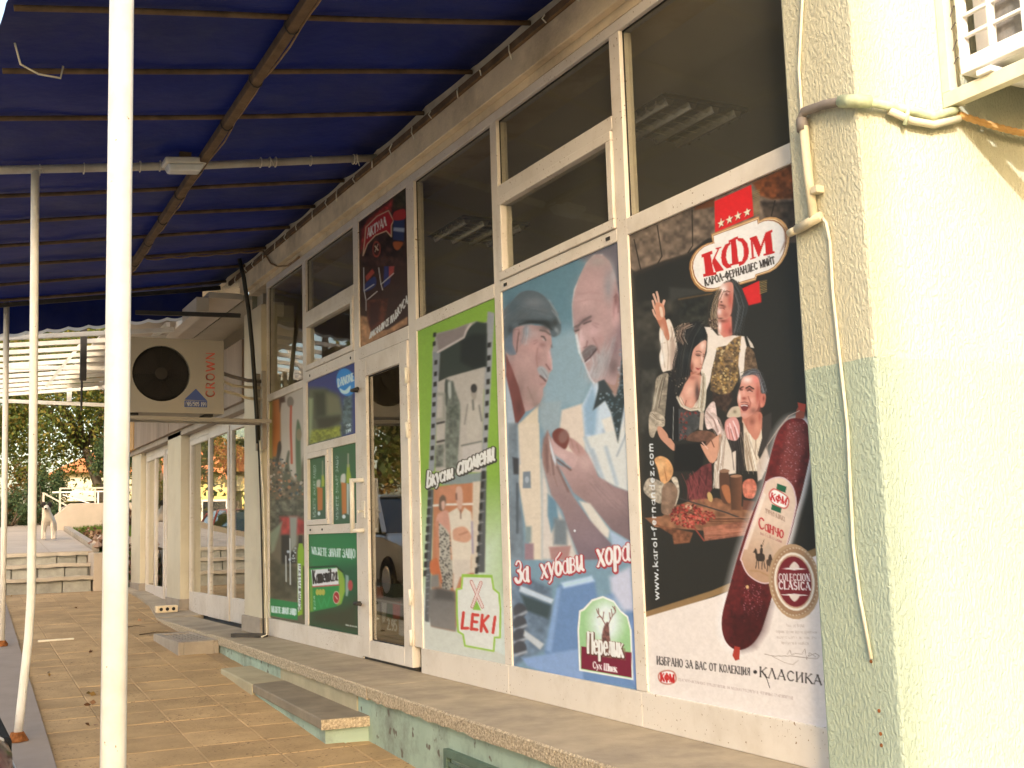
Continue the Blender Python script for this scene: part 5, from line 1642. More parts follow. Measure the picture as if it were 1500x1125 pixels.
# ------------------------------------------------------------------ parked cars
def car(loc, rz, paint, label, estate=False, z=None):
    t = empty('parked_car', loc, rz, label=label, cat='car', group='cars parked along the street')
    # body: stations along the length (front = +x), rings of half-width and height
    st_ = [(-2.10, 0.30, 0.72, 0.70), (-2.02, 0.22, 0.90, 0.80), (-1.5, 0.20, 0.94, 0.84), (-0.6, 0.19, 0.94, 0.85), (0.5, 0.19, 0.93, 0.85), (1.0, 0.20, 0.90, 0.84), (1.55, 0.20, 0.82, 0.82), (1.98, 0.22, 0.70, 0.76), (2.10, 0.28, 0.58, 0.66)]
    vs, fs = [], []
    k = 10
    for (x, zb, zt, hw) in st_:
        vs += [(x, -hw * 0.86, zb), (x, -hw, zb + 0.10), (x, -hw * 1.0, (zb + zt) / 2), (x, -hw * 0.97, zt - 0.06), (x, -hw * 0.88, zt),
               (x, hw * 0.88, zt), (x, hw * 0.97, zt - 0.06), (x, hw * 1.0, (zb + zt) / 2), (x, hw, zb + 0.10), (x, hw * 0.86, zb)]
    for i in range(len(st_) - 1):
        for q in range(k):
            q2 = (q + 1) % k
            fs.append((i * k + q, i * k + q2, (i + 1) * k + q2, (i + 1) * k + q))
    fs += [tuple(range(k)), tuple((len(st_) - 1) * k + q for q in range(k - 1, -1, -1))]
    body = MB().add(vs, fs).build('body', M[paint], t)
    autosmooth(body, 40)
    # cabin of dark glass with painted roof and pillars
    rear = -1.98 if estate else -1.75
    cs = [(rear, 0.90, 0.96, 0.74, 0.72), (rear + 0.35, 0.92, 1.36, 0.80, 0.60), (-0.5, 0.92, 1.43, 0.81, 0.61), (0.25, 0.92, 1.39, 0.81, 0.60), (1.05, 0.88, 0.90, 0.78, 0.70)]
    vs, fs = [], []
    for (x, zb, zt, hb, ht) in cs:
        vs += [(x, -hb, zb), (x, -ht, zt), (x, ht, zt), (x, hb, zb)]
    for i in range(len(cs) - 1):
        for q in range(3):
            fs.append((i * 4 + q, i * 4 + q + 1, (i + 1) * 4 + q + 1, (i + 1) * 4 + q))
    fs += [(0, 1, 2, 3), tuple((len(cs) - 1) * 4 + q for q in (3, 2, 1, 0))]
    MB().add(vs, fs).build('windows', M['car_glass'], t)
    rf = MB()
    vs, fs = [], []
    for (x, zt, ht) in [(rear + 0.33, 1.365, 0.605), (-0.5, 1.437, 0.615), (0.27, 1.395, 0.605)]:
        vs += [(x, -ht, zt - 0.02), (x, -ht * 0.9, zt + 0.018), (x, ht * 0.9, zt + 0.018), (x, ht, zt - 0.02)]
    for i in range(2):
        for q in range(3):
            fs.append((i * 4 + q, i * 4 + q + 1, (i + 1) * 4 + q + 1, (i + 1) * 4 + q))
    roof = rf.add(vs, fs).build('roof', M[paint], t, smooth=True)
    for s in (-1, 1):
        for (p, q) in [((1.03, 0.775 * s, 0.90), (0.26, 0.605 * s, 1.39)), ((rear + 0.02, 0.745 * s, 0.95), (rear + 0.35, 0.605 * s, 1.365)), ((-0.35, 0.812 * s, 0.92), (-0.42, 0.615 * s, 1.43))]:
            MB().bar(p, q, 0.06, 0.03).build('pillar', M[paint], roof)
        MB().hexa([(2.0, 0.46 * s, 0.50), (2.075, 0.40 * s, 0.50), (2.09, 0.40 * s, 0.61), (2.0, 0.46 * s, 0.64),
                   (1.93, 0.745 * s, 0.51), (1.98, 0.72 * s, 0.51), (1.99, 0.71 * s, 0.62), (1.92, 0.74 * s, 0.66)]).build('headlight', M['lamp_glass'], t, bevel=0.01)
        MB().box(-2.09, -2.0, 0.52 * s, 0.78 * s, 0.62, 0.80).build('tail_light', M['tail_red'], t, bevel=0.02)
        MB().box(0.80, 0.95, 0.80 * s, 0.98 * s, 0.90, 1.02).build('mirror', M['rubber'], t, bevel=0.03)
        for wx in (-1.25, 1.30):
            w = MB().disc((wx, 0.66 * s, 0.30), 0.30, (0, s, 0), 24, 0.19).build('wheel', M['rubber'], t, bevel=0.025)
            MB().disc((wx, 0.845 * s, 0.30), 0.19, (0, s, 0), 18, 0.012, 0.15).build('rim', M['chrome'], w)
    MB().box(2.04, 2.115, -0.36, 0.36, 0.48, 0.60).build('grille', M['rubber'], t, bevel=0.015)
    MB().box(1.95, 2.15, -0.72, 0.72, 0.28, 0.44).build('bumper', M['rubber'], t, bevel=0.05)
    MB().box(-2.15, -1.98, -0.72, 0.72, 0.30, 0.46).build('bumper', M['rubber'], t, bevel=0.05)
    MB().box(2.151, 2.158, -0.26, 0.26, 0.33, 0.43).build('number_plate', M['logo_white'], t)
    return t


sz = lambda x, y: terrain(-10, y) + 0.036
car((-3.50, 15.35, sz(-5, 15.3)), R(-88), 'car_silver', 'silver car parked nose-in by the pavement, mirrored in the shop door')
car((-4.2, 28.0, sz(-5, 28)), R(-95), 'car_red', 'red car mirrored in the sliding doors of the farther shop')
car((-5.6, 33.5, sz(-5, 33.5)), R(-80), 'car_white', 'white estate car mirrored above the red car', True)
car((-3.6, 39.5, sz(-5, 39.5)), R(-90), 'car_white', 'white car mirrored in the farthest sliding door')
car((-4.58, 4.98, sz(-5, 4.95)), R(0), 'car_dark_red', 'dark red car whose front corner shows at the bottom left')
# ------------------------------------------------------------------ printed posters: picture painted onto a fine sheet mesh
def to_lin(c):
    c = np.asarray(c, float) / 255.0
    return np.where(c <= 0.04045, c / 12.92, ((c + 0.055) / 1.055) ** 2.4)


WHITE_REF = to_lin((236, 213, 183))


def vnoise(x, y, s, seed=0):
    x, y = x / s + seed * 17.3, y / s + seed * 9.1
    xi, yi = np.floor(x), np.floor(y)
    fx, fy = x - xi, y - yi
    fx, fy = fx * fx * (3 - 2 * fx), fy * fy * (3 - 2 * fy)

    def hsh(a, b):
        v = np.sin(a * 127.1 + b * 311.7 + seed) * 43758.5453
        return v - np.floor(v)
    return (hsh(xi, yi) * (1 - fx) + hsh(xi + 1, yi) * fx) * (1 - fy) + (hsh(xi, yi + 1) * (1 - fx) + hsh(xi + 1, yi + 1) * fx) * fy


def smooth_closed(p, n=5):
    p = np.asarray(p, float)
    a_, b_, c_, d_ = np.roll(p, 1, 0), p, np.roll(p, -1, 0), np.roll(p, -2, 0)
    out = []
    for t in np.arange(n) / n:
        out.append(0.5 * ((2 * b_) + (-a_ + c_) * t + (2 * a_ - 5 * b_ + 4 * c_ - d_) * t * t + (-a_ + 3 * b_ - 3 * c_ + d_) * t ** 3))
    return np.stack(out, 1).reshape(-1, 2)


def Zm(ox, oy, s):
    return lambda *pts: [(ox + x / s, oy + y / s) for x, y in pts]


class Paint:
    """print laid out in the scale of the photograph and carried onto the sheet through the plane of the window"""
    def __init__(s, y0, y1, z0, z1, bg, step=1.1, x=0.0):
        s.rect = (y0, y1, z0, z1, x)
        q = s.proj(np.array([[x, y1, z1], [x, y0, z1], [x, y1, z0], [x, y0, z0]], float))
        wpx = max(q[1, 0] - q[0, 0], q[3, 0] - q[2, 0])
        hpx = max(q[2, 1] - q[0, 1], q[3, 1] - q[1, 1])
        s.nc, s.nr = int(wpx / step) + 2, int(hpx / step) + 2
        yy = np.linspace(y1, y0, s.nc)
        zz = np.linspace(z1, z0, s.nr)
        Y, Z = np.meshgrid(yy, zz)
        s.P = np.stack([np.full_like(Y, x), Y, Z], -1)
        pr = s.proj(s.P.reshape(-1, 3)).reshape(s.nr, s.nc, 2)
        s.X, s.Y = pr[..., 0], pr[..., 1]
        s.C = np.ones((s.nr, s.nc, 3)) * np.array(bg, float)

    @staticmethod
    def proj(P):
        d = P - CAM
        c = d @ CF
        return np.stack([750 + FPX * (d @ CR) / c, 562.5 - FPX * (d @ CU) / c], -1)

    def _win(s, x0, x1, y0, y1):
        mk = (s.X > x0) & (s.X < x1) & (s.Y > y0) & (s.Y < y1)
        if not mk.any():
            return None
        r = np.where(mk.any(1))[0]
        c = np.where(mk.any(0))[0]
        return slice(r[0], r[-1] + 1), slice(c[0], c[-1] + 1)

    def _sd(s, p, w, closed=True):
        X, Y = s.X[w], s.Y[w]
        d = np.full(X.shape, 1e9)
        ins = np.zeros(X.shape, bool)
        n = len(p)
        for i in range(n if closed else n - 1):
            ax, ay = p[i]
            bx, by = p[(i + 1) % n]
            ex, ey = bx - ax, by - ay
            t = np.clip(((X - ax) * ex + (Y - ay) * ey) / (ex * ex + ey * ey + 1e-12), 0, 1)
            d = np.minimum(d, (X - ax - t * ex) ** 2 + (Y - ay - t * ey) ** 2)
            if closed and ay != by:
                ins ^= ((ay > Y) != (by > Y)) & (X < (bx - ax) * (Y - ay) / (by - ay) + ax)
        d = np.sqrt(d)
        return np.where(ins, -d, d) if closed else d

    def _mix(s, w, a, col, col2=None, g=None, nz=0.0, ns=4.0):
        col = np.array(col, float)
        if col2 is not None:
            (gx0, gy0), (gx1, gy1) = g
            ex, ey = gx1 - gx0, gy1 - gy0
            t = np.clip(((s.X[w] - gx0) * ex + (s.Y[w] - gy0) * ey) / (ex * ex + ey * ey + 1e-9), 0, 1)[..., None]
            col = col * (1 - t) + np.array(col2, float) * t
        if nz:
            k = 1 + 0.8 * nz * (1.3 * vnoise(s.X[w], s.Y[w], ns * 1.3, 3) + 0.7 * vnoise(s.X[w], s.Y[w], ns * 0.6, 5) - 1.0)
            col = col * k[..., None]
        s.C[w] = s.C[w] * (1 - a[..., None]) + col * a[..., None]

    def poly(s, p, col, f=1.2, sm=False, col2=None, g=None, a=1.0, nz=0.0, ns=4.0):
        p = smooth_closed(p) if sm else np.asarray(p, float)
        w = s._win(p[:, 0].min() - f - 1, p[:, 0].max() + f + 1, p[:, 1].min() - f - 1, p[:, 1].max() + f + 1)
        if w is None: return s
        cov = np.clip(0.5 - s._sd(p, w) / f, 0, 1) * a
        s._mix(w, cov, col, col2, g, nz, ns)
        return s

    def line(s, p, wd, col, f=1.0, a=1.0):
        p = np.asarray(p, float)
        k = wd / 2 + f + 1
        w = s._win(p[:, 0].min() - k, p[:, 0].max() + k, p[:, 1].min() - k, p[:, 1].max() + k)
        if w is None: return s
        cov = np.clip(0.5 - (s._sd(p, w, False) - wd / 2) / f, 0, 1) * a
        s._mix(w, cov, col)
        return s

    def ell(s, c, rx, ry, col, rot=0.0, f=1.2, a=1.0, **k):
        t = np.linspace(0, 2 * math.pi, 28, endpoint=False)
        cs, sn = math.cos(R(rot)), math.sin(R(rot))
        p = [(c[0] + rx * math.cos(q) * cs - ry * math.sin(q) * sn, c[1] + rx * math.cos(q) * sn + ry * math.sin(q) * cs) for q in t]
        return s.poly(p, col, f, False, a=a, **k)

    def text(s, quad, txt, wt, col, serif=0.0, gap=0.10, f=0.9, a=1.0):
        bl_, br_, tl_, tr_ = [np.array(q, float) for q in quad]
        st_, tot = layout(txt, serif, gap)
        hpx = 0.5 * (np.linalg.norm(tl_ - bl_) + np.linalg.norm(tr_ - br_))
        for pts, k in st_:
            q = []
            for u, v in pts:
                b_ = bl_ + (br_ - bl_) * u
                t_ = tl_ + (tr_ - tl_) * u
                q.append(b_ + (t_ - b_) * v)
            s.line(q, max(wt * k * hpx, 0.5), col, f, a)
        return s

    def dabs(s, p, n, r, cols, seed=1, a=0.8, asp=1.0):
        g = random.Random(seed)
        p = np.asarray(p, float)
        x0, x1, y0, y1 = p[:, 0].min(), p[:, 0].max(), p[:, 1].min(), p[:, 1].max()
        k = 0
        for _ in range(n * 4):
            if k >= n: break
            x, y = g.uniform(x0, x1), g.uniform(y0, y1)
            ins = False
            for i in range(len(p)):
                (ax, ay), (bx, by) = p[i], p[(i + 1) % len(p)]
                if (ay > y) != (by > y) and x < (bx - ax) * (y - ay) / (by - ay) + ax:
                    ins = not ins
            if not ins: continue
            k += 1
            rr = r * g.uniform(0.5, 1.4)
            s.ell((x, y), rr, rr * asp, g.choice(cols), g.uniform(0, 180), max(0.8, rr * 0.7), a)
        return s

    def hair(s, pts, n, spread, cols, wd=1.0, seed=1, a=0.75, f=0.9):
        g = random.Random(seed)
        for _ in range(n):
            ox, oy = g.gauss(0, spread), g.gauss(0, spread * 0.5)
            s.line([(x + ox + g.gauss(0, spread * 0.25), y + oy + g.gauss(0, spread * 0.25)) for x, y in pts], wd * g.uniform(0.6, 1.3), g.choice(cols), f, a)
        return s

    def glow(s, c, rx, ry, col, a=0.5, rot=0.0):
        """soft tone laid over the picture"""
        cs, sn = math.cos(R(rot)), math.sin(R(rot))
        w = s._win(c[0] - 2.2 * max(rx, ry), c[0] + 2.2 * max(rx, ry), c[1] - 2.2 * max(rx, ry), c[1] + 2.2 * max(rx, ry))
        if w is None: return s
        dx, dy = s.X[w] - c[0], s.Y[w] - c[1]
        u, v = (dx * cs + dy * sn) / rx, (-dx * sn + dy * cs) / ry
        s._mix(w, a * np.exp(-1.2 * (u * u + v * v)), col)
        return s

    def tones(s, z, items):
        """list of (x, y, rx, ry, colour, strength[, turn]) in the zoom z = (ox, oy, scale)"""
        ox, oy, k = z
        for it in items:
            x, y, rx, ry, col, a = it[:6]
            s.glow((ox + x / k, oy + y / k), rx / k, ry / k, col, a, it[6] if len(it) > 6 else 0.0)
        return s

    def strokes(s, z, items):
        """list of (points, width, colour[, softness])"""
        f = Zm(*z)
        for it in items:
            s.line(f(*it[0]), it[1], it[2], it[3] if len(it) > 3 else 1.0, 0.9)
        return s

    def soften(s, k=1, ymin=0.0):
        keep = s.Y < ymin
        old = s.C.copy()
        for _ in range(k):
            P = np.pad(s.C, ((1, 1), (1, 1), (0, 0)), 'edge')
            s.C = (P[1:-1, 1:-1] * 4 + (P[:-2, 1:-1] + P[2:, 1:-1] + P[1:-1, :-2] + P[1:-1, 2:]) * 2 + P[:-2, :-2] + P[:-2, 2:] + P[2:, :-2] + P[2:, 2:]) / 16
        s.C = np.where(keep[..., None], old, s.C)
        return s

    def grain(s, amt=0.05):
        k = 1 + amt * (vnoise(s.X, s.Y, 2.2, 21) + vnoise(s.X, s.Y, 5.0, 22) - 1.0)
        s.C = s.C * k[..., None] + 14 * amt * (vnoise(s.X, s.Y, 3.0, 23)[..., None] - 0.5)
        return s

    def build(s, name, label, mat_, parent=None):
        me = bpy.data.meshes.new(name)
        y0, y1, z0, z1, x = s.rect
        base = np.array([x, (y0 + y1) / 2, z0])
        n = s.nr * s.nc
        me.vertices.add(n)
        me.vertices.foreach_set('co', (s.P - base).reshape(-1))
        i = np.arange((s.nr - 1) * s.nc).reshape(s.nr - 1, s.nc)[:, :-1].ravel()
        f = np.stack([i, i + s.nc, i + s.nc + 1, i + 1], 1).astype(np.int32)
        me.loops.add(f.size)
        me.loops.foreach_set('vertex_index', f.ravel())
        me.polygons.add(len(f))
        me.polygons.foreach_set('loop_start', (np.arange(len(f)) * 4).astype(np.int32))
        me.polygons.foreach_set('loop_total', np.full(len(f), 4, np.int32))
        me.update(calc_edges=True)
        alb = np.clip(to_lin(np.clip(s.C, 0, 255)) / WHITE_REF * 0.70, 0.003, 0.9)
        at = me.color_attributes.new('print', 'FLOAT_COLOR', 'POINT')
        at.data.foreach_set('color', np.concatenate([alb.reshape(-1, 3), np.ones((n, 1))], 1).astype(np.float32).ravel())
        o = link(name, me, mat_, parent)
        o.location = tuple(base)
        return tag(o, label, 'poster', 'posters in the shop windows')


pm = bpy.data.materials.new('print_vinyl')
pm.use_nodes = True
_n = pm.node_tree.nodes
_b = _n['Principled BSDF']
_at = _n.new('ShaderNodeAttribute')
_at.attribute_name = 'print'
pm.node_tree.links.new(_at.outputs['Color'], _b.inputs['Base Color'])
_b.inputs['Roughness'].default_value = 0.45
_b.inputs['Specular IOR Level'].default_value = 0.3
_ge = _n.new('ShaderNodeNewGeometry')
_nz = _n.new('ShaderNodeTexNoise')
_nz.inputs['Scale'].default_value = 3.0
pm.node_tree.links.new(_ge.outputs['Position'], _nz.inputs['Vector'])
_bp = _n.new('ShaderNodeBump')
_bp.inputs['Strength'].default_value = 0.06
_bp.inputs['Distance'].default_value = 0.02
pm.node_tree.links.new(_nz.outputs[0], _bp.inputs['Height'])
pm.node_tree.links.new(_bp.outputs[0], _b.inputs['Normal'])
MATS['print_vinyl'] = pm

SKIN, SKIN_D, SKIN_R = (225, 165, 125), (150, 85, 60), (215, 110, 80)
CREAM, DARK = (238, 214, 190), (36, 31, 24)

# ================================================================== poster 1: costumed trio, salami
p = Paint(3.113, 4.203, 0.743, 2.740, (42, 37, 29))
A1, A2, A3, A4, A5, A6 = Zm(915, 235, 5.769), Zm(930, 410, 7.5), Zm(930, 540, 7.5), Zm(930, 660, 7.5), Zm(1030, 580, 5.111), Zm(1040, 780, 5.111)
N1, N2 = Zm(900, 230, 2.5), Zm(900, 580, 2.25)
# stone arch
p.poly(A1((20, 640), (1440, 0), (1500, 700), (1400, 690), (1150, 560), (900, 620), (700, 660), (530, 790), (330, 850), (90, 945), (40, 900)), (118, 95, 74), 3, nz=0.5, ns=7)
p.poly(A1((600, 370), (760, 300), (760, 390), (590, 420)), (105, 58, 30), 3)
p.poly(A1((1080, 190), (1430, 30), (1445, 320), (1250, 330), (1150, 300)), (118, 62, 30), 4, nz=0.6, ns=6)
p.poly(A1((1150, 350), (1450, 340), (1460, 690), (1330, 700), (1200, 560)), (72, 56, 42), 5, nz=0.6, ns=7)
for ln in (A1((80, 670), (135, 920)), A1((275, 550), (315, 810), (280, 870)), A1((570, 420), (575, 720), (535, 780)), A1((1270, 340), (1240, 470))):
    p.line(ln, 1.6, (38, 30, 22), 1.2)
p.poly(A1((80, 935), (330, 845), (540, 780), (560, 800), (330, 880), (90, 975)), (60, 48, 36), 4, a=0.7)
# dim wall and beams behind the people
p.poly(A2((20, 260), (450, 200), (440, 780), (20, 760)), (62, 54, 42), 8, nz=0.7, ns=10)
p.poly(A2((380, 80), (900, 120), (480, 200), (380, 260)), (66, 60, 50), 5, a=0.8)
p.line(A2((480, 215), (850, 150)), 1.5, (120, 84, 44), 1.5)
p.poly(A2((500, 240), (820, 180), (800, 480), (500, 470)), (46, 42, 32), 6, nz=0.6, ns=5)
p.poly(A3((60, 0), (250, 0), (200, 500), (100, 700), (60, 700)), (58, 52, 42), 6, nz=0.5, ns=8)
# red ribbon and tassels
p.poly(A1((760, 345), (1070, 205), (1092, 470), (765, 610)), (224, 36, 34), 1)
for k in range(14):
    yy = 255 + k * 15
    p.line(A1((1085, yy + 14), (1140, yy - 8)), 0.9, (150, 118, 66), 0.8)
for k in range(4):
    cx, cy = [(815, 530), (885, 500), (957, 468), (1035, 438)][k]
    st_ = []
    for q in range(10):
        a_ = math.pi / 2 + q * math.pi / 5
        rr = 34 if q % 2 == 0 else 13
        st_.append((cx + rr * math.cos(a_), cy - rr * 1.25 * math.sin(a_) - 0.4 * rr * math.cos(a_)))
    p.poly(A1(*[(x + 5, y + 6) for x, y in st_]), (120, 40, 26), 0.8)
    p.poly(A1(*st_), (236, 214, 170), 0.8)
p.poly(A2((1180, 95), (1365, 10), (1390, 245), (1250, 282)), (218, 38, 34), 1)
for k in range(11):
    p.line(A2((1372, 20 + k * 13), (1448, 0 + k * 13)), 0.8, (150, 118, 66), 0.7)
# badge: gold rim, cream field
rim = [(546, 915), (550, 860), (572, 805), (605, 760), (648, 725), (698, 700), (742, 690), (732, 622), (1134, 472), (1140, 510), (1185, 486), (1230, 478), (1280, 482), (1325, 503), (1362, 540), (1386, 590), (1393, 650), (1386, 720), (1364, 795), (1328, 860), (1280, 912), (1225, 945), (1118, 978), (1108, 1012), (960, 1055), (800, 1092), (735, 1110), (680, 1108), (630, 1085), (590, 1045), (562, 990)]
cxm, cym = 965, 800
p.poly(A1(*rim), (176, 116, 62), 1.0, col2=(222, 160, 96), g=(A1((560, 900))[0], A1((1380, 600))[0]))
p.poly(A1(*[(cxm + (x - cxm) * 0.965, cym + (y - cym) * 0.955) for x, y in rim]), (246, 208, 150), 0.8)
p.poly(A1(*[(cxm + (x - cxm) * 0.945, cym + (y - cym) * 0.93) for x, y in rim]), (150, 84, 44), 0.8)
p.poly(A1(*[(cxm + (x - cxm) * 0.925, cym + (y - cym) * 0.905) for x, y in rim]), (246, 226, 202), 0.8)
p.poly(A1((1290, 500), (1345, 560), (1350, 680), (1310, 790), (1370, 700), (1385, 590)), (124, 70, 40), 2, a=0.5)
RED = (206, 32, 30)
# K, F, M drawn as heavy slab letters
for q in ([(650, 795), (738, 762), (742, 790), (725, 797), (752, 945), (772, 942), (778, 965), (664, 985), (662, 962), (682, 957), (668, 815), (652, 822)],
          [(742, 845), (785, 752), (770, 750), (768, 742), (815, 728), (816, 738), (800, 745), (765, 825), (832, 915), (836, 928), (770, 945), (742, 870)],
          [(880, 678), (955, 640), (958, 662), (940, 670), (962, 858), (985, 852), (988, 868), (890, 892), (888, 876), (908, 870), (896, 690), (882, 698)],
          [(892, 690), (850, 712), (824, 760), (814, 820), (826, 880), (862, 912), (900, 905), (898, 888), (872, 868), (856, 820), (862, 762), (878, 722), (896, 708)],
          [(952, 655), (1000, 658), (1036, 700), (1052, 770), (1040, 830), (1010, 872), (968, 895), (966, 874), (992, 850), (1008, 800), (1006, 740), (988, 692), (954, 676)],
          [(1055, 655), (1115, 635), (1150, 722), (1190, 610), (1248, 585), (1252, 602), (1238, 610), (1252, 768), (1268, 766), (1270, 782), (1176, 808), (1174, 792), (1194, 786), (1182, 680), (1138, 812), (1128, 812), (1082, 690), (1092, 818), (1108, 815), (1108, 824), (1062, 838), (1061, 828), (1076, 824), (1066, 672), (1056, 672)]):
    p.poly(A1(*q), RED, 0.7)
p.line(A1((895, 885), (990, 862), (1040, 800)), 1.0, RED, 0.7)
p.text(A1((680, 1062), (1270, 868), (672, 1003), (1262, 812)), 'КАРОЛ-ФЕРНАНДЕС МИЙТ', 0.19, (40, 30, 26), 0.05, 0.12)
# ---------- man with raised arm
p.poly(A2((1040, 15), (1110, 10), (1165, 90), (1190, 250), (1180, 420), (1150, 580), (1085, 600), (1070, 400)), (52, 46, 40), 2, True, nz=0.5, ns=2.5)
p.poly(A2((930, 110), (870, 230), (850, 400), (810, 430), (830, 500), (905, 540), (920, 430), (905, 260)), (128, 98, 70), 2, True, nz=0.6, ns=2)
p.poly(A2((915, 430), (1080, 400), (1075, 600), (990, 640), (915, 600)), (176, 108, 82), 1.5, col2=(232, 192, 160), g=(A2((1075, 500))[0], A2((915, 500))[0]))
p.poly(A2((960, 45), (1030, 20), (1085, 60), (1085, 200), (1070, 330), (1020, 420), (950, 440), (890, 410), (890, 330), (920, 240), (925, 130)), (212, 160, 134), 1.5, True, col2=(170, 100, 80), g=(A2((940, 200))[0], A2((1080, 260))[0]))
p.poly(A2((900, 300), (960, 310), (970, 420), (900, 420)), (196, 156, 136), 2, True)
p.line(A2((985, 165), (1015, 150)), 1.6, (90, 55, 42), 1)
p.line(A2((935, 235), (960, 260), (925, 290)), 1.2, (110, 62, 46), 1)
p.line(A2((930, 300), (975, 296)), 1.8, (90, 52, 42), 1)
p.dabs(A2((805, 420), (905, 430), (880, 560), (830, 540)), 14, 1.2, [(80, 54, 38), (186, 150, 120), (52, 38, 30)], 4)
p.soften(1, 432)
p.hair(A2((1050, 25), (1120, 110), (1160, 300), (1140, 460), (1110, 590)), 26, 3.2, [(28, 24, 20), (74, 64, 56), (104, 92, 80), (40, 34, 30)], 1.0, 31)
p.hair(A2((935, 110), (880, 230), (855, 380), (850, 520)), 16, 2.2, [(160, 126, 92), (84, 62, 44), (196, 164, 130), (60, 44, 34)], 0.9, 32)
p.hair(A2((985, 40), (1040, 18), (1080, 60)), 7, 1.4, [(70, 56, 46), (120, 100, 84)], 0.8, 33)
p.glow(A2((980, 110))[0], 6, 9, (246, 214, 192), 0.75)
p.glow(A2((960, 225))[0], 3, 6, (250, 220, 198), 0.7, 15)
p.glow(A2((1050, 240))[0], 4.5, 13, (150, 70, 52), 0.7)
p.glow(A2((930, 370))[0], 5, 6, (226, 196, 178), 0.7)
p.glow(A2((1040, 330))[0], 5, 6, (196, 116, 90), 0.7)
p.line(A2((975, 160), (1010, 148), (1030, 156)), 1.5, (70, 40, 30), 1)
p.line(A2((990, 185), (1018, 180)), 1.6, (60, 34, 28), 1)
p.line(A2((915, 160), (930, 150)), 1.2, (90, 56, 44), 1)
p.hair(A2((915, 292), (950, 290), (985, 310)), 7, 0.9, [(76, 50, 40), (110, 76, 60), (56, 38, 32)], 0.9, 34)
p.hair(A2((905, 350), (915, 400), (935, 430)), 8, 1.8, [(120, 92, 76), (206, 180, 160), (90, 66, 54)], 0.8, 35)
p.glow(A2((990, 520))[0], 9, 9, (150, 84, 60), 0.5)
p.line(A2((940, 450), (960, 600)), 1.2, (140, 80, 60), 1.6, 0.7)
# his raised arm and hand
p.poly(A2((280, 520), (360, 430), (400, 470), (440, 600), (470, 780), (450, 960), (350, 1000), (300, 1000), (270, 840), (290, 740), (270, 640)), (236, 208, 178), 1.5, True)
p.poly(A2((395, 640), (460, 760), (450, 950), (390, 980)), (176, 140, 116), 4, True, a=0.7)
p.poly(A2((240, 420), (320, 400), (360, 520), (380, 640), (350, 660), (300, 560)), (196, 118, 84), 1.2, True)
for fg, w_ in ((((205, 160), (220, 200), (245, 270)), 3.2), (((240, 135), (255, 190), (265, 260)), 3.2), (((195, 230), (210, 290), (235, 350)), 3.0), (((322, 230), (300, 300), (290, 380)), 3.6), (((198, 330), (215, 380), (250, 430)), 2.8)):
    p.line(A2(*fg), w_, (226, 170, 136), 1)
p.poly(A2((225, 260), (310, 270), (330, 380), (300, 430), (240, 430)), (214, 140, 104), 1.2, True)
p.poly(A2((270, 300), (300, 310), (310, 400), (285, 400)), (238, 196, 160), 1.2, True)
for ln in (((310, 560), (300, 760), (330, 960)), ((350, 620), (370, 800), (360, 980)), ((400, 520), (420, 700), (420, 900)), ((290, 700), (330, 690))):
    p.line(A2(*ln), 1.3, (176, 142, 116), 1.8, 0.8)
p.glow(A2((300, 640))[0], 3.5, 16, (252, 236, 214), 0.7)
p.glow(A2((300, 860))[0], 4, 12, (252, 236, 214), 0.7)
# shirt, brocade vest
p.poly(A2((760, 515), (830, 520), (910, 610), (1090, 610), (1200, 620), (1240, 780), (1200, 1050), (1160, 1090), (1130, 900), (900, 760), (820, 1125), (750, 1125), (740, 950), (790, 800), (800, 620)), (238, 212, 184), 1.5)
p.poly(A3((720, 0), (840, 0), (820, 150), (770, 280), (740, 100)), (238, 212, 184), 1.5)
vest = A2((910, 740), (1010, 720), (1090, 640), (1170, 610), (1140, 880), (1130, 1125), (830, 1125), (860, 930))
p.poly(vest, (122, 92, 58), 1.2, nz=0.7, ns=3)
p.poly(A3((845, 0), (1140, 0), (1150, 80), (1080, 230), (1010, 300), (920, 280), (830, 240)), (122, 92, 56), 1.2, nz=0.7, ns=3)
p.dabs(vest, 70, 1.5, [(206, 160, 92), (170, 124, 62), (78, 58, 44), (226, 190, 130), (92, 74, 62)], 5)
p.dabs(A3((850, 0), (1130, 0), (1130, 100), (1010, 270), (860, 230)), 55, 1.6, [(206, 160, 92), (170, 124, 62), (78, 58, 44), (216, 176, 110)], 6)
p.poly(A2((1230, 620), (1290, 700), (1310, 750), (1270, 740)), (220, 196, 168), 1.2)
p.poly(A2((1225, 740), (1300, 780), (1330, 880), (1340, 1010), (1210, 1040), (1200, 960)), (104, 78, 54), 1.5, True, nz=0.6, ns=3)
p.poly(A3((860, 230), (900, 300), (1060, 260), (1080, 320), (1000, 480), (900, 420), (850, 340)), (66, 46, 34), 3, nz=0.5, ns=4)
# ---------- woman
p.poly(A2((600, 480), (690, 465), (760, 520), (785, 620), (720, 720), (650, 760), (560, 900), (560, 1125), (400, 1125), (430, 960), (480, 760), (470, 600)), (34, 28, 24), 2, True, nz=0.4, ns=3)
p.dabs(A2((450, 500), (600, 470), (560, 640), (470, 690)), 26, 1.1, [(150, 118, 88), (96, 72, 54), (190, 160, 130)], 7)
p.dabs(A2((370, 960), (500, 900), (540, 1120), (380, 1120)), 20, 1.1, [(120, 90, 70), (26, 22, 20), (160, 130, 100)], 8)
p.poly(A2((640, 770), (720, 690), (785, 660), (770, 800), (735, 960), (700, 1040), (640, 1000), (605, 940)), (226, 160, 126), 1.5, True, col2=(180, 102, 76), g=(A2((760, 780))[0], A2((610, 960))[0]))
p.line(A2((670, 800), (705, 830)), 1.6, (70, 40, 30), 1)
p.line(A2((740, 820), (765, 825)), 1.2, (90, 52, 38), 1)
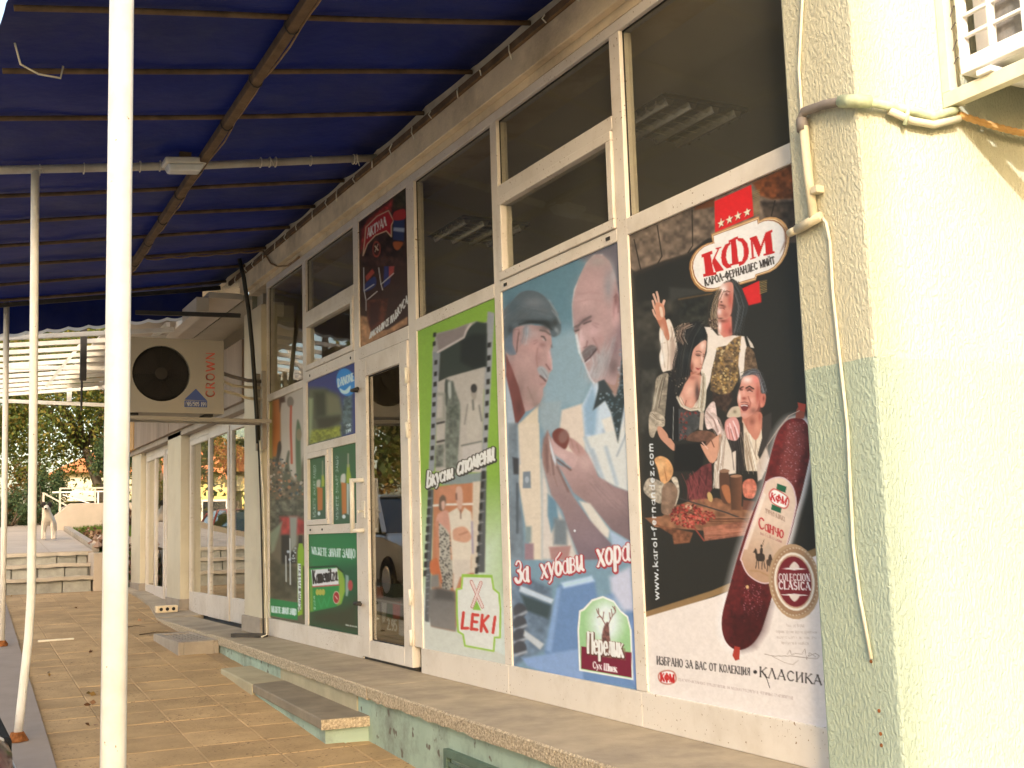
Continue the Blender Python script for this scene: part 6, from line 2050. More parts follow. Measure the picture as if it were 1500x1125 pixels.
p.line(A2((670, 975), (700, 1000)), 1.8, (176, 40, 36), 1)
p.hair(A2((700, 490), (600, 560), (540, 700), (480, 900), (470, 1120)), 34, 5.0, [(22, 18, 16), (60, 48, 40), (92, 74, 60), (30, 24, 20)], 0.9, 41)
p.hair(A2((560, 500), (490, 560), (460, 680)), 14, 3.2, [(140, 110, 86), (190, 160, 130), (60, 46, 36)], 0.8, 42)
p.hair(A2((740, 520), (780, 600), (770, 660)), 8, 1.4, [(26, 22, 20), (66, 54, 46)], 0.9, 43)
p.glow(A2((740, 750))[0], 4.5, 6, (246, 200, 168), 0.8)
p.glow(A2((700, 890))[0], 4.5, 6, (240, 182, 148), 0.75)
p.glow(A2((725, 880))[0], 2, 7, (250, 210, 180), 0.6)
p.glow(A2((630, 930))[0], 5, 10, (140, 70, 52), 0.6)
p.line(A2((660, 775), (700, 790)), 1.3, (80, 46, 36), 1)
p.line(A2((672, 812), (708, 834)), 1.5, (52, 30, 24), 0.9)
p.line(A2((722, 900), (738, 915)), 1.0, (150, 80, 60), 1)
p.ell(A2((690, 985))[0], 2.6, 1.4, (180, 44, 40), 25, 1)
p.poly(A3((560, 60), (700, 40), (740, 150), (690, 330), (650, 440), (560, 450), (490, 350), (530, 200)), (222, 158, 122), 1.8, True, col2=(168, 96, 70), g=(A3((540, 250))[0], A3((720, 200))[0]))
p.line(A3((560, 380), (555, 440)), 1.2, (140, 76, 56), 1.2)
p.glow(A3((570, 230))[0], 7, 9, (246, 196, 160), 0.75)
p.glow(A3((520, 360))[0], 5, 7, (246, 200, 164), 0.7)
p.glow(A3((610, 370))[0], 6, 8, (240, 186, 150), 0.6)
p.glow(A3((690, 250))[0], 5, 14, (130, 66, 48), 0.6)
p.line(A3((600, 60), (640, 150), (640, 260)), 1.2, (160, 92, 68), 1.8, 0.7)
p.hair(A3((470, 20), (500, 160), (480, 300), (450, 380)), 16, 3.0, [(20, 17, 15), (66, 52, 42), (100, 80, 64)], 0.9, 44)
p.poly(A3((470, 310), (540, 410), (640, 440), (760, 450), (780, 300), (740, 100), (700, 330), (650, 400), (560, 440), (480, 380)), (236, 206, 172), 1.2)
p.poly(A3((240, 100), (360, 50), (370, 200), (340, 420), (310, 560), (170, 560), (190, 420), (220, 250)), (152, 132, 106), 1.5, True, nz=0.4, ns=4)
p.poly(A3((170, 480), (310, 520), (330, 620), (240, 680), (200, 760), (155, 700)), (184, 160, 130), 1.5, True, nz=0.3, ns=3)
p.hair(A3((300, 120), (260, 280), (220, 460)), 12, 4.0, [(110, 92, 72), (190, 170, 140), (130, 110, 86), (84, 70, 54)], 1.1, 45)
p.hair(A3((190, 500), (250, 560), (310, 580)), 9, 2.2, [(110, 90, 70), (220, 196, 164), (140, 116, 90)], 1.0, 46)
p.glow(A3((220, 330))[0], 4, 14, (206, 186, 156), 0.6)
p.poly(A3((245, 650), (300, 650), (430, 820), (450, 880), (420, 900), (340, 830), (270, 750)), (206, 142, 108), 1.2, True)
p.poly(A3((370, 80), (470, 240), (500, 450), (480, 800), (370, 760), (330, 620), (350, 300)), (30, 26, 24), 1.5)
p.line(A3((425, 420), (418, 780)), 1.0, (150, 140, 124), 0.8)
p.poly(A3((480, 440), (560, 460), (760, 470), (740, 620), (560, 760), (480, 800)), (70, 66, 60), 1.5, nz=0.3, ns=4)
p.dabs(A3((490, 470), (580, 470), (560, 790), (490, 790)), 40, 1.4, [(118, 44, 36), (52, 36, 32), (150, 70, 56)], 9)
p.dabs(A3((600, 470), (730, 470), (700, 520), (600, 510)), 10, 1.3, [(140, 40, 34), (60, 40, 36)], 10)
p.poly(A3((720, 480), (760, 480), (745, 680), (705, 670)), (200, 170, 140), 1.2)
p.poly(A3((770, 480), (870, 360), (910, 560), (970, 700), (930, 760), (860, 660), (790, 660)), (228, 192, 170), 1.5, True, nz=0.2, ns=3)
p.poly(A3((560, 780), (660, 690), (830, 690), (920, 780), (850, 860), (700, 810)), (112, 74, 54), 1.5, True, nz=0.3, ns=4)
p.poly(A3((440, 840), (780, 800), (760, 900), (740, 1125), (420, 1125)), (24, 20, 17), 3)
p.poly(A3((720, 830), (780, 850), (850, 780), (950, 720), (940, 850), (900, 990), (840, 1040), (780, 960)), (216, 150, 114), 1.2, True)
p.line(A3((740, 810), (800, 880)), 1.6, (236, 180, 146), 1)
p.line(A3((840, 790), (870, 860)), 1.4, (110, 62, 44), 1)
# ---------- man at right
p.poly(A3((1200, 80), (1230, 20), (1330, 0), (1380, 50), (1390, 200), (1440, 250), (1420, 330), (1380, 380), (1350, 100)), (84, 76, 68), 2, True, nz=0.5, ns=2)
p.poly(A3((1190, 130), (1260, 70), (1350, 80), (1390, 200), (1380, 400), (1330, 520), (1240, 560), (1160, 500), (1130, 330), (1160, 220)), (222, 156, 124), 1.6, True, col2=(160, 84, 66), g=(A3((1170, 200))[0], A3((1400, 330))[0]))
p.poly(A3((1370, 290), (1430, 280), (1420, 400), (1375, 420)), (202, 120, 94), 1.5, True)
p.line(A3((1155, 225), (1190, 200)), 1.6, (54, 34, 28), 1)
p.line(A3((1225, 205), (1285, 215)), 1.8, (54, 34, 28), 1)
p.line(A3((1240, 245), (1275, 255)), 1.8, (74, 40, 34), 1)
p.line(A3((1195, 250), (1180, 330), (1210, 335)), 1.4, (150, 84, 66), 1.2)
p.poly(A3((1160, 380), (1240, 385), (1230, 440), (1180, 450)), (130, 60, 50), 1.2, True)
p.line(A3((1172, 395), (1228, 400)), 1.6, (238, 220, 200), 0.8)
p.line(A3((1290, 300), (1300, 480)), 2.0, (170, 100, 80), 2.5, 0.6)
p.hair(A3((1210, 60), (1300, 20), (1370, 70), (1400, 220)), 22, 2.2, [(60, 54, 48), (120, 112, 104), (40, 36, 32), (150, 142, 134)], 0.9, 51)
p.glow(A3((1240, 130))[0], 8, 6, (250, 206, 180), 0.8)
p.glow(A3((1180, 290))[0], 4, 8, (250, 204, 178), 0.7)
p.glow(A3((1250, 320))[0], 6, 6, (242, 176, 146), 0.75)
p.glow(A3((1330, 330))[0], 7, 16, (170, 76, 58), 0.75)
p.glow(A3((1250, 490))[0], 10, 6, (150, 92, 74), 0.7)
p.glow(A3((1345, 460))[0], 5, 10, (136, 76, 60), 0.7)
p.line(A3((1160, 232), (1188, 205)), 2.0, (40, 26, 22), 0.9)
p.line(A3((1222, 212), (1255, 198), (1290, 214)), 2.2, (40, 26, 22), 0.9)
p.line(A3((1165, 262), (1188, 258)), 1.4, (60, 32, 28), 0.9)
p.line(A3((1238, 258), (1262, 248), (1282, 262)), 1.5, (60, 32, 28), 0.9)
p.line(A3((1225, 330), (1270, 370), (1262, 420)), 1.4, (170, 90, 70), 1.4)
p.line(A3((1150, 340), (1145, 400)), 1.2, (180, 100, 80), 1.4)
p.poly(A3((1158, 384), (1200, 372), (1246, 388), (1232, 436), (1185, 448)), (112, 44, 40), 1, True)
p.poly(A3((1166, 388), (1200, 382), (1238, 392), (1228, 408), (1178, 406)), (244, 230, 214), 0.9, True)
p.line(A3((1395, 310), (1410, 350), (1395, 390)), 1.4, (130, 60, 48), 1.3)
p.poly(A3((1190, 520), (1380, 480), (1400, 660), (1340, 760), (1210, 690)), (196, 120, 92), 1.6, True)
p.poly(A3((1185, 570), (1250, 700), (1320, 770), (1390, 650), (1400, 760), (1350, 950), (1440, 1125), (1230, 1125), (1190, 900)), (232, 202, 166), 1.4)
for ln in (A3((1215, 800), (1290, 1100)), A3((1260, 780), (1340, 1000)), A3((1330, 780), (1320, 940)), A3((1220, 900), (1250, 1120))):
    p.line(ln, 1.1, (158, 126, 96), 1.2)
p.poly(A3((1390, 540), (1500, 480), (1500, 760), (1440, 900), (1350, 950), (1400, 760)), (62, 52, 44), 2)
p.poly(A3((1130, 560), (1190, 600), (1210, 1125), (1100, 1125), (1060, 880), (1000, 760)), (52, 42, 36), 2, nz=0.4, ns=4)
p.poly(A3((980, 660), (1010, 760), (1060, 900), (1110, 1125), (880, 1125), (910, 960), (950, 800)), (226, 198, 168), 1.6)
p.poly(A4((880, 120), (1110, 0), (1110, 250), (1040, 260), (920, 420), (880, 410), (870, 260)), (228, 200, 170), 1.6)
p.poly(A3((1010, 520), (1060, 430), (1150, 420), (1170, 520), (1060, 540)), (212, 180, 148), 1.6, True)
p.poly(A3((1000, 570), (1100, 530), (1150, 620), (1145, 740), (1100, 790), (1020, 770), (990, 680)), (216, 142, 122), 1.4, True)
for ln in (A3((1030, 620), (1030, 770)), A3((1075, 600), (1090, 780)), A3((1110, 590), (1135, 760))):
    p.line(ln, 2.0, (238, 192, 172), 1.2)
for ln in (A3((1050, 640), (1062, 770)), A3((1095, 620), (1115, 770))):
    p.line(ln, 0.9, (140, 70, 60), 1)
p.poly(A5((400, 520), (470, 380), (500, 480), (440, 620), (410, 640)), (208, 178, 150), 2)
p.hair(A3((960, 720), (950, 900), (920, 1120)), 12, 5.0, [(180, 148, 120), (250, 230, 206), (150, 120, 96)], 1.2, 52, 0.6)
p.hair(A3((1230, 720), (1260, 900), (1300, 1120)), 12, 4.5, [(170, 138, 106), (250, 230, 200), (140, 112, 86)], 1.1, 53, 0.65)
p.hair(A3((1080, 640), (1120, 860), (1150, 1120)), 10, 4.0, [(36, 30, 26), (84, 70, 60)], 1.2, 54, 0.6)
p.glow(A3((1290, 620))[0], 9, 8, (156, 84, 62), 0.6)
p.hair(A4((900, 150), (900, 280), (890, 400)), 10, 3.0, [(176, 146, 118), (252, 234, 210)], 1.2, 55, 0.6)
p.hair(A3((800, 480), (880, 560), (930, 700)), 12, 3.6, [(180, 140, 120), (248, 220, 200), (150, 112, 96)], 1.1, 56, 0.6)
p.hair(A3((500, 330), (560, 430), (660, 440), (740, 300)), 8, 1.4, [(250, 230, 204), (170, 134, 104)], 0.8, 57, 0.7)
# ---------- closer modelling of the three heads
zm = (1035, 405, 9.514)
Q = Zm(*zm)
p.poly(Q((360, 60), (420, 90), (480, 180), (540, 300), (580, 400), (560, 520), (500, 600), (480, 720), (430, 800), (360, 780), (350, 600), (360, 400), (380, 200)), (52, 50, 45), 1.5, True)
p.hair(Q((380, 80), (450, 220), (500, 420), (470, 600), (430, 780)), 30, 3.2, [(34, 32, 28), (78, 76, 70), (60, 58, 52), (98, 92, 84)], 0.9, 81, 0.7)
p.poly(Q((165, 590), (340, 550), (350, 820), (240, 850), (160, 760)), (214, 130, 104), 1.2)
p.tones(zm, [(185, 700, 26, 100, (246, 218, 194), 0.95), (290, 700, 60, 120, (206, 98, 80), 0.9), (230, 620, 60, 26, (120, 64, 52), 0.8), (330, 760, 26, 60, (130, 56, 46), 0.7)])
p.poly(Q((250, 100), (310, 80), (360, 90), (375, 160), (370, 260), (355, 400), (340, 520), (300, 580), (250, 600), (190, 600), (160, 570), (150, 500), (160, 430), (170, 330), (190, 240), (220, 150)), (214, 142, 114), 1.2, True)
p.tones(zm, [(235, 180, 55, 80, (250, 220, 198), 0.95), (200, 290, 30, 55, (248, 212, 188), 0.9), (330, 330, 42, 130, (192, 92, 72), 0.95), (335, 150, 26, 60, (214, 130, 106), 0.7), (282, 248, 30, 30, (110, 56, 46), 0.95),
             (300, 236, 14, 12, (234, 180, 160), 0.9), (205, 330, 24, 36, (232, 170, 144), 0.8), (206, 354, 15, 12, (52, 24, 22), 1.0), (218, 404, 46, 17, (104, 58, 48), 0.95, 12), (250, 430, 20, 14, (96, 52, 44), 0.8),
             (178, 490, 32, 50, (236, 206, 188), 0.9), (255, 480, 30, 50, (206, 124, 98), 0.7), (195, 585, 34, 14, (92, 58, 48), 0.9), (270, 540, 46, 44, (182, 100, 80), 0.8)])
p.strokes(zm, [(((240, 215), (285, 200), (325, 215)), 1.1, (84, 46, 36)), (((185, 440), (230, 440), (250, 455)), 0.9, (90, 44, 40)), (((215, 250), (195, 320)), 0.9, (160, 92, 74)), (((150, 420), (140, 520), (160, 580)), 1.0, (120, 92, 70))])
p.hair(Q((190, 190), (110, 380), (90, 540), (100, 700)), 22, 2.6, [(206, 178, 138), (120, 94, 66), (160, 130, 96), (70, 52, 40)], 0.9, 82, 0.75)
p.dabs(Q((40, 600), (150, 590), (150, 740), (60, 740)), 26, 1.0, [(70, 46, 38), (214, 184, 160), (130, 98, 78), (40, 28, 24)], 83)
zm = (980, 465, 6.343)
Q = Zm(*zm)
p.poly(Q((200, 60), (260, 40), (320, 80), (345, 150), (330, 210), (280, 240), (230, 290), (210, 360), (200, 480), (190, 560), (150, 620), (110, 720), (60, 700), (70, 500), (90, 300), (130, 200), (150, 120)), (28, 27, 24), 1.8, True)
p.tones(zm, [(150, 350, 50, 60, (50, 52, 48), 0.8), (290, 130, 40, 50, (42, 44, 40), 0.7), (130, 560, 40, 70, (24, 21, 19), 0.8)])
p.hair(Q((250, 60), (180, 180), (130, 340), (110, 560), (80, 700)), 24, 5.0, [(18, 16, 14), (62, 54, 46), (44, 38, 34), (90, 76, 62)], 0.8, 84, 0.55)
p.hair(Q((190, 70), (120, 100), (100, 180), (130, 240)), 16, 2.6, [(206, 176, 146), (120, 92, 72), (170, 138, 110), (60, 44, 36)], 0.9, 85)
p.dabs(Q((60, 560), (180, 560), (150, 720), (60, 720)), 30, 1.0, [(120, 92, 70), (26, 22, 20), (170, 140, 110), (60, 46, 38)], 86)
p.poly(Q((220, 530), (290, 540), (320, 560), (290, 640), (250, 760), (225, 830), (150, 850), (95, 760), (130, 660), (160, 600)), (216, 146, 116), 1.5, True)
p.tones(zm, [(185, 680, 44, 70, (240, 180, 148), 0.9), (112, 770, 26, 42, (242, 194, 160), 0.9), (200, 800, 26, 34, (232, 168, 136), 0.7), (262, 690, 24, 90, (84, 58, 50), 0.95), (215, 560, 40, 22, (170, 100, 78), 0.7)])
p.strokes(zm, [(((152, 850), (154, 800), (160, 770)), 1.0, (130, 72, 56))])
p.poly(Q((330, 215), (345, 240), (332, 340), (312, 420), (298, 490), (270, 520), (235, 520), (205, 470), (210, 380), (225, 310), (260, 270), (290, 235)), (216, 150, 120), 1.2, True)
p.tones(zm, [(312, 262, 26, 44, (246, 202, 172), 0.95), (248, 410, 30, 42, (238, 174, 140), 0.9), (306, 380, 9, 42, (248, 206, 178), 0.85), (212, 460, 18, 46, (140, 74, 56), 0.9), (272, 345, 28, 13, (124, 76, 60), 0.85, 15), (322, 362, 9, 9, (120, 74, 58), 0.8), (268, 480, 15, 9, (180, 48, 44), 0.95, 15), (240, 510, 26, 12, (160, 90, 70), 0.7)])
p.strokes(zm, [(((250, 348), (270, 358), (288, 354)), 1.0, (44, 28, 24)), (((252, 316), (280, 312), (302, 326)), 0.9, (74, 46, 36)), (((318, 340), (330, 346)), 0.8, (84, 52, 40)), (((250, 468), (272, 478), (296, 470)), 0.8, (110, 26, 26)), (((290, 430), (302, 440)), 0.8, (150, 84, 66))])
p.poly(Q((310, 500), (345, 620), (330, 860), (270, 860), (280, 740), (310, 640)), (206, 184, 150), 1.5, True)
p.hair(Q((325, 540), (320, 700), (300, 860)), 16, 2.8, [(240, 222, 190), (130, 108, 82), (180, 154, 120), (90, 72, 56)], 0.9, 87, 0.7)
p.hair(Q((80, 740), (120, 820), (200, 860), (290, 850)), 12, 1.2, [(244, 226, 196), (150, 124, 96), (206, 180, 146)], 0.9, 88, 0.8)
zm = (1060, 540, 7.93)
Q = Zm(*zm)
p.poly(Q((225, 100), (260, 40), (330, 10), (400, 30), (430, 110), (470, 220), (490, 280), (460, 300), (430, 260), (410, 140), (350, 75), (270, 80)), (86, 82, 78), 1.5, True)
p.hair(Q((240, 90), (310, 35), (400, 50), (440, 160), (470, 270)), 26, 2.4, [(50, 46, 44), (124, 118, 112), (70, 66, 62), (150, 146, 140)], 0.8, 89, 0.7)
p.poly(Q((300, 560), (430, 510), (440, 690), (370, 830), (280, 690)), (206, 128, 98), 1.5, True)
p.tones(zm, [(330, 610, 40, 50, (146, 80, 62), 0.8), (390, 680, 34, 70, (222, 146, 112), 0.7), (420, 560, 20, 60, (170, 84, 64), 0.7)])
p.poly(Q((215, 120), (260, 85), (340, 75), (400, 110), (425, 220), (420, 330), (400, 450), (360, 510), (300, 555), (240, 580), (200, 540), (185, 450), (160, 370), (175, 270), (195, 190)), (218, 142, 114), 1.2, True)
p.tones(zm, [(275, 130, 66, 44, (250, 214, 190), 0.95), (372, 130, 40, 50, (236, 134, 116), 0.9), (184, 330, 20, 66, (248, 210, 182), 0.9), (322, 370, 42, 40, (236, 166, 138), 0.85), (398, 300, 30, 130, (174, 82, 64), 0.9), (232, 280, 24, 50, (238, 166, 138), 0.8),
             (238, 345, 28, 18, (146, 64, 52), 0.85), (204, 236, 24, 14, (104, 52, 44), 0.95), (300, 240, 40, 20, (112, 56, 46), 0.95), (302, 266, 15, 10, (230, 170, 146), 0.9), (230, 535, 42, 26, (214, 158, 134), 0.8), (345, 490, 44, 40, (144, 88, 72), 0.85), (300, 430, 24, 50, (196, 116, 92), 0.7)])
p.poly(Q((195, 432), (240, 414), (292, 424), (272, 482), (226, 492)), (116, 46, 40), 1.0, True)
p.tones(zm, [(238, 500, 40, 10, (196, 116, 98), 0.8)])
p.strokes(zm, [(((190, 236), (206, 214), (228, 212)), 1.7, (40, 24, 20)), (((260, 226), (300, 204), (348, 234)), 1.9, (40, 24, 20)), (((192, 250), (218, 250)), 1.0, (50, 28, 24)), (((276, 258), (304, 250), (334, 266)), 1.1, (56, 30, 26)), (((286, 325), (312, 400), (298, 455)), 1.2, (150, 74, 58), 1.6),
               (((204, 432), (238, 424), (276, 432)), 1.5, (240, 222, 204)), (((205, 395), (245, 388), (285, 400)), 1.2, (120, 62, 52), 1.4)])
p.poly(Q((430, 320), (470, 290), (490, 330), (475, 420), (440, 450), (425, 400)), (206, 118, 92), 1.4, True)
p.tones(zm, [(466, 345, 12, 34, (126, 50, 40), 0.85), (440, 420, 14, 22, (226, 150, 120), 0.8)])
p.poly(Q((60, 545), (110, 470), (180, 455), (192, 540), (110, 560)), (204, 178, 142), 1.4, True)
p.tones(zm, [(130, 500, 22, 22, (120, 96, 72), 0.7)])
p.poly(Q((20, 690), (50, 605), (120, 570), (170, 620), (186, 740), (172, 800), (150, 832), (125, 836), (70, 818), (40, 790)), (222, 150, 132), 1.2, True)
p.strokes(zm, [(((70, 640), (95, 720), (132, 824)), 2.0, (246, 208, 192), 1.4), (((110, 610), (150, 700), (174, 790)), 2.0, (246, 208, 192), 1.4), (((45, 660), (50, 740), (66, 806)), 1.6, (240, 190, 174), 1.4),
               (((82, 700), (112, 826)), 0.9, (134, 62, 54)), (((128, 680), (156, 812)), 0.9, (134, 62, 54)), (((52, 680), (72, 812)), 0.8, (150, 74, 64))])
# ---------- skirt, table, food
p.poly(A4((560, 330), (740, 170), (840, 130), (850, 420), (780, 540), (600, 560)), (112, 50, 46), 2, nz=0.35, ns=5)
for ln in (A4((640, 260), (620, 520)), A4((720, 220), (690, 500)), (A4((800, 200), (760, 500)))):
    p.line(ln, 1.6, (70, 30, 28), 2)
p.poly(A4((470, 600), (640, 540), (900, 520), (1300, 660), (1320, 780), (760, 880), (220, 840), (110, 740), (300, 720)), (146, 94, 62), 2, nz=0.35, ns=6)
p.poly(A4((220, 810), (640, 900), (600, 1010), (430, 1030), (410, 930)), (128, 76, 48), 2, nz=0.4, ns=4)
p.poly(A4((790, 870), (1330, 780), (1200, 930), (770, 990)), (170, 102, 72), 2, nz=0.35, ns=5)
p.poly(A5((0, 985), (350, 930), (330, 1040), (10, 1085)), (164, 98, 70), 2, nz=0.35, ns=5)
p.line(A4((490, 525), (700, 590), (1000, 680), (1230, 770)), 2.0, (60, 52, 46), 1.2)
p.poly(A4((215, 100), (280, 60), (370, 100), (420, 200), (400, 300), (330, 370), (280, 330), (250, 200)), (222, 156, 96), 1.6, True, nz=0.2, ns=4)
p.line(A4((320, 180), (350, 330)), 1.2, (170, 100, 56), 1.4)
p.poly(A4((100, 380), (170, 300), (330, 380), (300, 560), (240, 570), (110, 470)), (176, 154, 126), 1.6, True, nz=0.4, ns=3)
p.poly(A4((400, 310), (460, 300), (490, 450), (450, 600), (430, 590), (460, 440)), (206, 182, 150), 1.4, True, nz=0.3, ns=3)
p.poly(A4((310, 390), (400, 350), (470, 440), (440, 600), (400, 700), (300, 690), (290, 580)), (138, 104, 78), 1.8, True, nz=0.25, ns=4)
p.dabs(A4((340, 740), (480, 590), (640, 600), (890, 690), (890, 740), (700, 830), (600, 850), (430, 800)), 95, 1.8, [(150, 40, 32), (190, 70, 54), (96, 26, 22), (206, 104, 78), (60, 22, 18)], 11, 0.9, 0.6)
p.line(A4((640, 830), (760, 990)), 2.2, (150, 66, 48), 1.2)
p.ell(A4((825, 510))[0], 3.6, 7.5, (204, 160, 96), -15)
p.ell(A4((590, 620))[0], 5, 3.5, (214, 170, 130), 20)
p.poly(A4((930, 240), (1030, 240), (1040, 560), (950, 540)), (92, 58, 40), 2, True)
p.poly(A4((950, 400), (1030, 390), (1060, 560), (1010, 560)), (176, 104, 62), 2, True)
p.poly(A4((1045, 290), (1180, 280), (1170, 660), (1060, 650)), (84, 54, 36), 1.8, col2=(124, 76, 50), g=(A4((1060, 400))[0], A4((1170, 400))[0]))
p.ell(A4((1110, 280))[0], 8.5, 2.2, (172, 120, 84), -3)
p.ell(A4((985, 225))[0], 7.5, 2.6, (150, 106, 76), -3)
p.poly(A4((1190, 350), (1290, 310), (1340, 400), (1300, 520), (1200, 500)), (206, 112, 82), 1.8, True, nz=0.3, ns=3)
p.poly(A4((1190, 540), (1320, 560), (1280, 660), (1180, 650)), (112, 66, 48), 2)
p.hair(A4((480, 620), (800, 760), (1250, 760)), 16, 4.5, [(110, 66, 42), (180, 120, 84), (84, 48, 32), (196, 140, 100)], 1.0, 58, 0.5)
p.hair(A4((800, 930), (1000, 910), (1200, 880)), 10, 3.2, [(120, 66, 46), (196, 126, 92)], 1.0, 59, 0.5)
p.dabs(A4((340, 740), (480, 590), (640, 600), (890, 690), (890, 740), (700, 830), (600, 850), (430, 800)), 150, 2.0, [(150, 36, 30), (196, 70, 54), (92, 24, 20), (214, 110, 84), (120, 30, 26)], 71, 0.95, 0.55)
p.hair(A4((620, 270), (660, 400), (640, 540)), 10, 9.0, [(150, 70, 62), (80, 34, 32)], 1.6, 60, 0.5)
p.glow(A4((290, 170))[0], 6, 8, (244, 190, 128), 0.7)
p.glow(A4((370, 470))[0], 6, 14, (172, 134, 104), 0.6)
p.glow(A4((1250, 410))[0], 6, 6, (236, 150, 116), 0.6)
# web address, upright
p.text(N2((147, 672), (126, 155), (132, 672), (111, 155)), 'www.karol-fernandez.com', 0.27, (236, 224, 206), 0.0, 0.10)
# cream lower field with gold edge
low = N2((100, 732), (320, 660), (470, 560), (700, 480), (740, 1100), (80, 1100))
p.poly(N2((100, 712), (320, 642), (520, 560), (700, 486), (700, 520), (440, 620), (110, 738)), (150, 112, 68), 1.5)
p.poly(N2((100, 730), (330, 662), (440, 618), (700, 512), (740, 1120), (80, 1120)), (240, 214, 188), 1.2)
p.poly(N2((380, 0), (700, 0), (700, 140), (620, 120)), (38, 32, 26), 8, a=0.0)
# ---------- the salami with its white glow
sal = A5((655, 170), (740, 170), (790, 230), (812, 320), (800, 450), (740, 720), (700, 860), (640, 1090), (560, 1290), (545, 1400), (475, 1640), (420, 1790), (340, 1880), (240, 1900), (160, 1820), (140, 1660), (200, 1420), (260, 1200), (360, 900), (440, 700), (500, 460), (550, 290), (600, 210))
sal = [tuple(q) for q in smooth_closed(sal, 4)]
p.poly(sal, (250, 234, 214), 22, a=1.0)
p.poly([(x + 3, y) for x, y in sal], (248, 228, 206), 10)
p.poly(sal, (112, 34, 30), 1.2, nz=0.35, ns=4, col2=(88, 26, 24), g=(A5((560, 300))[0], A5((820, 420))[0]))
p.poly(A5((640, 200), (740, 200), (770, 320), (720, 560), (660, 760), (560, 600), (600, 380)), (148, 74, 64), 9, a=0.55)
p.dabs(A5((640, 190), (760, 200), (770, 350), (700, 640), (640, 700), (560, 580), (600, 400)), 210, 0.75, [(216, 160, 150), (190, 110, 100), (160, 70, 60)], 12, 0.6)
p.dabs(A6((250, 380), (400, 400), (380, 640), (250, 690)), 130, 0.8, [(190, 110, 112), (150, 64, 62), (210, 140, 140)], 13, 0.55)
p.poly(A6((150, 620), (470, 520), (420, 740), (340, 860), (240, 890), (160, 820)), (54, 16, 14), 12, a=0.5)
p.poly(A5((700, 100), (730, 60), (765, 90), (755, 170), (690, 165)), (150, 74, 52), 1.2)
p.poly(A5((708, 48), (768, 62), (760, 120), (715, 105)), (176, 66, 48), 1)
p.line(A5((720, 110), (640, 150), (560, 250), (480, 370), (485, 470)), 1.0, (206, 176, 150), 1)
p.poly(A6((185, 850), (225, 860), (220, 950), (190, 960), (168, 920)), (178, 58, 40), 1)
# its paper label
lab = A5((450, 700), (480, 640), (540, 612), (610, 618), (670, 680), (695, 780), (690, 850), (640, 1060), (575, 1260), (520, 1380), (440, 1400), (340, 1340), (290, 1240), (295, 1170))
lab = [tuple(q) for q in smooth_closed(lab, 4)]
p.poly(lab, (232, 194, 160), 1.2, False, col2=(190, 142, 104), g=(A5((420, 900))[0], A5((300, 1280))[0]))
p.poly(A5((300, 1150), (450, 720), (470, 740), (330, 1150)), (250, 226, 198), 2, a=0.5)
p.line([tuple(q) for q in lab] + [lab[0]], 1.8, (226, 186, 172), 1)
p.poly(A5((555, 655), (625, 680), (615, 725), (548, 700)), (34, 92, 58), 1)
p.poly(A5((515, 810), (588, 838), (580, 878), (508, 850)), (34, 92, 58), 1)
bd = A5((490, 740), (510, 700), (545, 695), (625, 745), (645, 785), (635, 830), (600, 845), (515, 800))
p.poly(bd, (206, 90, 74), 1, True)
p.poly([(q[0] * 0.88 + 0.12 * A5((567, 772))[0][0], q[1] * 0.86 + 0.14 * A5((567, 772))[0][1]) for q in bd], (250, 232, 216), 1, True)
p.text(A5((505, 775), (620, 815), (512, 725), (632, 768)), 'КФМ', 0.24, (200, 34, 30), 0.05, 0.06)
p.text(A5((465, 872), (612, 940), (468, 842), (614, 908)), 'ПРИРОДА В ШУНКА', 0.12, (176, 136, 108), 0, 0.1, 0.8)
p.text(A5((415, 985), (600, 1068), (415, 905), (608, 985)), 'Санчо', 0.15, (186, 44, 44), 0.05, 0.05)
p.text(A5((428, 1035), (590, 1100), (428, 1015), (590, 1080)), 'ва ба Вазилио', 0.14, (170, 110, 96), 0, 0.1, 0.8)
# rider with lance, thin horse, squire on a mule, windmill
INK = (60, 46, 36)
p.glow(A6((430, 130))[0], 10, 14, (206, 168, 132), 0.6)
p.poly(A6((400, 120), (440, 70), (470, 150), (460, 190), (410, 190)), (196, 160, 128), 3)
p.poly(A6((345, 165), (400, 160), (412, 195), (398, 215), (352, 210)), INK, 1.2, True)
p.poly(A6((322, 150), (340, 118), (350, 128), (356, 168), (346, 178), (334, 150)), INK, 1.0)
for q in (((352, 205), (342, 268)), ((362, 208), (366, 270)), ((392, 210), (388, 275)), ((402, 206), (412, 268))):
    p.line(A6(*q), 1.3, INK, 0.9)
p.poly(A6((372, 162), (376, 120), (386, 108), (396, 122), (394, 166)), (48, 36, 30), 1.0)
p.ell(A6((385, 100))[0], 1.3, 1.9, INK)
p.line(A6((405, 55), (360, 200)), 0.8, (74, 56, 42), 0.7)
p.poly(A6((425, 205), (470, 198), (478, 240), (430, 246)), (78, 58, 44), 1.2, True)
for q in (((432, 240), (428, 290)), ((446, 244), (450, 292)), ((468, 240), (470, 290))):
    p.line(A6(*q), 1.3, (70, 52, 40), 0.9)
p.poly(A6((438, 205), (442, 170), (456, 165), (464, 204)), (64, 46, 36), 1.0, True)
p.line(A6((300, 285), (370, 292), (440, 325)), 1.8, (176, 130, 84), 2)
p.ell(A6((280, 408))[0], 2.2, 2.6, (228, 176, 110))
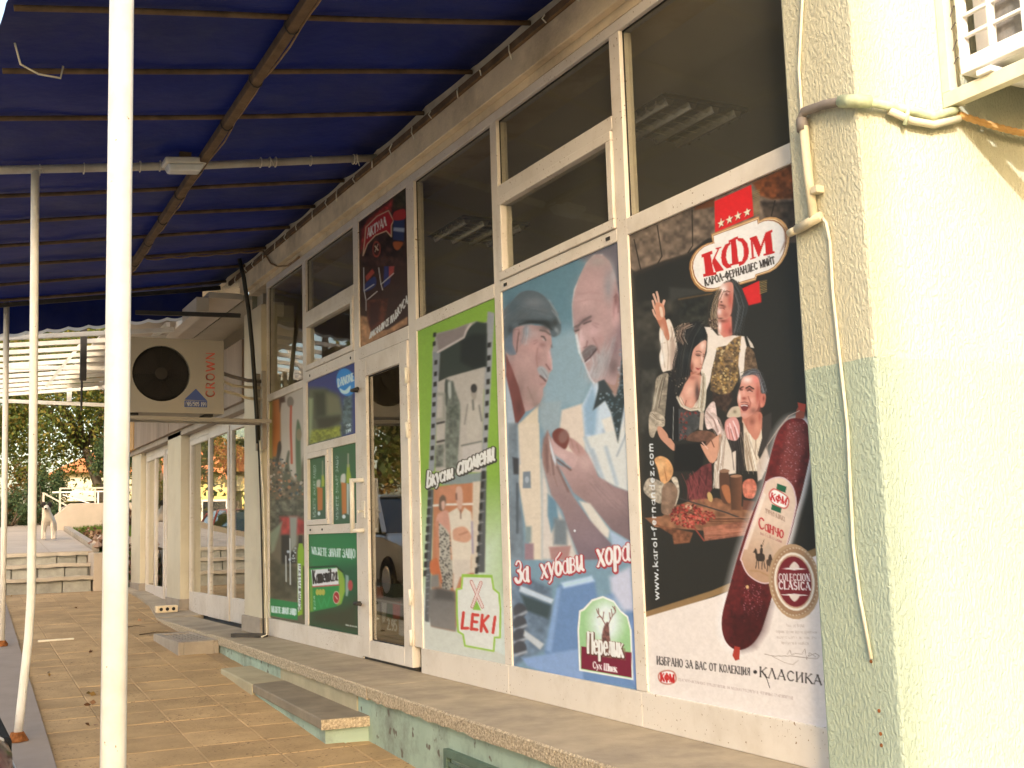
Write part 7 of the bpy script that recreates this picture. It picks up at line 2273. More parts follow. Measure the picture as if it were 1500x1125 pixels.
# round seal
c0 = A6((632, 368))[0]
p.ell(c0, 37.5, 55.5, (186, 144, 102), -7)
p.ell(c0, 34.0, 50.5, (166, 122, 84), -7)
for k in range(46):
    a_ = 2 * math.pi * k / 46
    r1 = A6((632 + 172 * math.cos(a_) + 3, 368 + 252 * math.sin(a_)))[0]
    p.ell(r1, 1.0, 1.4, (222, 190, 150), math.degrees(a_), 0.8, 0.8)
p.ell(c0, 29.5, 43.0, (238, 212, 180), -7)
p.ell(c0, 26.5, 39.5, (198, 152, 116), -7)
p.ell(c0, 24.8, 37.2, (118, 28, 34), -7)
p.text(A6((516, 360), (748, 362), (514, 310), (746, 312)), 'COLECCION', 0.16, (240, 218, 196), 0.05, 0.12)
p.text(A6((516, 422), (752, 430), (514, 366), (748, 374)), 'CLASICA', 0.19, (240, 218, 196), 0.05, 0.12)
for sgn, yy in ((-1, 270), (1, 466)):
    p.poly(A6((530, yy), (630, yy - 8), (735, yy + 4), (630, yy + 12)), (236, 212, 190), 0.8)
    p.poly(A6((595, yy + sgn * 4), (632, yy + sgn * 52), (670, yy + sgn * 6)), (226, 196, 170), 1.2, True)
# small print, signature, bottom line
for k, (x0, x1) in enumerate(((570, 705), (495, 800), (500, 800), (535, 740))):
    yy = 690 + k * 42 + (0 if k == 0 else 4)
    p.text(A6((x0, yy + 14), (x1, yy + 20), (x0, yy - 8), (x1, yy - 2)), ['Ние от КФМ', 'гарантираме висок произход', 'качеството на нашите', 'продукти и колбаси'][k], 0.13, (206, 180, 158), 0, 0.1, 0.8)
p.line(A6((410, 910), (470, 925), (600, 925), (800, 945), (820, 925), (790, 905), (740, 925)), 0.8, (150, 126, 108), 0.8)
p.line(A6((580, 910), (600, 880), (610, 915), (640, 905), (690, 910), (710, 870), (725, 950), (745, 900), (790, 930)), 0.7, (160, 136, 118), 0.8)
p.line(A6((470, 930), (560, 975), (620, 990), (660, 960)), 0.7, (176, 150, 130), 0.8)
p.text(N2((140, 884), (446, 920), (139, 858), (446, 897)), 'ИЗБРАНО ЗА ВАС ОТ КОЛЕКЦИЯ', 0.15, (62, 52, 48), 0.05, 0.12)
p.text(N2((455, 922), (706, 955), (455, 890), (706, 925)), '•КЛАСИКА•', 0.15, (44, 36, 34), 0.07, 0.13)
p.line(N2((498, 918), (512, 962)), 1.0, (44, 36, 34), 0.8)
bd = N2((143, 925), (150, 910), (172, 903), (196, 908), (205, 925), (202, 942), (180, 952), (152, 945))
p.poly(bd, (196, 120, 96), 1, True)
c0 = N2((174, 928))[0]
p.poly([(c0[0] + (x - c0[0]) * 0.84, c0[1] + (y - c0[1]) * 0.82) for x, y in bd], (246, 226, 206), 1, True)
p.text(N2((152, 938), (197, 944), (152, 914), (197, 920)), 'КФМ', 0.26, (200, 34, 30), 0.04, 0.06)
p.text(N2((210, 938), (588, 1000), (210, 930), (588, 992)), 'БЪЛГАРО-ИСПАНСКО ПРЕДПРИЯТИЕ ЗА МЕСНИ ПРОДУКТИ И ЧЕТИРИНЕ БЛАГОЕВГРАД', 0.14, (196, 168, 150), 0, 0.12, 0.8)
p.grain(0.035)
pane(3.113, 4.203, 0.745, 2.738)
p.build('poster', 'tall dark poster of costumed people with a big salami and red КФМ badge', pm)

# ================================================================== poster 2: two old men
p = Paint(4.290, 5.462, 0.745, 2.732, (128, 150, 154))
B1, B2_, B3, B4 = Zm(730, 340, 5.921), Zm(730, 480, 5.625), Zm(740, 620, 5.625), Zm(740, 780, 4.89)
p.poly(B1((0, 500), (1080, 40), (1100, 700), (700, 800), (0, 800)), (104, 132, 136), 20)
p.poly(B1((700, 220), (1060, 60), (1090, 700), (900, 300)), (112, 100, 100), 10)
p.poly(B2_((440, 100), (660, 0), (760, 420), (700, 640), (340, 640), (380, 400)), (148, 164, 164), 14)
p.poly(B2_((160, 800), (330, 640), (330, 1125), (170, 1125)), (226, 198, 162), 3)
p.poly(B2_((520, 680), (710, 620), (720, 1125), (560, 1125), (500, 820)), (228, 200, 172), 4)
p.poly(B2_((340, 620), (520, 600), (500, 850), (380, 880), (340, 780)), (156, 164, 160), 5)
p.poly(B3((120, 0), (280, 0), (300, 700), (300, 1125), (230, 1125), (170, 860), (110, 500)), (230, 202, 168), 3)
p.poly(B3((300, 300), (360, 560), (520, 880), (600, 1125), (300, 1125)), (222, 200, 176), 6)
p.poly(B3((350, 580), (420, 640), (440, 780), (380, 900), (350, 760)), (108, 136, 144), 4)
p.poly(B3((400, 780), (510, 800), (510, 1010), (400, 1000)), (122, 124, 120), 6)
p.poly(B3((360, 1020), (540, 1010), (520, 1125), (380, 1125)), (178, 128, 114), 3)
p.poly(B3((170, 850), (215, 850), (215, 980), (165, 980)), (138, 146, 136), 4)
p.poly(B3((160, 990), (235, 990), (235, 1125), (160, 1125)), (160, 122, 120), 3)
p.poly(B3((148, 400), (208, 396), (212, 535), (145, 535)), (128, 132, 132), 1.5)
p.ell(B3((180, 465))[0], 3, 5, (176, 176, 172))
# lower left machinery and blue tray
p.poly(B4((40, 300), (120, 300), (330, 400), (340, 560), (280, 840), (60, 960)), (110, 122, 130), 6, nz=0.3, ns=8)
p.poly(B4((110, 380), (350, 480), (330, 510), (100, 420)), (206, 206, 200), 3)
p.poly(B4((110, 440), (330, 520), (310, 620), (150, 560)), (62, 74, 72), 5)
for k in range(4):
    p.ell(B4((105, 560 + 90 * k))[0], 10, 11, (74, 72, 72), 0, 3)
    p.line(B4((70, 610 + 90 * k), (150, 570 + 95 * k)), 4, (170, 166, 160), 3)
p.poly(B4((140, 700), (280, 800), (250, 840), (130, 740)), (206, 198, 184), 3)
p.poly(B4((380, 380), (640, 340), (660, 480), (800, 420), (940, 560), (940, 1120), (400, 1030), (280, 860), (330, 640)), (112, 136, 164), 5)
p.poly(B4((290, 840), (370, 400), (400, 390), (330, 860)), (140, 160, 182), 4)
p.poly(B4((120, 900), (550, 830), (560, 1060), (380, 1030), (160, 960)), (142, 160, 184), 4)
p.poly(B4((750, 320), (900, 240), (930, 560), (850, 560), (760, 420)), (206, 196, 196), 8)
p.poly(B4((400, 360), (620, 310), (640, 350), (420, 400)), (196, 208, 216), 4)
p.poly(B4((900, 640), (950, 560), (950, 1115), (910, 1060)), (132, 148, 178), 4)
# left man: cap, face, collar
p.poly(B1((40, 700), (120, 600), (200, 520), (320, 520), (420, 580), (480, 660), (520, 720), (440, 760), (300, 780), (100, 850), (45, 900)), (116, 116, 112), 3, True, nz=0.12, ns=5)
p.poly(B1((170, 780), (400, 690), (500, 730), (540, 800), (530, 880), (470, 905), (430, 830), (300, 790), (180, 850)), (78, 78, 74), 3, True)
p.poly(B1((480, 760), (530, 800), (530, 870), (490, 890)), (150, 148, 140), 2, True)
p.glow(B1((310, 590))[0], 16, 9, (150, 148, 142), 0.7, 10)
p.glow(B1((110, 720))[0], 9, 16, (84, 88, 88), 0.6)
p.hair(B1((90, 780), (250, 650), (430, 640)), 14, 7.0, [(96, 96, 92), (140, 138, 132), (84, 84, 82)], 1.2, 61, 0.4, 1.6)
p.line(B1((440, 590), (500, 690), (540, 790)), 1.2, (160, 158, 150), 1.6)
p.poly(B1((40, 820), (150, 800), (170, 1125), (60, 1125)), (88, 92, 96), 4)
face = B2_((120, 60), (180, 10), (300, 0), (400, 20), (410, 100), (395, 170), (440, 260), (440, 340), (410, 380), (400, 440), (370, 480), (350, 600), (270, 670), (210, 690), (150, 560), (90, 300), (60, 200))
p.poly(face, (204, 160, 138), 2.5, False, col2=(168, 124, 104), g=(B2_((330, 250))[0], B2_((140, 550))[0]))
p.poly(B2_((150, 420), (340, 480), (340, 600), (230, 680)), (160, 122, 104), 8, a=0.7)
p.poly(B1((120, 850), (190, 840), (200, 960), (170, 1060), (140, 1000)), (176, 126, 108), 3, True)
p.line(B1((175, 850), (150, 960), (165, 1050)), 1.6, (116, 80, 70), 2)
p.poly(B1((190, 820), (300, 800), (260, 900), (200, 940)), (170, 160, 150), 5, True)
p.poly(B2_((65, 100), (150, 200), (110, 230), (65, 190)), (150, 150, 148), 4)
p.line(B2_((345, 60), (395, 75)), 2.6, (100, 78, 66), 2)
p.line(B2_((365, 95), (395, 110)), 2.2, (70, 52, 46), 1.6)
p.line(B2_((370, 140), (340, 160)), 1.2, (150, 106, 90), 2)
p.poly(B2_((335, 300), (380, 330), (410, 390), (380, 420), (340, 390)), (186, 178, 166), 3, True)
p.line(B2_((345, 400), (385, 440)), 2.2, (120, 70, 60), 2)
p.line(B2_((400, 240), (435, 320), (415, 350)), 1.4, (160, 108, 92), 2)
p.line(B2_((250, 240), (310, 340), (300, 420)), 1.6, (166, 118, 100), 3)
p.glow(B2_((290, 150))[0], 9, 12, (222, 176, 154), 0.7)
p.glow(B2_((300, 260))[0], 9, 10, (216, 150, 130), 0.6)
p.glow(B2_((200, 330))[0], 14, 24, (168, 120, 102), 0.55)
p.glow(B2_((340, 60))[0], 9, 6, (176, 128, 108), 0.6)
p.glow(B2_((420, 280))[0], 3, 7, (232, 186, 164), 0.7)
p.glow(B2_((320, 540))[0], 8, 10, (190, 146, 126), 0.6)
p.hair(B2_((345, 310), (380, 350), (405, 395)), 14, 1.6, [(214, 206, 194), (150, 140, 128), (190, 180, 168)], 0.9, 62, 0.7)
p.hair(B2_((200, 30), (190, 120), (170, 190)), 12, 2.4, [(190, 184, 176), (150, 146, 140), (130, 126, 120)], 0.9, 63, 0.6)
for ln in (((330, 120), (300, 140)), ((335, 135), (305, 165)), ((270, 360), (300, 450)), ((200, 560), (300, 600)), ((240, 420), (280, 520))):
    p.line(B2_(*ln), 1.2, (150, 104, 88), 2.4, 0.7)
p.poly(B2_((360, 98), (380, 92), (398, 104), (382, 114)), (236, 226, 214), 1.2)
p.ell(B2_((384, 103))[0], 1.6, 1.8, (46, 36, 32), 0, 1)
p.poly(B2_((60, 220), (100, 270), (190, 540), (220, 700), (150, 800), (120, 620), (70, 400)), (124, 58, 48), 2)
p.poly(B2_((60, 330), (100, 470), (160, 850), (180, 1125), (80, 1125)), (178, 180, 178), 3)
p.poly(B2_((95, 880), (150, 1050), (160, 1125), (100, 1125)), (92, 90, 90), 3)
p.poly(B3((20, 0), (100, 0), (110, 500), (150, 860), (150, 1125), (40, 1125), (30, 500)), (122, 128, 128), 4, nz=0.2, ns=8)
p.poly(B3((60, 280), (110, 290), (110, 420), (70, 420)), (58, 56, 56), 3)
p.line(B3((100, 500), (100, 900)), 3, (76, 80, 82), 3)
# right man: white coat first, then head
p.poly(B2_((690, 640), (780, 450), (1050, 420), (1080, 640), (1080, 1125), (760, 1125), (720, 980)), (206, 208, 204), 3)
p.poly(B2_((700, 650), (780, 460), (820, 640), (800, 900), (720, 880)), (148, 168, 178), 8)
p.poly(B2_((850, 760), (930, 730), (990, 950), (1060, 620), (1085, 640), (1080, 1125), (960, 1125)), (232, 214, 190), 3)
p.poly(B2_((860, 840), (980, 1030), (960, 1125), (900, 1090)), (146, 160, 170), 5)
p.poly(B3((640, 120), (900, 60), (1030, 60), (1030, 570), (940, 530), (800, 470), (700, 300)), (222, 210, 190), 3)
for ln in (B3((720, 220), (810, 470)), B3((830, 200), (920, 500)), B3((660, 120), (760, 380))):
    p.line(ln, 4, (168, 176, 176), 5)
p.line(B3((920, 270), (1010, 60)), 2, (150, 156, 156), 2)
p.poly(B2_((780, 680), (830, 480), (870, 430), (960, 570), (990, 480), (1040, 80), (1055, 540), (985, 950), (930, 700), (880, 600)), (48, 54, 52), 2)
p.dabs(B2_((830, 480), (870, 440), (960, 640), (1000, 380), (1040, 120), (1050, 540), (985, 900), (920, 660), (820, 600)), 90, 1.1, [(200, 206, 200), (130, 146, 146), (90, 110, 112)], 14, 0.9)
p.poly(B2_((860, 430), (980, 320), (1010, 200), (1000, 460), (965, 570)), (170, 128, 108), 3)
head = B1((645, 640), (660, 500), (710, 380), (760, 270), (830, 200), (900, 195), (960, 250), (1010, 360), (1040, 520), (1075, 640), (1080, 900), (1060, 1125), (730, 1125), (690, 960), (660, 860))
p.poly(head, (208, 166, 148), 2, False, col2=(168, 130, 120), g=(B1((760, 500))[0], B1((1060, 900))[0]))
p.poly(B1((700, 400), (830, 210), (960, 260), (1020, 420), (940, 360), (820, 320)), (188, 168, 152), 8, a=0.6)
p.line(B1((652, 820), (642, 640), (660, 500), (720, 370), (770, 270), (830, 202), (900, 196)), 1.6, (238, 226, 210), 1.8, 0.8)
p.poly(B1((975, 560), (1020, 520), (1050, 620), (1040, 720), (1000, 810), (985, 700)), (214, 164, 146), 3, True)
p.line(B1((995, 580), (1020, 560), (1035, 640)), 2.2, (140, 92, 80), 2.5)
p.line(B1((730, 780), (820, 750)), 3.0, (110, 84, 74), 3)
p.line(B1((665, 850), (700, 840)), 2.6, (110, 84, 74), 2.5)
p.line(B1((750, 810), (800, 790)), 2.2, (70, 54, 50), 2)
p.poly(B1((700, 850), (750, 870), (780, 960), (750, 1030), (710, 1010)), (218, 176, 156), 3, True)
p.line(B1((760, 960), (750, 1020), (715, 1030)), 1.6, (150, 104, 90), 2)
p.poly(B2_((680, 190), (760, 150), (820, 180), (770, 240), (710, 250)), (128, 112, 104), 3, True)
p.line(B2_((720, 260), (800, 190)), 2.4, (96, 60, 54), 2)
p.line(B2_((725, 280), (770, 245)), 1.6, (232, 222, 208), 1.2)
p.poly(B2_((740, 320), (830, 220), (960, 120), (1010, 200), (900, 360), (860, 420), (790, 450)), (178, 160, 148), 8)
p.hair(B2_((800, 260), (820, 340), (810, 430)), 40, 7.0, [(196, 188, 180), (150, 138, 128), (214, 208, 200), (130, 116, 106)], 0.9, 64, 0.45)
p.hair(B2_((960, 130), (930, 220), (880, 330)), 30, 5.0, [(176, 166, 158), (140, 126, 118), (200, 190, 180)], 0.9, 65, 0.4)
p.hair(B2_((700, 200), (760, 190), (800, 200)), 16, 2.2, [(120, 104, 96), (170, 156, 146), (90, 76, 70)], 0.9, 66, 0.6)
p.glow(B1((800, 480))[0], 14, 16, (222, 182, 164), 0.6)
p.glow(B1((860, 700))[0], 14, 14, (206, 156, 138), 0.6)
p.glow(B1((840, 880))[0], 9, 10, (222, 168, 150), 0.65)
p.glow(B1((970, 640))[0], 7, 26, (160, 124, 114), 0.6)
p.glow(B1((720, 920))[0], 4, 9, (236, 200, 182), 0.65)
p.glow(B1((880, 270))[0], 16, 9, (200, 182, 166), 0.6)
p.glow(B1((760, 790))[0], 10, 5, (140, 102, 90), 0.55, -15)
for ln in (((730, 560), (860, 545)), ((720, 610), (870, 590)), ((735, 660), (860, 640)), ((830, 790), (900, 820)), ((830, 810), (890, 850)), ((800, 880), (850, 960))):
    p.line(B1(*ln), 1.2, (170, 126, 112), 2.6, 0.55)
p.poly(B2_((900, 100), (1020, 40), (1010, 240), (930, 330)), (150, 134, 126), 8, a=0.7)
p.line(B2_((640, 60), (665, 200), (740, 350), (790, 455)), 1.8, (240, 232, 218), 1.8)
# ---------- closer modelling of the two heads
zm = (832, 365, 4.533)
Q = Zm(*zm)
p.poly(Q((30, 370), (45, 290), (75, 190), (120, 100), (170, 45), (215, 38), (265, 75), (300, 150), (322, 230), (340, 300), (362, 380), (366, 470), (368, 570), (360, 660), (350, 760), (330, 830), (310, 900), (250, 880), (230, 870), (175, 885), (140, 850), (120, 790), (100, 740), (85, 690), (75, 640), (62, 580), (45, 530), (35, 460)), (188, 148, 136), 1.6, True)
p.tones(zm, [(195, 80, 80, 44, (174, 152, 138), 0.85), (150, 250, 80, 66, (204, 158, 146), 0.85), (110, 350, 64, 44, (210, 164, 152), 0.8), (268, 250, 34, 120, (156, 144, 138), 0.85), (245, 420, 44, 90, (194, 150, 138), 0.8), (300, 170, 20, 70, (176, 164, 156), 0.7),
             (170, 545, 56, 52, (214, 166, 156), 0.85), (215, 610, 44, 44, (186, 138, 126), 0.8), (98, 600, 24, 56, (222, 178, 168), 0.85), (235, 745, 70, 90, (172, 158, 150), 0.85), (170, 830, 50, 50, (186, 172, 164), 0.85), (315, 650, 44, 100, (138, 106, 102), 0.9),
             (300, 780, 44, 70, (116, 90, 84), 0.9), (338, 560, 26, 60, (146, 114, 110), 0.8), (314, 430, 22, 80, (214, 160, 150), 0.9), (318, 335, 14, 48, (128, 80, 74), 0.9), (304, 400, 6, 60, (150, 104, 96), 0.6), (312, 485, 16, 26, (206, 158, 150), 0.7),
             (112, 472, 52, 20, (126, 94, 88), 0.85, -22), (60, 520, 20, 16, (112, 86, 80), 0.85, -10), (88, 650, 14, 20, (228, 186, 174), 0.8), (45, 440, 16, 60, (176, 140, 130), 0.6)])
p.poly(Q((90, 702), (118, 655), (160, 636), (190, 655), (172, 690), (132, 722), (110, 738)), (116, 98, 92), 3.0, True)
p.hair(Q((100, 700), (140, 665), (185, 655)), 16, 2.0, [(150, 134, 126), (84, 70, 66), (120, 104, 96)], 0.8, 91, 0.6)
p.hair(Q((215, 690), (225, 770), (190, 860)), 40, 7.5, [(206, 198, 190), (150, 138, 130), (186, 176, 168), (132, 118, 110)], 0.8, 92, 0.4)
p.hair(Q((290, 590), (270, 660), (240, 740)), 24, 5.0, [(178, 168, 160), (140, 126, 118), (196, 188, 180)], 0.8, 93, 0.35)
p.strokes(zm, [(((72, 505), (110, 470), (152, 446)), 2.2, (92, 76, 70), 2.4), (((104, 496), (128, 486), (152, 478)), 1.7, (56, 44, 42), 1.4), (((48, 545), (72, 536)), 1.9, (56, 44, 42), 1.5), (((44, 516), (74, 504)), 1.8, (96, 78, 72), 2.0),
               (((86, 540), (82, 600), (80, 645)), 2.4, (232, 192, 180), 3.0), (((104, 655), (122, 645), (128, 610)), 1.6, (130, 88, 82), 1.8), (((112, 748), (150, 714), (190, 664)), 2.0, (66, 42, 42), 1.4), (((118, 754), (146, 730)), 1.4, (220, 206, 196), 1.0),
               (((60, 560), (85, 690), (120, 790), (150, 860), (172, 888)), 1.5, (232, 224, 212), 1.6), (((165, 488), (205, 500)), 1.0, (160, 116, 106), 1.8), (((160, 500), (198, 522)), 1.0, (160, 116, 106), 1.8), (((165, 590), (192, 640), (205, 690)), 1.6, (156, 112, 102), 2.4),
               (((70, 300), (150, 285), (230, 300)), 1.0, (182, 138, 126), 2.4), (((66, 350), (150, 332), (225, 345)), 1.0, (184, 140, 128), 2.4), (((306, 320), (324, 300), (336, 330), (334, 420)), 1.2, (120, 76, 70), 1.5)])
p.poly(Q((200, 880), (240, 865), (300, 952), (205, 952)), (58, 62, 60), 1.8)
p.dabs(Q((335, 700), (368, 600), (380, 940), (330, 940)), 34, 1.0, [(200, 210, 206), (70, 86, 88), (120, 140, 142)], 94, 0.9)
zm = (735, 420, 4.76)
Q = Zm(*zm)
p.poly(Q((25, 350), (75, 290), (82, 400), (104, 470), (60, 490), (28, 450)), (106, 116, 122), 2.5)
p.poly(Q((75, 290), (130, 275), (200, 268), (290, 275), (330, 300), (345, 340), (350, 400), (332, 450), (345, 530), (350, 580), (330, 600), (322, 640), (305, 690), (287, 712), (285, 760), (265, 810), (200, 860), (165, 870), (130, 760), (100, 680), (60, 560), (38, 480), (90, 480), (104, 470), (80, 400)), (190, 146, 132), 1.8)
p.tones(zm, [(210, 330, 56, 40, (190, 160, 150), 0.8), (225, 420, 62, 52, (210, 156, 142), 0.9), (170, 520, 70, 60, (202, 156, 142), 0.85), (150, 640, 66, 76, (178, 140, 126), 0.85), (210, 760, 66, 60, (164, 132, 116), 0.9), (130, 720, 34, 80, (146, 112, 100), 0.8),
             (330, 490, 18, 66, (216, 164, 152), 0.9), (338, 565, 14, 22, (206, 152, 142), 0.85), (284, 405, 26, 18, (160, 114, 104), 0.85), (95, 370, 20, 74, (184, 136, 124), 0.9), (172, 310, 22, 50, (148, 150, 148), 0.85), (300, 290, 50, 20, (120, 100, 90), 0.8), (268, 740, 20, 34, (194, 152, 138), 0.8),
             (255, 500, 20, 40, (176, 128, 116), 0.7), (60, 500, 30, 40, (168, 136, 126), 0.7), (240, 820, 30, 26, (140, 112, 98), 0.7)])
p.poly(Q((250, 562), (290, 558), (326, 602), (316, 642), (282, 626), (256, 602)), (170, 164, 158), 2.6, True)
p.hair(Q((268, 570), (292, 600), (312, 636)), 18, 2.0, [(206, 202, 196), (130, 122, 116), (180, 174, 168)], 0.8, 95, 0.6)
p.hair(Q((170, 280), (165, 340), (150, 400)), 16, 2.6, [(170, 170, 168), (120, 118, 116), (190, 186, 182)], 0.8, 96, 0.45)
p.strokes(zm, [(((118, 320), (108, 400), (104, 455)), 1.6, (100, 72, 66), 1.8), (((90, 300), (118, 296), (126, 330)), 1.4, (150, 108, 98), 1.6), (((268, 304), (305, 310), (338, 334)), 2.0, (90, 74, 66), 2.0), (((276, 346), (294, 350), (306, 374)), 1.6, (52, 42, 38), 1.2), (((288, 366), (298, 372)), 1.3, (206, 198, 188), 1.0),
               (((308, 540), (322, 560), (334, 578)), 1.6, (112, 70, 64), 1.4), (((268, 622), (290, 640), (306, 658)), 2.2, (78, 52, 48), 1.6), (((272, 680), (298, 676)), 1.6, (170, 118, 108), 2.0), (((330, 450), (346, 530), (350, 575)), 1.2, (226, 182, 170), 1.8),
               (((250, 430), (240, 500), (250, 560)), 1.3, (160, 112, 100), 2.4), (((250, 385), (225, 400)), 1.0, (164, 116, 104), 1.8), (((248, 372), (222, 380)), 1.0, (164, 116, 104), 1.8), (((346, 408), (350, 422)), 1.6, (110, 92, 88), 1.4), (((180, 700), (220, 790)), 1.4, (150, 114, 102), 3.0)])
p.poly(Q((28, 200), (50, 140), (100, 70), (160, 30), (230, 30), (290, 60), (330, 110), (350, 160), (380, 205), (405, 250), (408, 300), (385, 335), (350, 345), (340, 300), (300, 262), (230, 255), (130, 270), (90, 290), (60, 320), (30, 360), (22, 280)), (96, 102, 101), 1.8, True)
p.tones(zm, [(225, 110, 80, 44, (132, 130, 126), 0.85), (80, 150, 44, 66, (82, 94, 96), 0.8), (150, 200, 60, 30, (92, 92, 88), 0.7), (230, 244, 120, 17, (44, 44, 41), 0.95, 2), (320, 262, 50, 24, (46, 46, 42), 0.9, 25), (372, 250, 24, 34, (58, 58, 54), 0.85), (382, 302, 13, 24, (168, 166, 158), 0.85, -30), (60, 300, 26, 40, (58, 62, 62), 0.85), (290, 170, 44, 24, (116, 114, 110), 0.7)])
p.hair(Q((60, 230), (180, 150), (330, 180)), 16, 8.0, [(84, 88, 86), (128, 126, 122), (104, 104, 100)], 1.0, 97, 0.3)
p.strokes(zm, [(((350, 165), (385, 210), (406, 256)), 1.1, (150, 148, 142), 1.4), (((120, 262), (200, 246), (300, 250), (350, 300)), 1.4, (34, 34, 32), 2.0)])
p.poly(Q((30, 480), (60, 545), (120, 700), (160, 880), (130, 900), (95, 952), (70, 800), (30, 620)), (124, 66, 57), 1.6)
p.tones(zm, [(60, 600, 24, 60, (146, 84, 74), 0.7), (120, 840, 26, 70, (98, 48, 42), 0.8)])
# hands with the sausage end
p.poly(B3((520, 110), (620, 180), (680, 250), (720, 330), (770, 440), (900, 520), (1040, 570), (1045, 980), (880, 880), (720, 690), (560, 570), (470, 400), (420, 330), (540, 380), (600, 280), (530, 200)), (188, 146, 132), 2.5, False, col2=(132, 104, 98), g=(B3((640, 300))[0], B3((900, 860))[0]))
p.poly(B3((610, 640), (700, 660), (860, 880), (850, 950), (760, 900), (680, 760)), (226, 206, 180), 3)
p.poly(B3((860, 880), (960, 940), (1040, 990), (1040, 1040), (880, 1010)), (176, 184, 190), 4)
p.poly(B3((310, 180), (350, 60), (380, 120), (420, 300), (470, 430), (560, 600), (700, 800), (880, 1000), (880, 1125), (620, 1125), (530, 900), (470, 720), (380, 590), (320, 380), (300, 260)), (176, 138, 122), 2.5, False, col2=(128, 104, 104), g=(B3((360, 300))[0], B3((760, 1050))[0]))
p.poly(B3((310, 130), (350, 60), (365, 200), (350, 420), (315, 330)), (138, 94, 80), 4, a=0.7)
for ln in (B3((340, 180), (350, 400)), B3((380, 260), (400, 420)), B3((430, 360), (520, 560))):
    p.line(ln, 2.2, (110, 78, 68), 3, 0.8)
p.poly(B3((380, 120), (430, 170), (520, 230), (600, 260), (560, 370), (470, 300), (400, 240)), (204, 160, 146), 2.5, True)
p.poly(B3((530, 120), (600, 160), (660, 240), (600, 270), (530, 190)), (188, 140, 124), 2.5, True)
p.line(B3((430, 300), (540, 385)), 2.4, (104, 74, 66), 2.5)
p.poly(B3((360, 110), (420, 310), (415, 350), (390, 290), (370, 200)), (214, 208, 200), 1.6)
p.poly(B3((390, 80), (440, 40), (500, 60), (528, 120), (500, 210), (450, 190), (400, 140)), (118, 56, 44), 2, True)
p.ell(B3((480, 110))[0], 7, 10, (150, 112, 98), 20, 4, 0.7)
p.glow(B3((660, 330))[0], 14, 12, (214, 172, 156), 0.6, 40)
p.glow(B3((860, 620))[0], 26, 12, (190, 148, 136), 0.5, 30)
p.glow(B3((640, 560))[0], 14, 10, (150, 116, 104), 0.5, 40)
p.glow(B3((480, 640))[0], 8, 22, (150, 116, 108), 0.5, -30)
p.glow(B3((700, 930))[0], 24, 14, (152, 124, 120), 0.5, 45)
p.glow(B3((460, 260))[0], 9, 7, (222, 180, 164), 0.6, 30)
p.hair(B3((760, 470), (900, 640), (1030, 760)), 22, 8.0, [(120, 94, 86), (150, 122, 112)], 0.6, 67, 0.35)
for ln in (((540, 130), (560, 200)), ((590, 170), (610, 240)), ((330, 240), (345, 330)), ((360, 330), (372, 430)), ((400, 430), (430, 520))):
    p.line(B3(*ln), 1.1, (134, 92, 80), 1.8, 0.6)
p.soften(1)
p.ell(B3((573, 886))[0], 1.6, 1.8, (236, 224, 210), 0, 1)
# slogan with red shadow
for dx, dy, col in ((5, 7, (176, 40, 44)), (-2, 2, (176, 40, 44)), (0, 0, (246, 226, 206))):
    w_ = 0.15 if col[0] == 246 else 0.25
    p.text(B4((74 + dx, 360 + dy), (168 + dx, 348 + dy), (74 + dx, 205 + dy), (166 + dx, 200 + dy)), 'За', w_, col, 0.05, 0.04)
    p.text(B4((258 + dx, 328 + dy), (562 + dx, 268 + dy), (254 + dx, 185 + dy), (556 + dx, 112 + dy)), 'хубави', w_ * 0.9, col, 0.05, 0.03)
    p.text(B4((660 + dx, 244 + dy), (892 + dx, 196 + dy), (656 + dx, 70 + dy), (890 + dx, 24 + dy)), 'хора', w_ * 0.9, col, 0.05, 0.03)
# stag badge
bd = B4((530, 990), (518, 700), (530, 560), (560, 545), (620, 480), (700, 455), (780, 490), (830, 560), (880, 600), (905, 700), (918, 1058))
p.poly(bd, (246, 232, 204), 1.2)
cq = B4((722, 770))[0]
p.poly([(cq[0] + (x - cq[0]) * 0.94, cq[1] + (y - cq[1]) * 0.955) for x, y in bd], (164, 196, 128), 1.2)
p.ell(B4((722, 640))[0], 22, 30, (238, 232, 212), 0, 22)
p.poly(B4((545, 815), (905, 860), (905, 1040), (545, 975)), (126, 30, 48), 1)
p.poly(B4((580, 715), (632, 712), (640, 790), (860, 830), (862, 915), (690, 890), (580, 868)), (146, 120, 84), 1.2, a=0.75)
p.poly(B4((695, 780), (700, 700), (720, 650), (740, 650), (748, 740), (750, 790)), (124, 78, 66), 2, True, nz=0.5, ns=2)
for ln in (((715, 655), (690, 610), (665, 580), (655, 550)), ((690, 610), (672, 600), (662, 610)), ((670, 585), (668, 545)), ((740, 655), (765, 600), (790, 570), (785, 530)), ((768, 600), (760, 550)), ((700, 625), (706, 570)), ((752, 628), (748, 575)), ((790, 560), (770, 530))):
    p.line(B4(*ln), 1.4, (142, 100, 82), 1)
for dx, dy, col, w_ in ((4, 5, (90, 44, 32), 0.20), (0, 0, (244, 226, 200), 0.13)):
    p.text(B4((588 + dx, 860 + dy), (845 + dx, 892 + dy), (588 + dx, 715 + dy), (842 + dx, 752 + dy)), 'Перелик', w_, col, 0.05, 0.03)
p.text(B4((628, 970), (692, 980), (628, 925), (692, 938)), 'Сух', 0.2, (246, 222, 200), 0.05, 0.04)
p.text(B4((708, 985), (800, 1000), (708, 940), (800, 952)), 'Шпек', 0.22, (246, 222, 200), 0.05, 0.03)
p.grain(0.035)
pane(4.290, 5.462, 0.745, 2.731)
p.build('poster', 'tall pale blue poster of two smiling old men holding a sausage', pm)

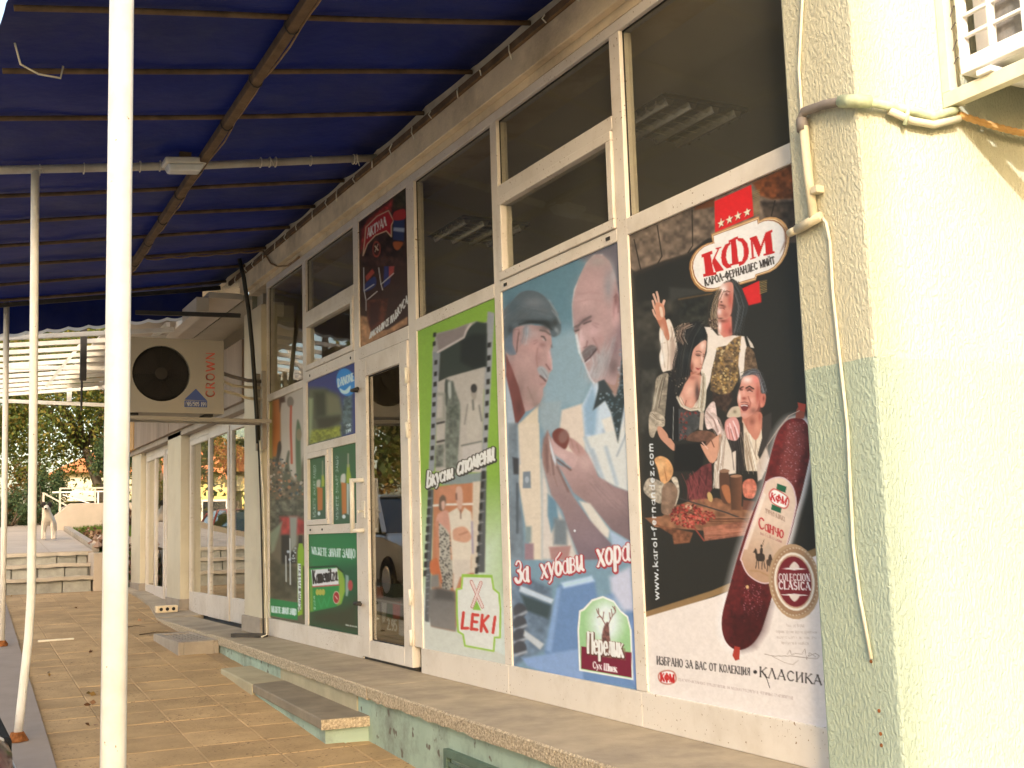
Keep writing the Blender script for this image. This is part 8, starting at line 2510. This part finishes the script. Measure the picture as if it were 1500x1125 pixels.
# ================================================================== poster 3: green film strip
p = Paint(5.543, 6.657, 0.745, 2.717, (140, 170, 62))
D1, D2, D3, D4 = Zm(605, 430, 8.036), Zm(605, 550, 6.614), Zm(610, 690, 7.5), Zm(610, 820, 7.03)
p.poly([(600, 470), (750, 420), (750, 700), (600, 700)], (146, 176, 56), 30)
p.poly([(600, 760), (760, 760), (760, 1000), (600, 1000)], (214, 214, 180), 120)
p.poly([(600, 860), (760, 880), (760, 1000), (600, 1000)], (222, 216, 190), 40)
# film strip body
p.poly(D1((225, 690), (270, 470), (480, 420), (660, 350), (750, 320), (800, 350), (870, 330), (880, 210), (960, 230), (900, 1125), (240, 1125)), (172, 158, 140), 1.5)
strip_l = [(634.5, 506), (638, 506), (621, 930), (616, 930)]
p.poly([D1((235, 690))[0], D1((320, 680))[0], D2((205, 900))[0], D2((160, 900))[0]], (150, 144, 134), 1.5)
p.poly([D2((195, 0))[0], D2((245, 0))[0], D2((205, 930))[0], D2((150, 930))[0]], (156, 150, 142), 1.5)
p.poly([D3((128, 200))[0], D3((190, 200))[0], D4((130, 640))[0], D4((85, 640))[0]], (92, 90, 84), 1.5)
p.poly([D1((880, 210))[0], D1((960, 230))[0], D2((710, 940))[0], D2((655, 940))[0]], (166, 158, 148), 1.5)
p.poly([D2((655, 930))[0], D2((712, 930))[0], D3((750, 1110))[0], D3((665, 1110))[0]], (96, 92, 86), 1.5)
p.poly([D3((730, 0))[0], D3((770, 0))[0], D4((700, 130))[0], D4((620, 130))[0]], (90, 86, 80), 1.5)
# frame 1 dark top and torn white curl
p.poly(D1((270, 480), (480, 420), (640, 360), (600, 500), (300, 680)), (148, 126, 112), 4)
p.poly(D1((320, 690), (600, 530), (660, 400), (750, 330), (870, 350), (870, 860), (420, 990), (300, 1040)), (52, 56, 44), 3)
p.poly(D1((560, 560), (700, 480), (860, 480), (850, 850), (700, 880), (560, 800)), (30, 30, 24), 6)
p.line(D1((290, 690), (600, 515), (625, 440), (680, 360)), 2.6, (214, 188, 168), 1)
# sepia photograph of the couple
p.poly([D1((300, 1040))[0], D1((420, 980))[0], D1((850, 860))[0], D2((690, 0))[0], D2((660, 940))[0], D2((215, 930))[0], D2((240, 0))[0]], (196, 176, 152), 1.5)
p.poly(D2((320, 60), (380, 70), (430, 200), (460, 320), (445, 640), (430, 860), (400, 1050), (330, 1000), (310, 640), (320, 300)), (120, 118, 98), 3, True, nz=0.4, ns=4)
p.poly(D2((335, 70), (370, 70), (380, 150), (360, 230), (335, 170)), (190, 182, 160), 2.5, True)
p.poly(D2((310, 60), (335, 60), (330, 280), (310, 260)), (72, 74, 62), 2.5, True)
p.poly(D2((370, 70), (395, 80), (400, 250), (380, 270)), (96, 96, 80), 2.5, True)
p.poly(D2((340, 300), (430, 280), (440, 420), (350, 420)), (96, 96, 78), 5, nz=0.4, ns=3)
p.poly(D2((530, 280), (580, 240), (640, 280), (670, 430), (640, 500), (620, 600), (520, 600), (530, 420)), (204, 184, 158), 3, True)
p.ell(D2((590, 170))[0], 4.2, 10, (170, 150, 128))
p.ell(D2((590, 125))[0], 4.6, 6.5, (56, 50, 44))
p.line(D2((580, 240), (585, 330)), 2.5, (110, 104, 90), 2)
p.line(D2((640, 290), (665, 440)), 2.0, (120, 112, 98), 2)
p.line(D2((530, 280), (500, 470)), 1.4, (130, 120, 104), 2)
for yy in (450, 630):
    p.line(D2((235, yy + 15), (300, yy)), 3, (66, 58, 50), 1.5)
p.poly(D2((220, 680), (300, 660), (300, 880), (215, 890)), (122, 118, 98), 4, nz=0.4, ns=3)
p.line(D2((240, 180), (300, 180), (300, 420), (235, 430)), 4, (160, 148, 124), 4)
p.line(D2((470, 680), (660, 640)), 2.2, (120, 114, 98), 1.5)
p.poly(D2((430, 960), (660, 940), (650, 1050), (280, 1060), (300, 1000)), (142, 146, 132), 2.5)
p.poly(D2((480, 690), (660, 650), (660, 930), (480, 940)), (206, 186, 164), 2)
# colour photograph of the couple
p.poly([D3((190, 200))[0], D3((250, 170))[0], D3((700, 120))[0], D3((660, 1100))[0], D4((600, 130))[0], D4((400, 740))[0], D4((150, 690))[0]], (198, 122, 78), 1.5)
p.poly(D3((240, 190), (430, 150), (430, 340), (240, 360)), (206, 132, 92), 6)
p.line(D3((190, 380), (340, 368), (620, 362)), 3.2, (232, 212, 186), 1.5)
p.poly(D3((620, 120), (705, 110), (660, 1120), (600, 1120), (610, 800)), (222, 194, 160), 2)
p.poly(D3((260, 290), (290, 262), (320, 290), (322, 360), (300, 430), (285, 440), (250, 420), (250, 330)), (110, 82, 62), 2, True)
p.poly(D3((275, 340), (310, 330), (312, 400), (290, 430), (275, 400)), (222, 170, 140), 2, True)
p.poly(D3((230, 480), (330, 430), (360, 500), (365, 700), (250, 720), (215, 620)), (216, 150, 120), 2, True)
p.poly(D3((245, 560), (330, 640), (365, 700), (385, 1125), (250, 1125), (250, 800)), (196, 178, 150), 1.5)
dress = [D3((250, 580))[0], D3((330, 650))[0], D3((372, 720))[0], D3((395, 1125))[0], D4((375, 260))[0], D4((340, 330))[0], D4((260, 290))[0], D4((240, 0))[0]]
p.poly(D4((235, 0), (380, 0), (375, 270), (340, 320), (260, 300)), (186, 168, 140), 1.5)
p.dabs(dress, 170, 1.1, [(40, 36, 32), (58, 50, 44), (30, 28, 26)], 15, 0.95, 0.6)
p.line(D3((235, 560), (225, 780), (235, 1000)), 3.2, (206, 130, 92), 1.5)
p.poly(D3((150, 1000), (230, 960), (240, 1125), (160, 1125)), (206, 110, 60), 2, True)
p.poly(D4((150, 60), (220, 20), (265, 240), (200, 150)), (204, 104, 56), 2, True)
p.poly(D3((350, 460), (450, 400), (490, 470), (530, 400), (600, 450), (625, 640), (610, 900), (580, 1125), (400, 1125), (380, 800), (370, 600)), (232, 206, 172), 2)
p.poly(D4((385, 0), (560, 0), (565, 130), (500, 160), (450, 180), (400, 330), (380, 300)), (222, 196, 166), 2)
p.poly(D3((435, 190), (460, 165), (495, 180), (510, 260), (505, 380), (480, 430), (450, 380), (430, 280)), (216, 164, 132), 2, True)
p.line(D3((437, 250), (440, 310)), 2, (110, 70, 52), 2)
p.line(D3((485, 430), (487, 520)), 1.6, (120, 84, 66), 1.5)
p.poly(D3((410, 640), (520, 610), (590, 680), (600, 740), (540, 785), (420, 760), (400, 720)), (218, 154, 116), 2, True)
p.line(D3((470, 700), (560, 670)), 1.6, (176, 112, 80), 2)
p.line(D3((610, 560), (620, 900)), 2, (150, 130, 150), 2.5)
p.poly(D4((130, 300), (260, 300), (400, 330), (410, 740), (150, 690), (120, 560)), (116, 106, 94), 4, col2=(140, 126, 110), g=(D4((250, 330))[0], D4((280, 720))[0]))
p.poly(D4((200, 280), (380, 330), (390, 420), (180, 400)), (76, 68, 60), 7, a=0.8)
p.poly(D4((150, 160), (230, 150), (240, 280), (140, 290)), (136, 124, 108), 4)
# perforations
for (x, y) in ((255, 485), (250, 590), (270, 810), (265, 945), (262, 1065)):
    p.poly(D1((x - 16, y - 22), (x + 16, y - 28), (x + 14, y + 22), (x - 18, y + 28)), (30, 27, 22), 0.9)
for (x, y) in ((897, 605), (893, 757), (888, 892), (884, 1035)):
    p.poly(D1((x - 18, y - 24), (x + 20, y - 32), (x + 18, y + 26), (x - 20, y + 32)), (30, 27, 22), 0.9)
for k, (x, y) in enumerate(((215, 85), (208, 190), (205, 278), (202, 382), (197, 488), (195, 600), (190, 702), (185, 800))):
    p.poly(D2((x - 16, y - 18), (x + 14, y - 22), (x + 12, y + 18), (x - 18, y + 22)), (40, 36, 30), 0.9)
for k, (x, y) in enumerate(((727, 62), (722, 158), (717, 270), (714, 388), (709, 505), (704, 625), (690, 750), (685, 870), (683, 980))):
    p.poly(D2((x - 15, y - 20), (x + 16, y - 26), (x + 14, y + 20), (x - 17, y + 26)), (34, 30, 25), 0.9)
for k in range(10):
    x, y = 148 - 5.5 * k, 250 + 97 * k
    p.line(D3((x - 22, y + 55), (x + 26, y + 48)), 0.9, (176, 168, 156), 0.8)
    p.poly(D3((x - 20, y - 30), (x + 14, y - 34), (x + 10, y + 30), (x - 22, y + 34)), (44, 40, 34), 1)
    x2, y2 = 745 - 8 * k, 30 + 118 * k
    if y2 < 1100:
        p.line(D3((x2 - 22, y2 + 66), (x2 + 20, y2 + 60)), 0.9, (186, 176, 160), 0.8)
        p.poly(D3((x2 - 26, y2 - 30), (x2 + 8, y2 - 34), (x2 + 2, y2 + 34), (x2 - 30, y2 + 38)), (40, 36, 30), 1)
for k in range(8):
    p.line(D4((95 + 2 * k, 90 + 66 * k), (135 - 2 * k, 84 + 66 * k)), 0.9, (176, 168, 156), 0.8)
p.poly(D4((80, 620), (150, 690), (290, 730), (410, 745), (940, 1000), (940, 1090), (80, 910)), (216, 204, 176), 2)
p.soften(1)
# slanting slogan
for dx, dy, col, w_ in ((5, 6, (52, 44, 36), 0.30), (-4, 0, (52, 44, 36), 0.26), (0, 0, (244, 226, 200), 0.16)):
    p.text(D2((130 + dx, 1085 + dy), (385 + dx, 985 + dy), (140 + dx, 930 + dy), (392 + dx, 860 + dy)), 'Вкусни', w_, col, 0, 0.02)
    p.text(D2((425 + dx, 965 + dy), (788 + dx, 815 + dy), (440 + dx, 800 + dy), (790 + dx, 640 + dy)), 'спомени', w_, col, 0, 0.02)
# green ticket badge
bd = D4((475, 158), (775, 165), (795, 300), (850, 345), (866, 510), (860, 800), (805, 800), (795, 940), (500, 885), (480, 770), (430, 740), (418, 560), (415, 305), (465, 295))
p.poly(bd, (232, 218, 192), 1)
p.line(bd + [bd[0]], 2.8, (166, 196, 72), 1)
p.poly(D4((475, 150), (775, 158), (775, 185), (475, 178)), (158, 192, 62), 1)
for q in (((565, 225), (680, 485)), ((665, 235), (575, 485))):
    p.line(D4(*q), 4.6, (176, 62, 50), 0.8)
    p.line(D4(*q), 3.2, (238, 204, 180), 0.8)
p.poly(D4((620, 420), (665, 520), (580, 515)), (146, 186, 64), 1)
p.poly(D4((560, 222), (580, 222), (690, 480), (668, 490)), (238, 204, 180), 0.8, a=0.8)
for q in (((485, 545), (468, 705), (530, 705)), ((580, 560), (565, 715)), ((580, 565), (635, 570)), ((575, 635), (622, 640)), ((568, 712), (625, 720)), ((678, 570), (665, 735)), ((740, 580), (680, 650), (728, 742)), ((810, 590), (788, 750))):
    p.line(D4(*q), 4.2, (214, 60, 46), 1)
p.grain(0.035)
pane(5.543, 6.657, 0.745, 2.716)
p.build('poster', 'tall lime green poster with a film strip of photographs and LEKI badge', pm)

# ================================================================== dark meat poster above the door
p = Paint(6.790, 7.715, 2.776, 3.700, (62, 36, 26))
E1, E2 = Zm(520, 270, 9.376), Zm(520, 390, 8.659)
p.poly(E1((60, 540), (690, 50), (700, 1125), (60, 1125)), (60, 36, 28), 4, nz=0.8, ns=6)
p.poly(E1((500, 200), (690, 60), (695, 300), (530, 340)), (74, 62, 38), 5, nz=0.6, ns=5)
p.poly(E1((90, 620), (200, 460), (520, 200), (500, 380), (460, 350), (170, 560), (130, 850), (70, 950)), (168, 50, 42), 4, nz=0.5, ns=4)
bd = E1((150, 590), (300, 440), (460, 360), (530, 500), (500, 560), (500, 720), (430, 640), (280, 700), (170, 820), (110, 980), (130, 800))
p.poly(bd, (176, 32, 38), 1.2)
p.line(bd + [bd[0]], 1.6, (216, 176, 130), 1)
p.text(E1((165, 740), (430, 560), (170, 615), (425, 440)), 'АКТУАЛ', 0.15, (232, 214, 186), 0.04, 0.10)
p.ell(E1((295, 890))[0], 6, 12, (156, 64, 46))
p.ell(E1((295, 890))[0], 4.5, 9.5, (70, 34, 26))
p.text(E1((270, 930), (320, 900), (270, 850), (320, 820)), 'Х', 0.2, (214, 180, 140))
for (cx_, cy_, w_, h_) in ((600, 580, 80, 230),):
    p.poly(E1((530, 480), (680, 480), (670, 780), (520, 760)), (44, 54, 84), 2)
    p.poly(E1((540, 380), (680, 340), (690, 470), (530, 490)), (176, 50, 44), 2, True)
    p.poly(E1((530, 590), (680, 600), (675, 660), (525, 640)), (150, 150, 156), 2)
    p.poly(E1((530, 790), (660, 800), (600, 900), (540, 880)), (166, 84, 42), 2, True)
p.poly(E2((130, 130), (220, 30), (250, 80), (150, 200)), (160, 62, 46), 2)
p.poly(E2((130, 220), (250, 130), (260, 250), (110, 330)), (48, 54, 92), 2, True)
p.poly(E2((370, 0), (480, 0), (440, 220), (360, 280)), (52, 54, 96), 2)
p.poly(E2((430, 0), (500, 0), (490, 100), (430, 160)), (170, 66, 54), 2)
for ln in (((110, 20), (115, 300), (140, 440), (140, 560)), ((300, 20), (330, 230), (350, 300)), ((330, 230), (490, 90)), ((120, 310), (240, 230)), ((150, 430), (280, 320))):
    p.line(E2(*ln), 1.4, (196, 180, 160), 1)
p.poly(E2((150, 430), (420, 410), (400, 600), (350, 760), (180, 820), (150, 640)), (96, 46, 28), 3, nz=0.5, ns=5)
p.poly(E2((180, 460), (320, 440), (300, 700), (190, 760)), (66, 30, 22), 5)
p.poly(E2((60, 620), (150, 640), (200, 840), (420, 800), (665, 640), (665, 740), (60, 1040)), (176, 122, 78), 3, nz=0.4, ns=5)
p.text(E2((180, 920), (500, 690), (200, 840), (500, 600)), 'НАСЛАДИ СЕ НА', 0.16, (232, 216, 190), 0, 0.08)
p.text(E2((510, 670), (668, 470), (510, 570), (668, 360)), 'ВКУСА', 0.15, (232, 216, 190), 0, 0.08)
pane(6.790, 7.715, 2.776, 3.700)
p.build('poster', 'dark red and brown poster of smoked meats above the door', pm)

# ================================================================== tall beer poster, left window
p = Paint(9.075, 10.135, 0.747, 2.658, (112, 96, 70), x=0.004)  # reflections in the window are painted into the print colours
G1, G2 = Zm(385, 560, 6.25), Zm(385, 730, 5.914)
p.poly(G1((150, 140), (385, 30), (390, 650), (300, 900), (200, 850), (160, 700)), (206, 182, 152), 6)
p.poly(G1((40, 190), (100, 165), (90, 700), (40, 700)), (172, 142, 62), 3)
p.poly(G1((90, 170), (160, 150), (160, 560), (120, 680), (90, 680)), (196, 108, 40), 3)
p.poly(G1((150, 140), (200, 130), (205, 180), (170, 190), (155, 270)), (90, 60, 44), 3)
p.ell(G1((252, 180))[0], 5, 8, (140, 120, 96), 0, 2)
p.line(G1((258, 220), (255, 420), (265, 740)), 3.2, (206, 96, 62), 1.5)
p.poly(G1((310, 380), (325, 345), (350, 440), (345, 560), (350, 880), (310, 860), (300, 560)), (96, 110, 74), 3, True)
p.ell(G1((330, 480))[0], 4, 9, (150, 130, 92), 0, 2)
p.poly(G1((135, 580), (160, 540), (168, 620), (130, 740)), (58, 46, 36), 2.5, True)
p.poly(G1((225, 650), (245, 640), (240, 760), (280, 960), (200, 950), (190, 860)), (92, 92, 68), 3, True)
p.dabs(G1((50, 700), (180, 700), (280, 800), (380, 900), (380, 1125), (50, 1125)), 150, 2.0, [(82, 88, 66), (160, 130, 96), (56, 50, 40), (196, 120, 76), (206, 180, 150), (70, 84, 84)], 16, 0.85)
p.poly(G2((50, 0), (380, 0), (375, 180), (200, 180), (60, 300)), (98, 92, 70), 6, nz=0.6, ns=4)
p.poly(G2((150, 160), (300, 160), (370, 200), (365, 310), (160, 320)), (172, 58, 50), 6, nz=0.3, ns=5)
p.poly(G2((60, 300), (170, 200), (100, 450), (70, 480)), (140, 140, 104), 4)
p.poly(G2((160, 320), (230, 320), (290, 560), (160, 580)), (40, 38, 32), 4)
p.poly(G2((230, 160), (300, 160), (290, 400), (240, 480)), (158, 150, 124), 4)
p.poly(G2((60, 480), (150, 560), (310, 600), (300, 880), (60, 870)), (84, 76, 54), 6, nz=0.3, ns=6)
p.line(G2((200, 500), (202, 720)), 1.8, (206, 196, 170), 1)
p.line(G2((235, 350), (238, 745)), 1.8, (200, 190, 166), 1)
p.dabs(G2((200, 450), (290, 430), (290, 560), (220, 540)), 18, 1.6, [(226, 222, 206), (40, 40, 36), (180, 180, 160)], 17)
p.poly(G2((318, 320), (338, 320), (345, 400), (360, 450), (360, 1000), (300, 1020), (300, 460), (312, 400)), (146, 176, 42), 2)
p.poly(G2((312, 320), (342, 320), (345, 390), (308, 390)), (54, 46, 40), 1.5)
p.poly(G2((345, 580), (375, 600), (375, 1060), (345, 1040)), (92, 96, 48), 2)
p.poly(G2((303, 565), (330, 568), (330, 960), (305, 985)), (232, 222, 202), 1.2)
p.text(G2((329, 975), (329, 575), (306, 975), (306, 575)), 'Kamenitza', 0.2, (54, 46, 42), 0, 0.1)
p.poly(G2((60, 865), (305, 905), (300, 1055), (60, 1015)), (42, 132, 66), 1.5)
p.text(G2((75, 985), (290, 1010), (75, 935), (290, 960)), 'МЪЖЕТЕ ЗНАЯТ ЗАЩО', 0.17, (222, 224, 196), 0, 0.1)
p.build('poster', 'tall collage poster with a green beer bottle in the window by the far pillar', pm)
pane(9.075, 10.135, 0.747, 2.657)

# ================================================================== yoghurt poster
p = Paint(7.826, 8.984, 2.172, 2.686, (62, 66, 104), x=0.004)
Hh = Zm(445, 525, 8.33)
p.poly(Hh((40, 300), (630, 50), (640, 920), (50, 1070)), (66, 70, 116), 4)
p.poly(Hh((50, 360), (250, 360), (420, 440), (480, 720), (440, 860), (60, 1000)), (104, 104, 72), 8)
p.poly(Hh((130, 420), (280, 400), (280, 700), (140, 720)), (66, 66, 46), 8)
p.poly(Hh((270, 420), (440, 480), (470, 680), (280, 690)), (128, 120, 84), 8)
p.poly(Hh((150, 730), (440, 700), (460, 760), (300, 850), (180, 860)), (70, 64, 46), 6)
p.poly(Hh((60, 880), (300, 850), (450, 820), (460, 950), (60, 1060)), (150, 146, 56), 5, nz=0.4, ns=3)
p.poly(Hh((55, 480), (110, 490), (100, 880), (60, 1050)), (156, 160, 110), 4)
p.poly(Hh((480, 480), (590, 440), (590, 900), (460, 940)), (92, 104, 96), 5, nz=0.5, ns=3)
p.ell(Hh((515, 290))[0], 14, 20.5, (58, 140, 190), -12, 2)
p.poly(Hh((440, 365), (500, 390), (570, 330), (555, 410), (500, 435), (455, 415)), (214, 226, 220), 1.5, True)
p.text(Hh((418, 350), (615, 265), (412, 255), (605, 178)), 'DANONE', 0.19, (226, 228, 216), 0, 0.08)
p.text(Hh((515, 850), (575, 820), (515, 815), (575, 790)), 'ТУК', 0.2, (226, 226, 206), 0, 0.1)
p.text(Hh((515, 920), (575, 890), (515, 880), (575, 855)), '199', 0.2, (226, 226, 206), 0, 0.1)
p.build('poster', 'small dark blue yoghurt poster with a round light blue DANONE logo', pm)
pane(7.826, 8.984, 2.170, 2.686)

# ================================================================== two small beer posters
I_ = Zm(445, 650, 8.659)
for nm, (y0, y1, z0, z1), gl_, xo in (('left', (8.440, 8.984, 1.530, 2.105), (80, 205, 205, 0.76), 0), ('right', (7.826, 8.372, 1.530, 2.105), (365, 40, 300, 1.0), 1)):
    p = Paint(y0, y1, z0, z1, (58, 112, 52), x=0.004)
    p.poly(I_((50, 50), (700, 0), (700, 420), (50, 420)), (64, 92, 62), 60)
    p.poly(I_((50, 800), (700, 760), (700, 1010), (50, 1010)), (70, 86, 72), 50)
    if nm == 'left':
        p.poly(I_((165, 470), (210, 460), (205, 550), (165, 560)), (206, 190, 156), 2, True)
        p.poly(I_((168, 550), (240, 560), (238, 840), (175, 850)), (196, 112, 52), 2)
        p.poly(I_((225, 400), (250, 390), (262, 470), (258, 540), (225, 550)), (176, 176, 58), 2)
        p.line(I_((238, 220), (238, 400)), 1.6, (150, 150, 110), 1.5)
        p.ell(I_((192, 885))[0], 2, 3, (226, 222, 200))
        p.text(I_((150, 930), (150, 270), (122, 930), (122, 270)), 'МЪЖЕТЕ ЗНАЯТ ЗАЩО', 0.16, (190, 200, 170), 0, 0.12)
    else:
        p.poly(I_((475, 400), (525, 385), (525, 490), (470, 500)), (214, 200, 170), 2, True)
        p.poly(I_((475, 490), (540, 500), (545, 880), (485, 900)), (204, 120, 56), 2)
        p.poly(I_((550, 260), (580, 260), (582, 330), (600, 420), (595, 500), (540, 500), (542, 380)), (172, 176, 56), 2)
        p.poly(I_((545, 500), (575, 510), (570, 900), (548, 890)), (206, 200, 176), 2)
        p.line(I_((563, 130), (563, 290)), 2.2, (170, 160, 126), 1.5)
        p.ell(I_((508, 925))[0], 2.6, 3, (226, 222, 200))
        p.text(I_((438, 965), (432, 150), (412, 965), (408, 150)), 'МЪЖЕТЕ ЗНАЯТ ЗАЩО', 0.17, (196, 206, 176), 0, 0.12)
    p.build('poster', '%s small green beer poster with a glass and bottle' % {'left': 'narrower left-hand', 'right': 'wider right-hand'}[nm], pm)
pane(7.826, 8.372, 1.530, 2.105)

# ================================================================== green beer can poster
p = Paint(7.826, 8.984, 0.747, 1.462, (40, 98, 56))
J_ = Zm(445, 775, 7.03)
p.poly(J_((40, 40), (570, 30), (570, 420), (40, 420)), (44, 122, 64), 14)
p.poly(J_((300, 380), (570, 350), (575, 700), (420, 700)), (34, 86, 52), 20)
p.poly(J_((50, 840), (400, 780), (580, 680), (590, 1100), (50, 990)), (66, 66, 42), 24)
p.poly(J_((60, 400), (330, 385), (390, 430), (420, 520), (425, 640), (390, 760), (330, 800), (65, 855)), (46, 140, 64), 2)
p.poly(J_((330, 390), (390, 430), (420, 520), (425, 640), (385, 770), (345, 790), (365, 600)), (150, 170, 56), 3)
p.poly(J_((62, 420), (90, 600), (95, 840), (65, 850)), (140, 160, 52), 4)
p.line(J_((60, 395), (330, 382), (400, 440)), 2.2, (34, 52, 34), 2)
p.poly(J_((75, 420), (345, 400), (362, 580), (90, 600)), (232, 218, 196), 1.2)
p.line(J_((90, 595), (362, 575)), 1.6, (196, 60, 54), 1)
p.text(J_((95, 560), (345, 525), (88, 430), (340, 405)), 'Kamenitza', 0.135, (40, 34, 30), 0, 0.09)
for x in (140, 170, 200):
    p.ell(J_((x, 650))[0], 2.6, 4.6, (190, 176, 70))
p.ell(J_((335, 705))[0], 5, 9.5, (214, 190, 160))
p.ell(J_((335, 705))[0], 4.2, 8.2, (178, 46, 42))
p.line(J_((325, 690), (345, 720)), 1.2, (226, 200, 170), 1)
p.poly(J_((430, 470), (460, 480), (470, 600), (450, 690), (432, 690)), (196, 196, 176), 2, a=0.7)
p.ell(J_((480, 580))[0], 3.5, 8, (186, 70, 62), 0, 2)
p.line(J_((150, 720), (180, 810), (210, 720), (240, 800), (270, 700)), 1.4, (60, 156, 84), 2)
p.text(J_((120, 830), (112, 690), (104, 830), (98, 690)), 'бира', 0.18, (206, 206, 176), 0, 0.1)
p.text(J_((85, 255), (240, 280), (80, 185), (240, 200)), 'МЪЖЕТЕ', 0.14, (222, 222, 196), 0, 0.09)
p.text(J_((255, 280), (380, 288), (255, 202), (380, 205)), 'ЗНАЯТ', 0.14, (222, 222, 196), 0, 0.09)
p.text(J_((400, 290), (530, 298), (400, 206), (530, 208)), 'ЗАЩО', 0.14, (222, 222, 196), 0, 0.09)
p.text(J_((430, 990), (550, 1012), (430, 980), (550, 1002)), 'алкохол само над години', 0.2, (206, 196, 170), 0, 0.12)
p.build('poster', 'green beer poster with a lying can at the foot of the window beside the door', pm)
pane(7.826, 8.984, 0.747, 1.462)

# ================================================================== flyer low on the door glass
p = Paint(6.97, 7.53, 0.745, 1.12, (88, 82, 58), x=0.014)
K_ = Zm(530, 640, 3.516)
p.poly(K_((50, 820), (240, 850), (240, 1090), (50, 1050)), (96, 88, 60), 4)
for q, col in ((((70, 860), (90, 860), (100, 1000), (80, 1000)), (170, 150, 110)), (((100, 850), (130, 855), (120, 950), (105, 960)), (206, 190, 160)), (((130, 860), (160, 865), (160, 940), (130, 930)), (52, 100, 52)),
               (((160, 850), (200, 850), (195, 940), (160, 935)), (196, 74, 46)), (((190, 940), (225, 950), (228, 1030), (190, 1020)), (176, 176, 170)), (((75, 770), (110, 770), (110, 830), (75, 830)), (196, 112, 70))):
    p.poly(K_(*q), col, 2)
p.text(K_((130, 990), (180, 1000), (130, 935), (180, 945)), '2.95', 0.13, (216, 206, 180), 0, 0.08)
p.line(K_((60, 835), (235, 868)), 3, (170, 156, 126), 1.5)
p.build('flyer', 'small flyer with colourful packs and price low on the door glass', pm)
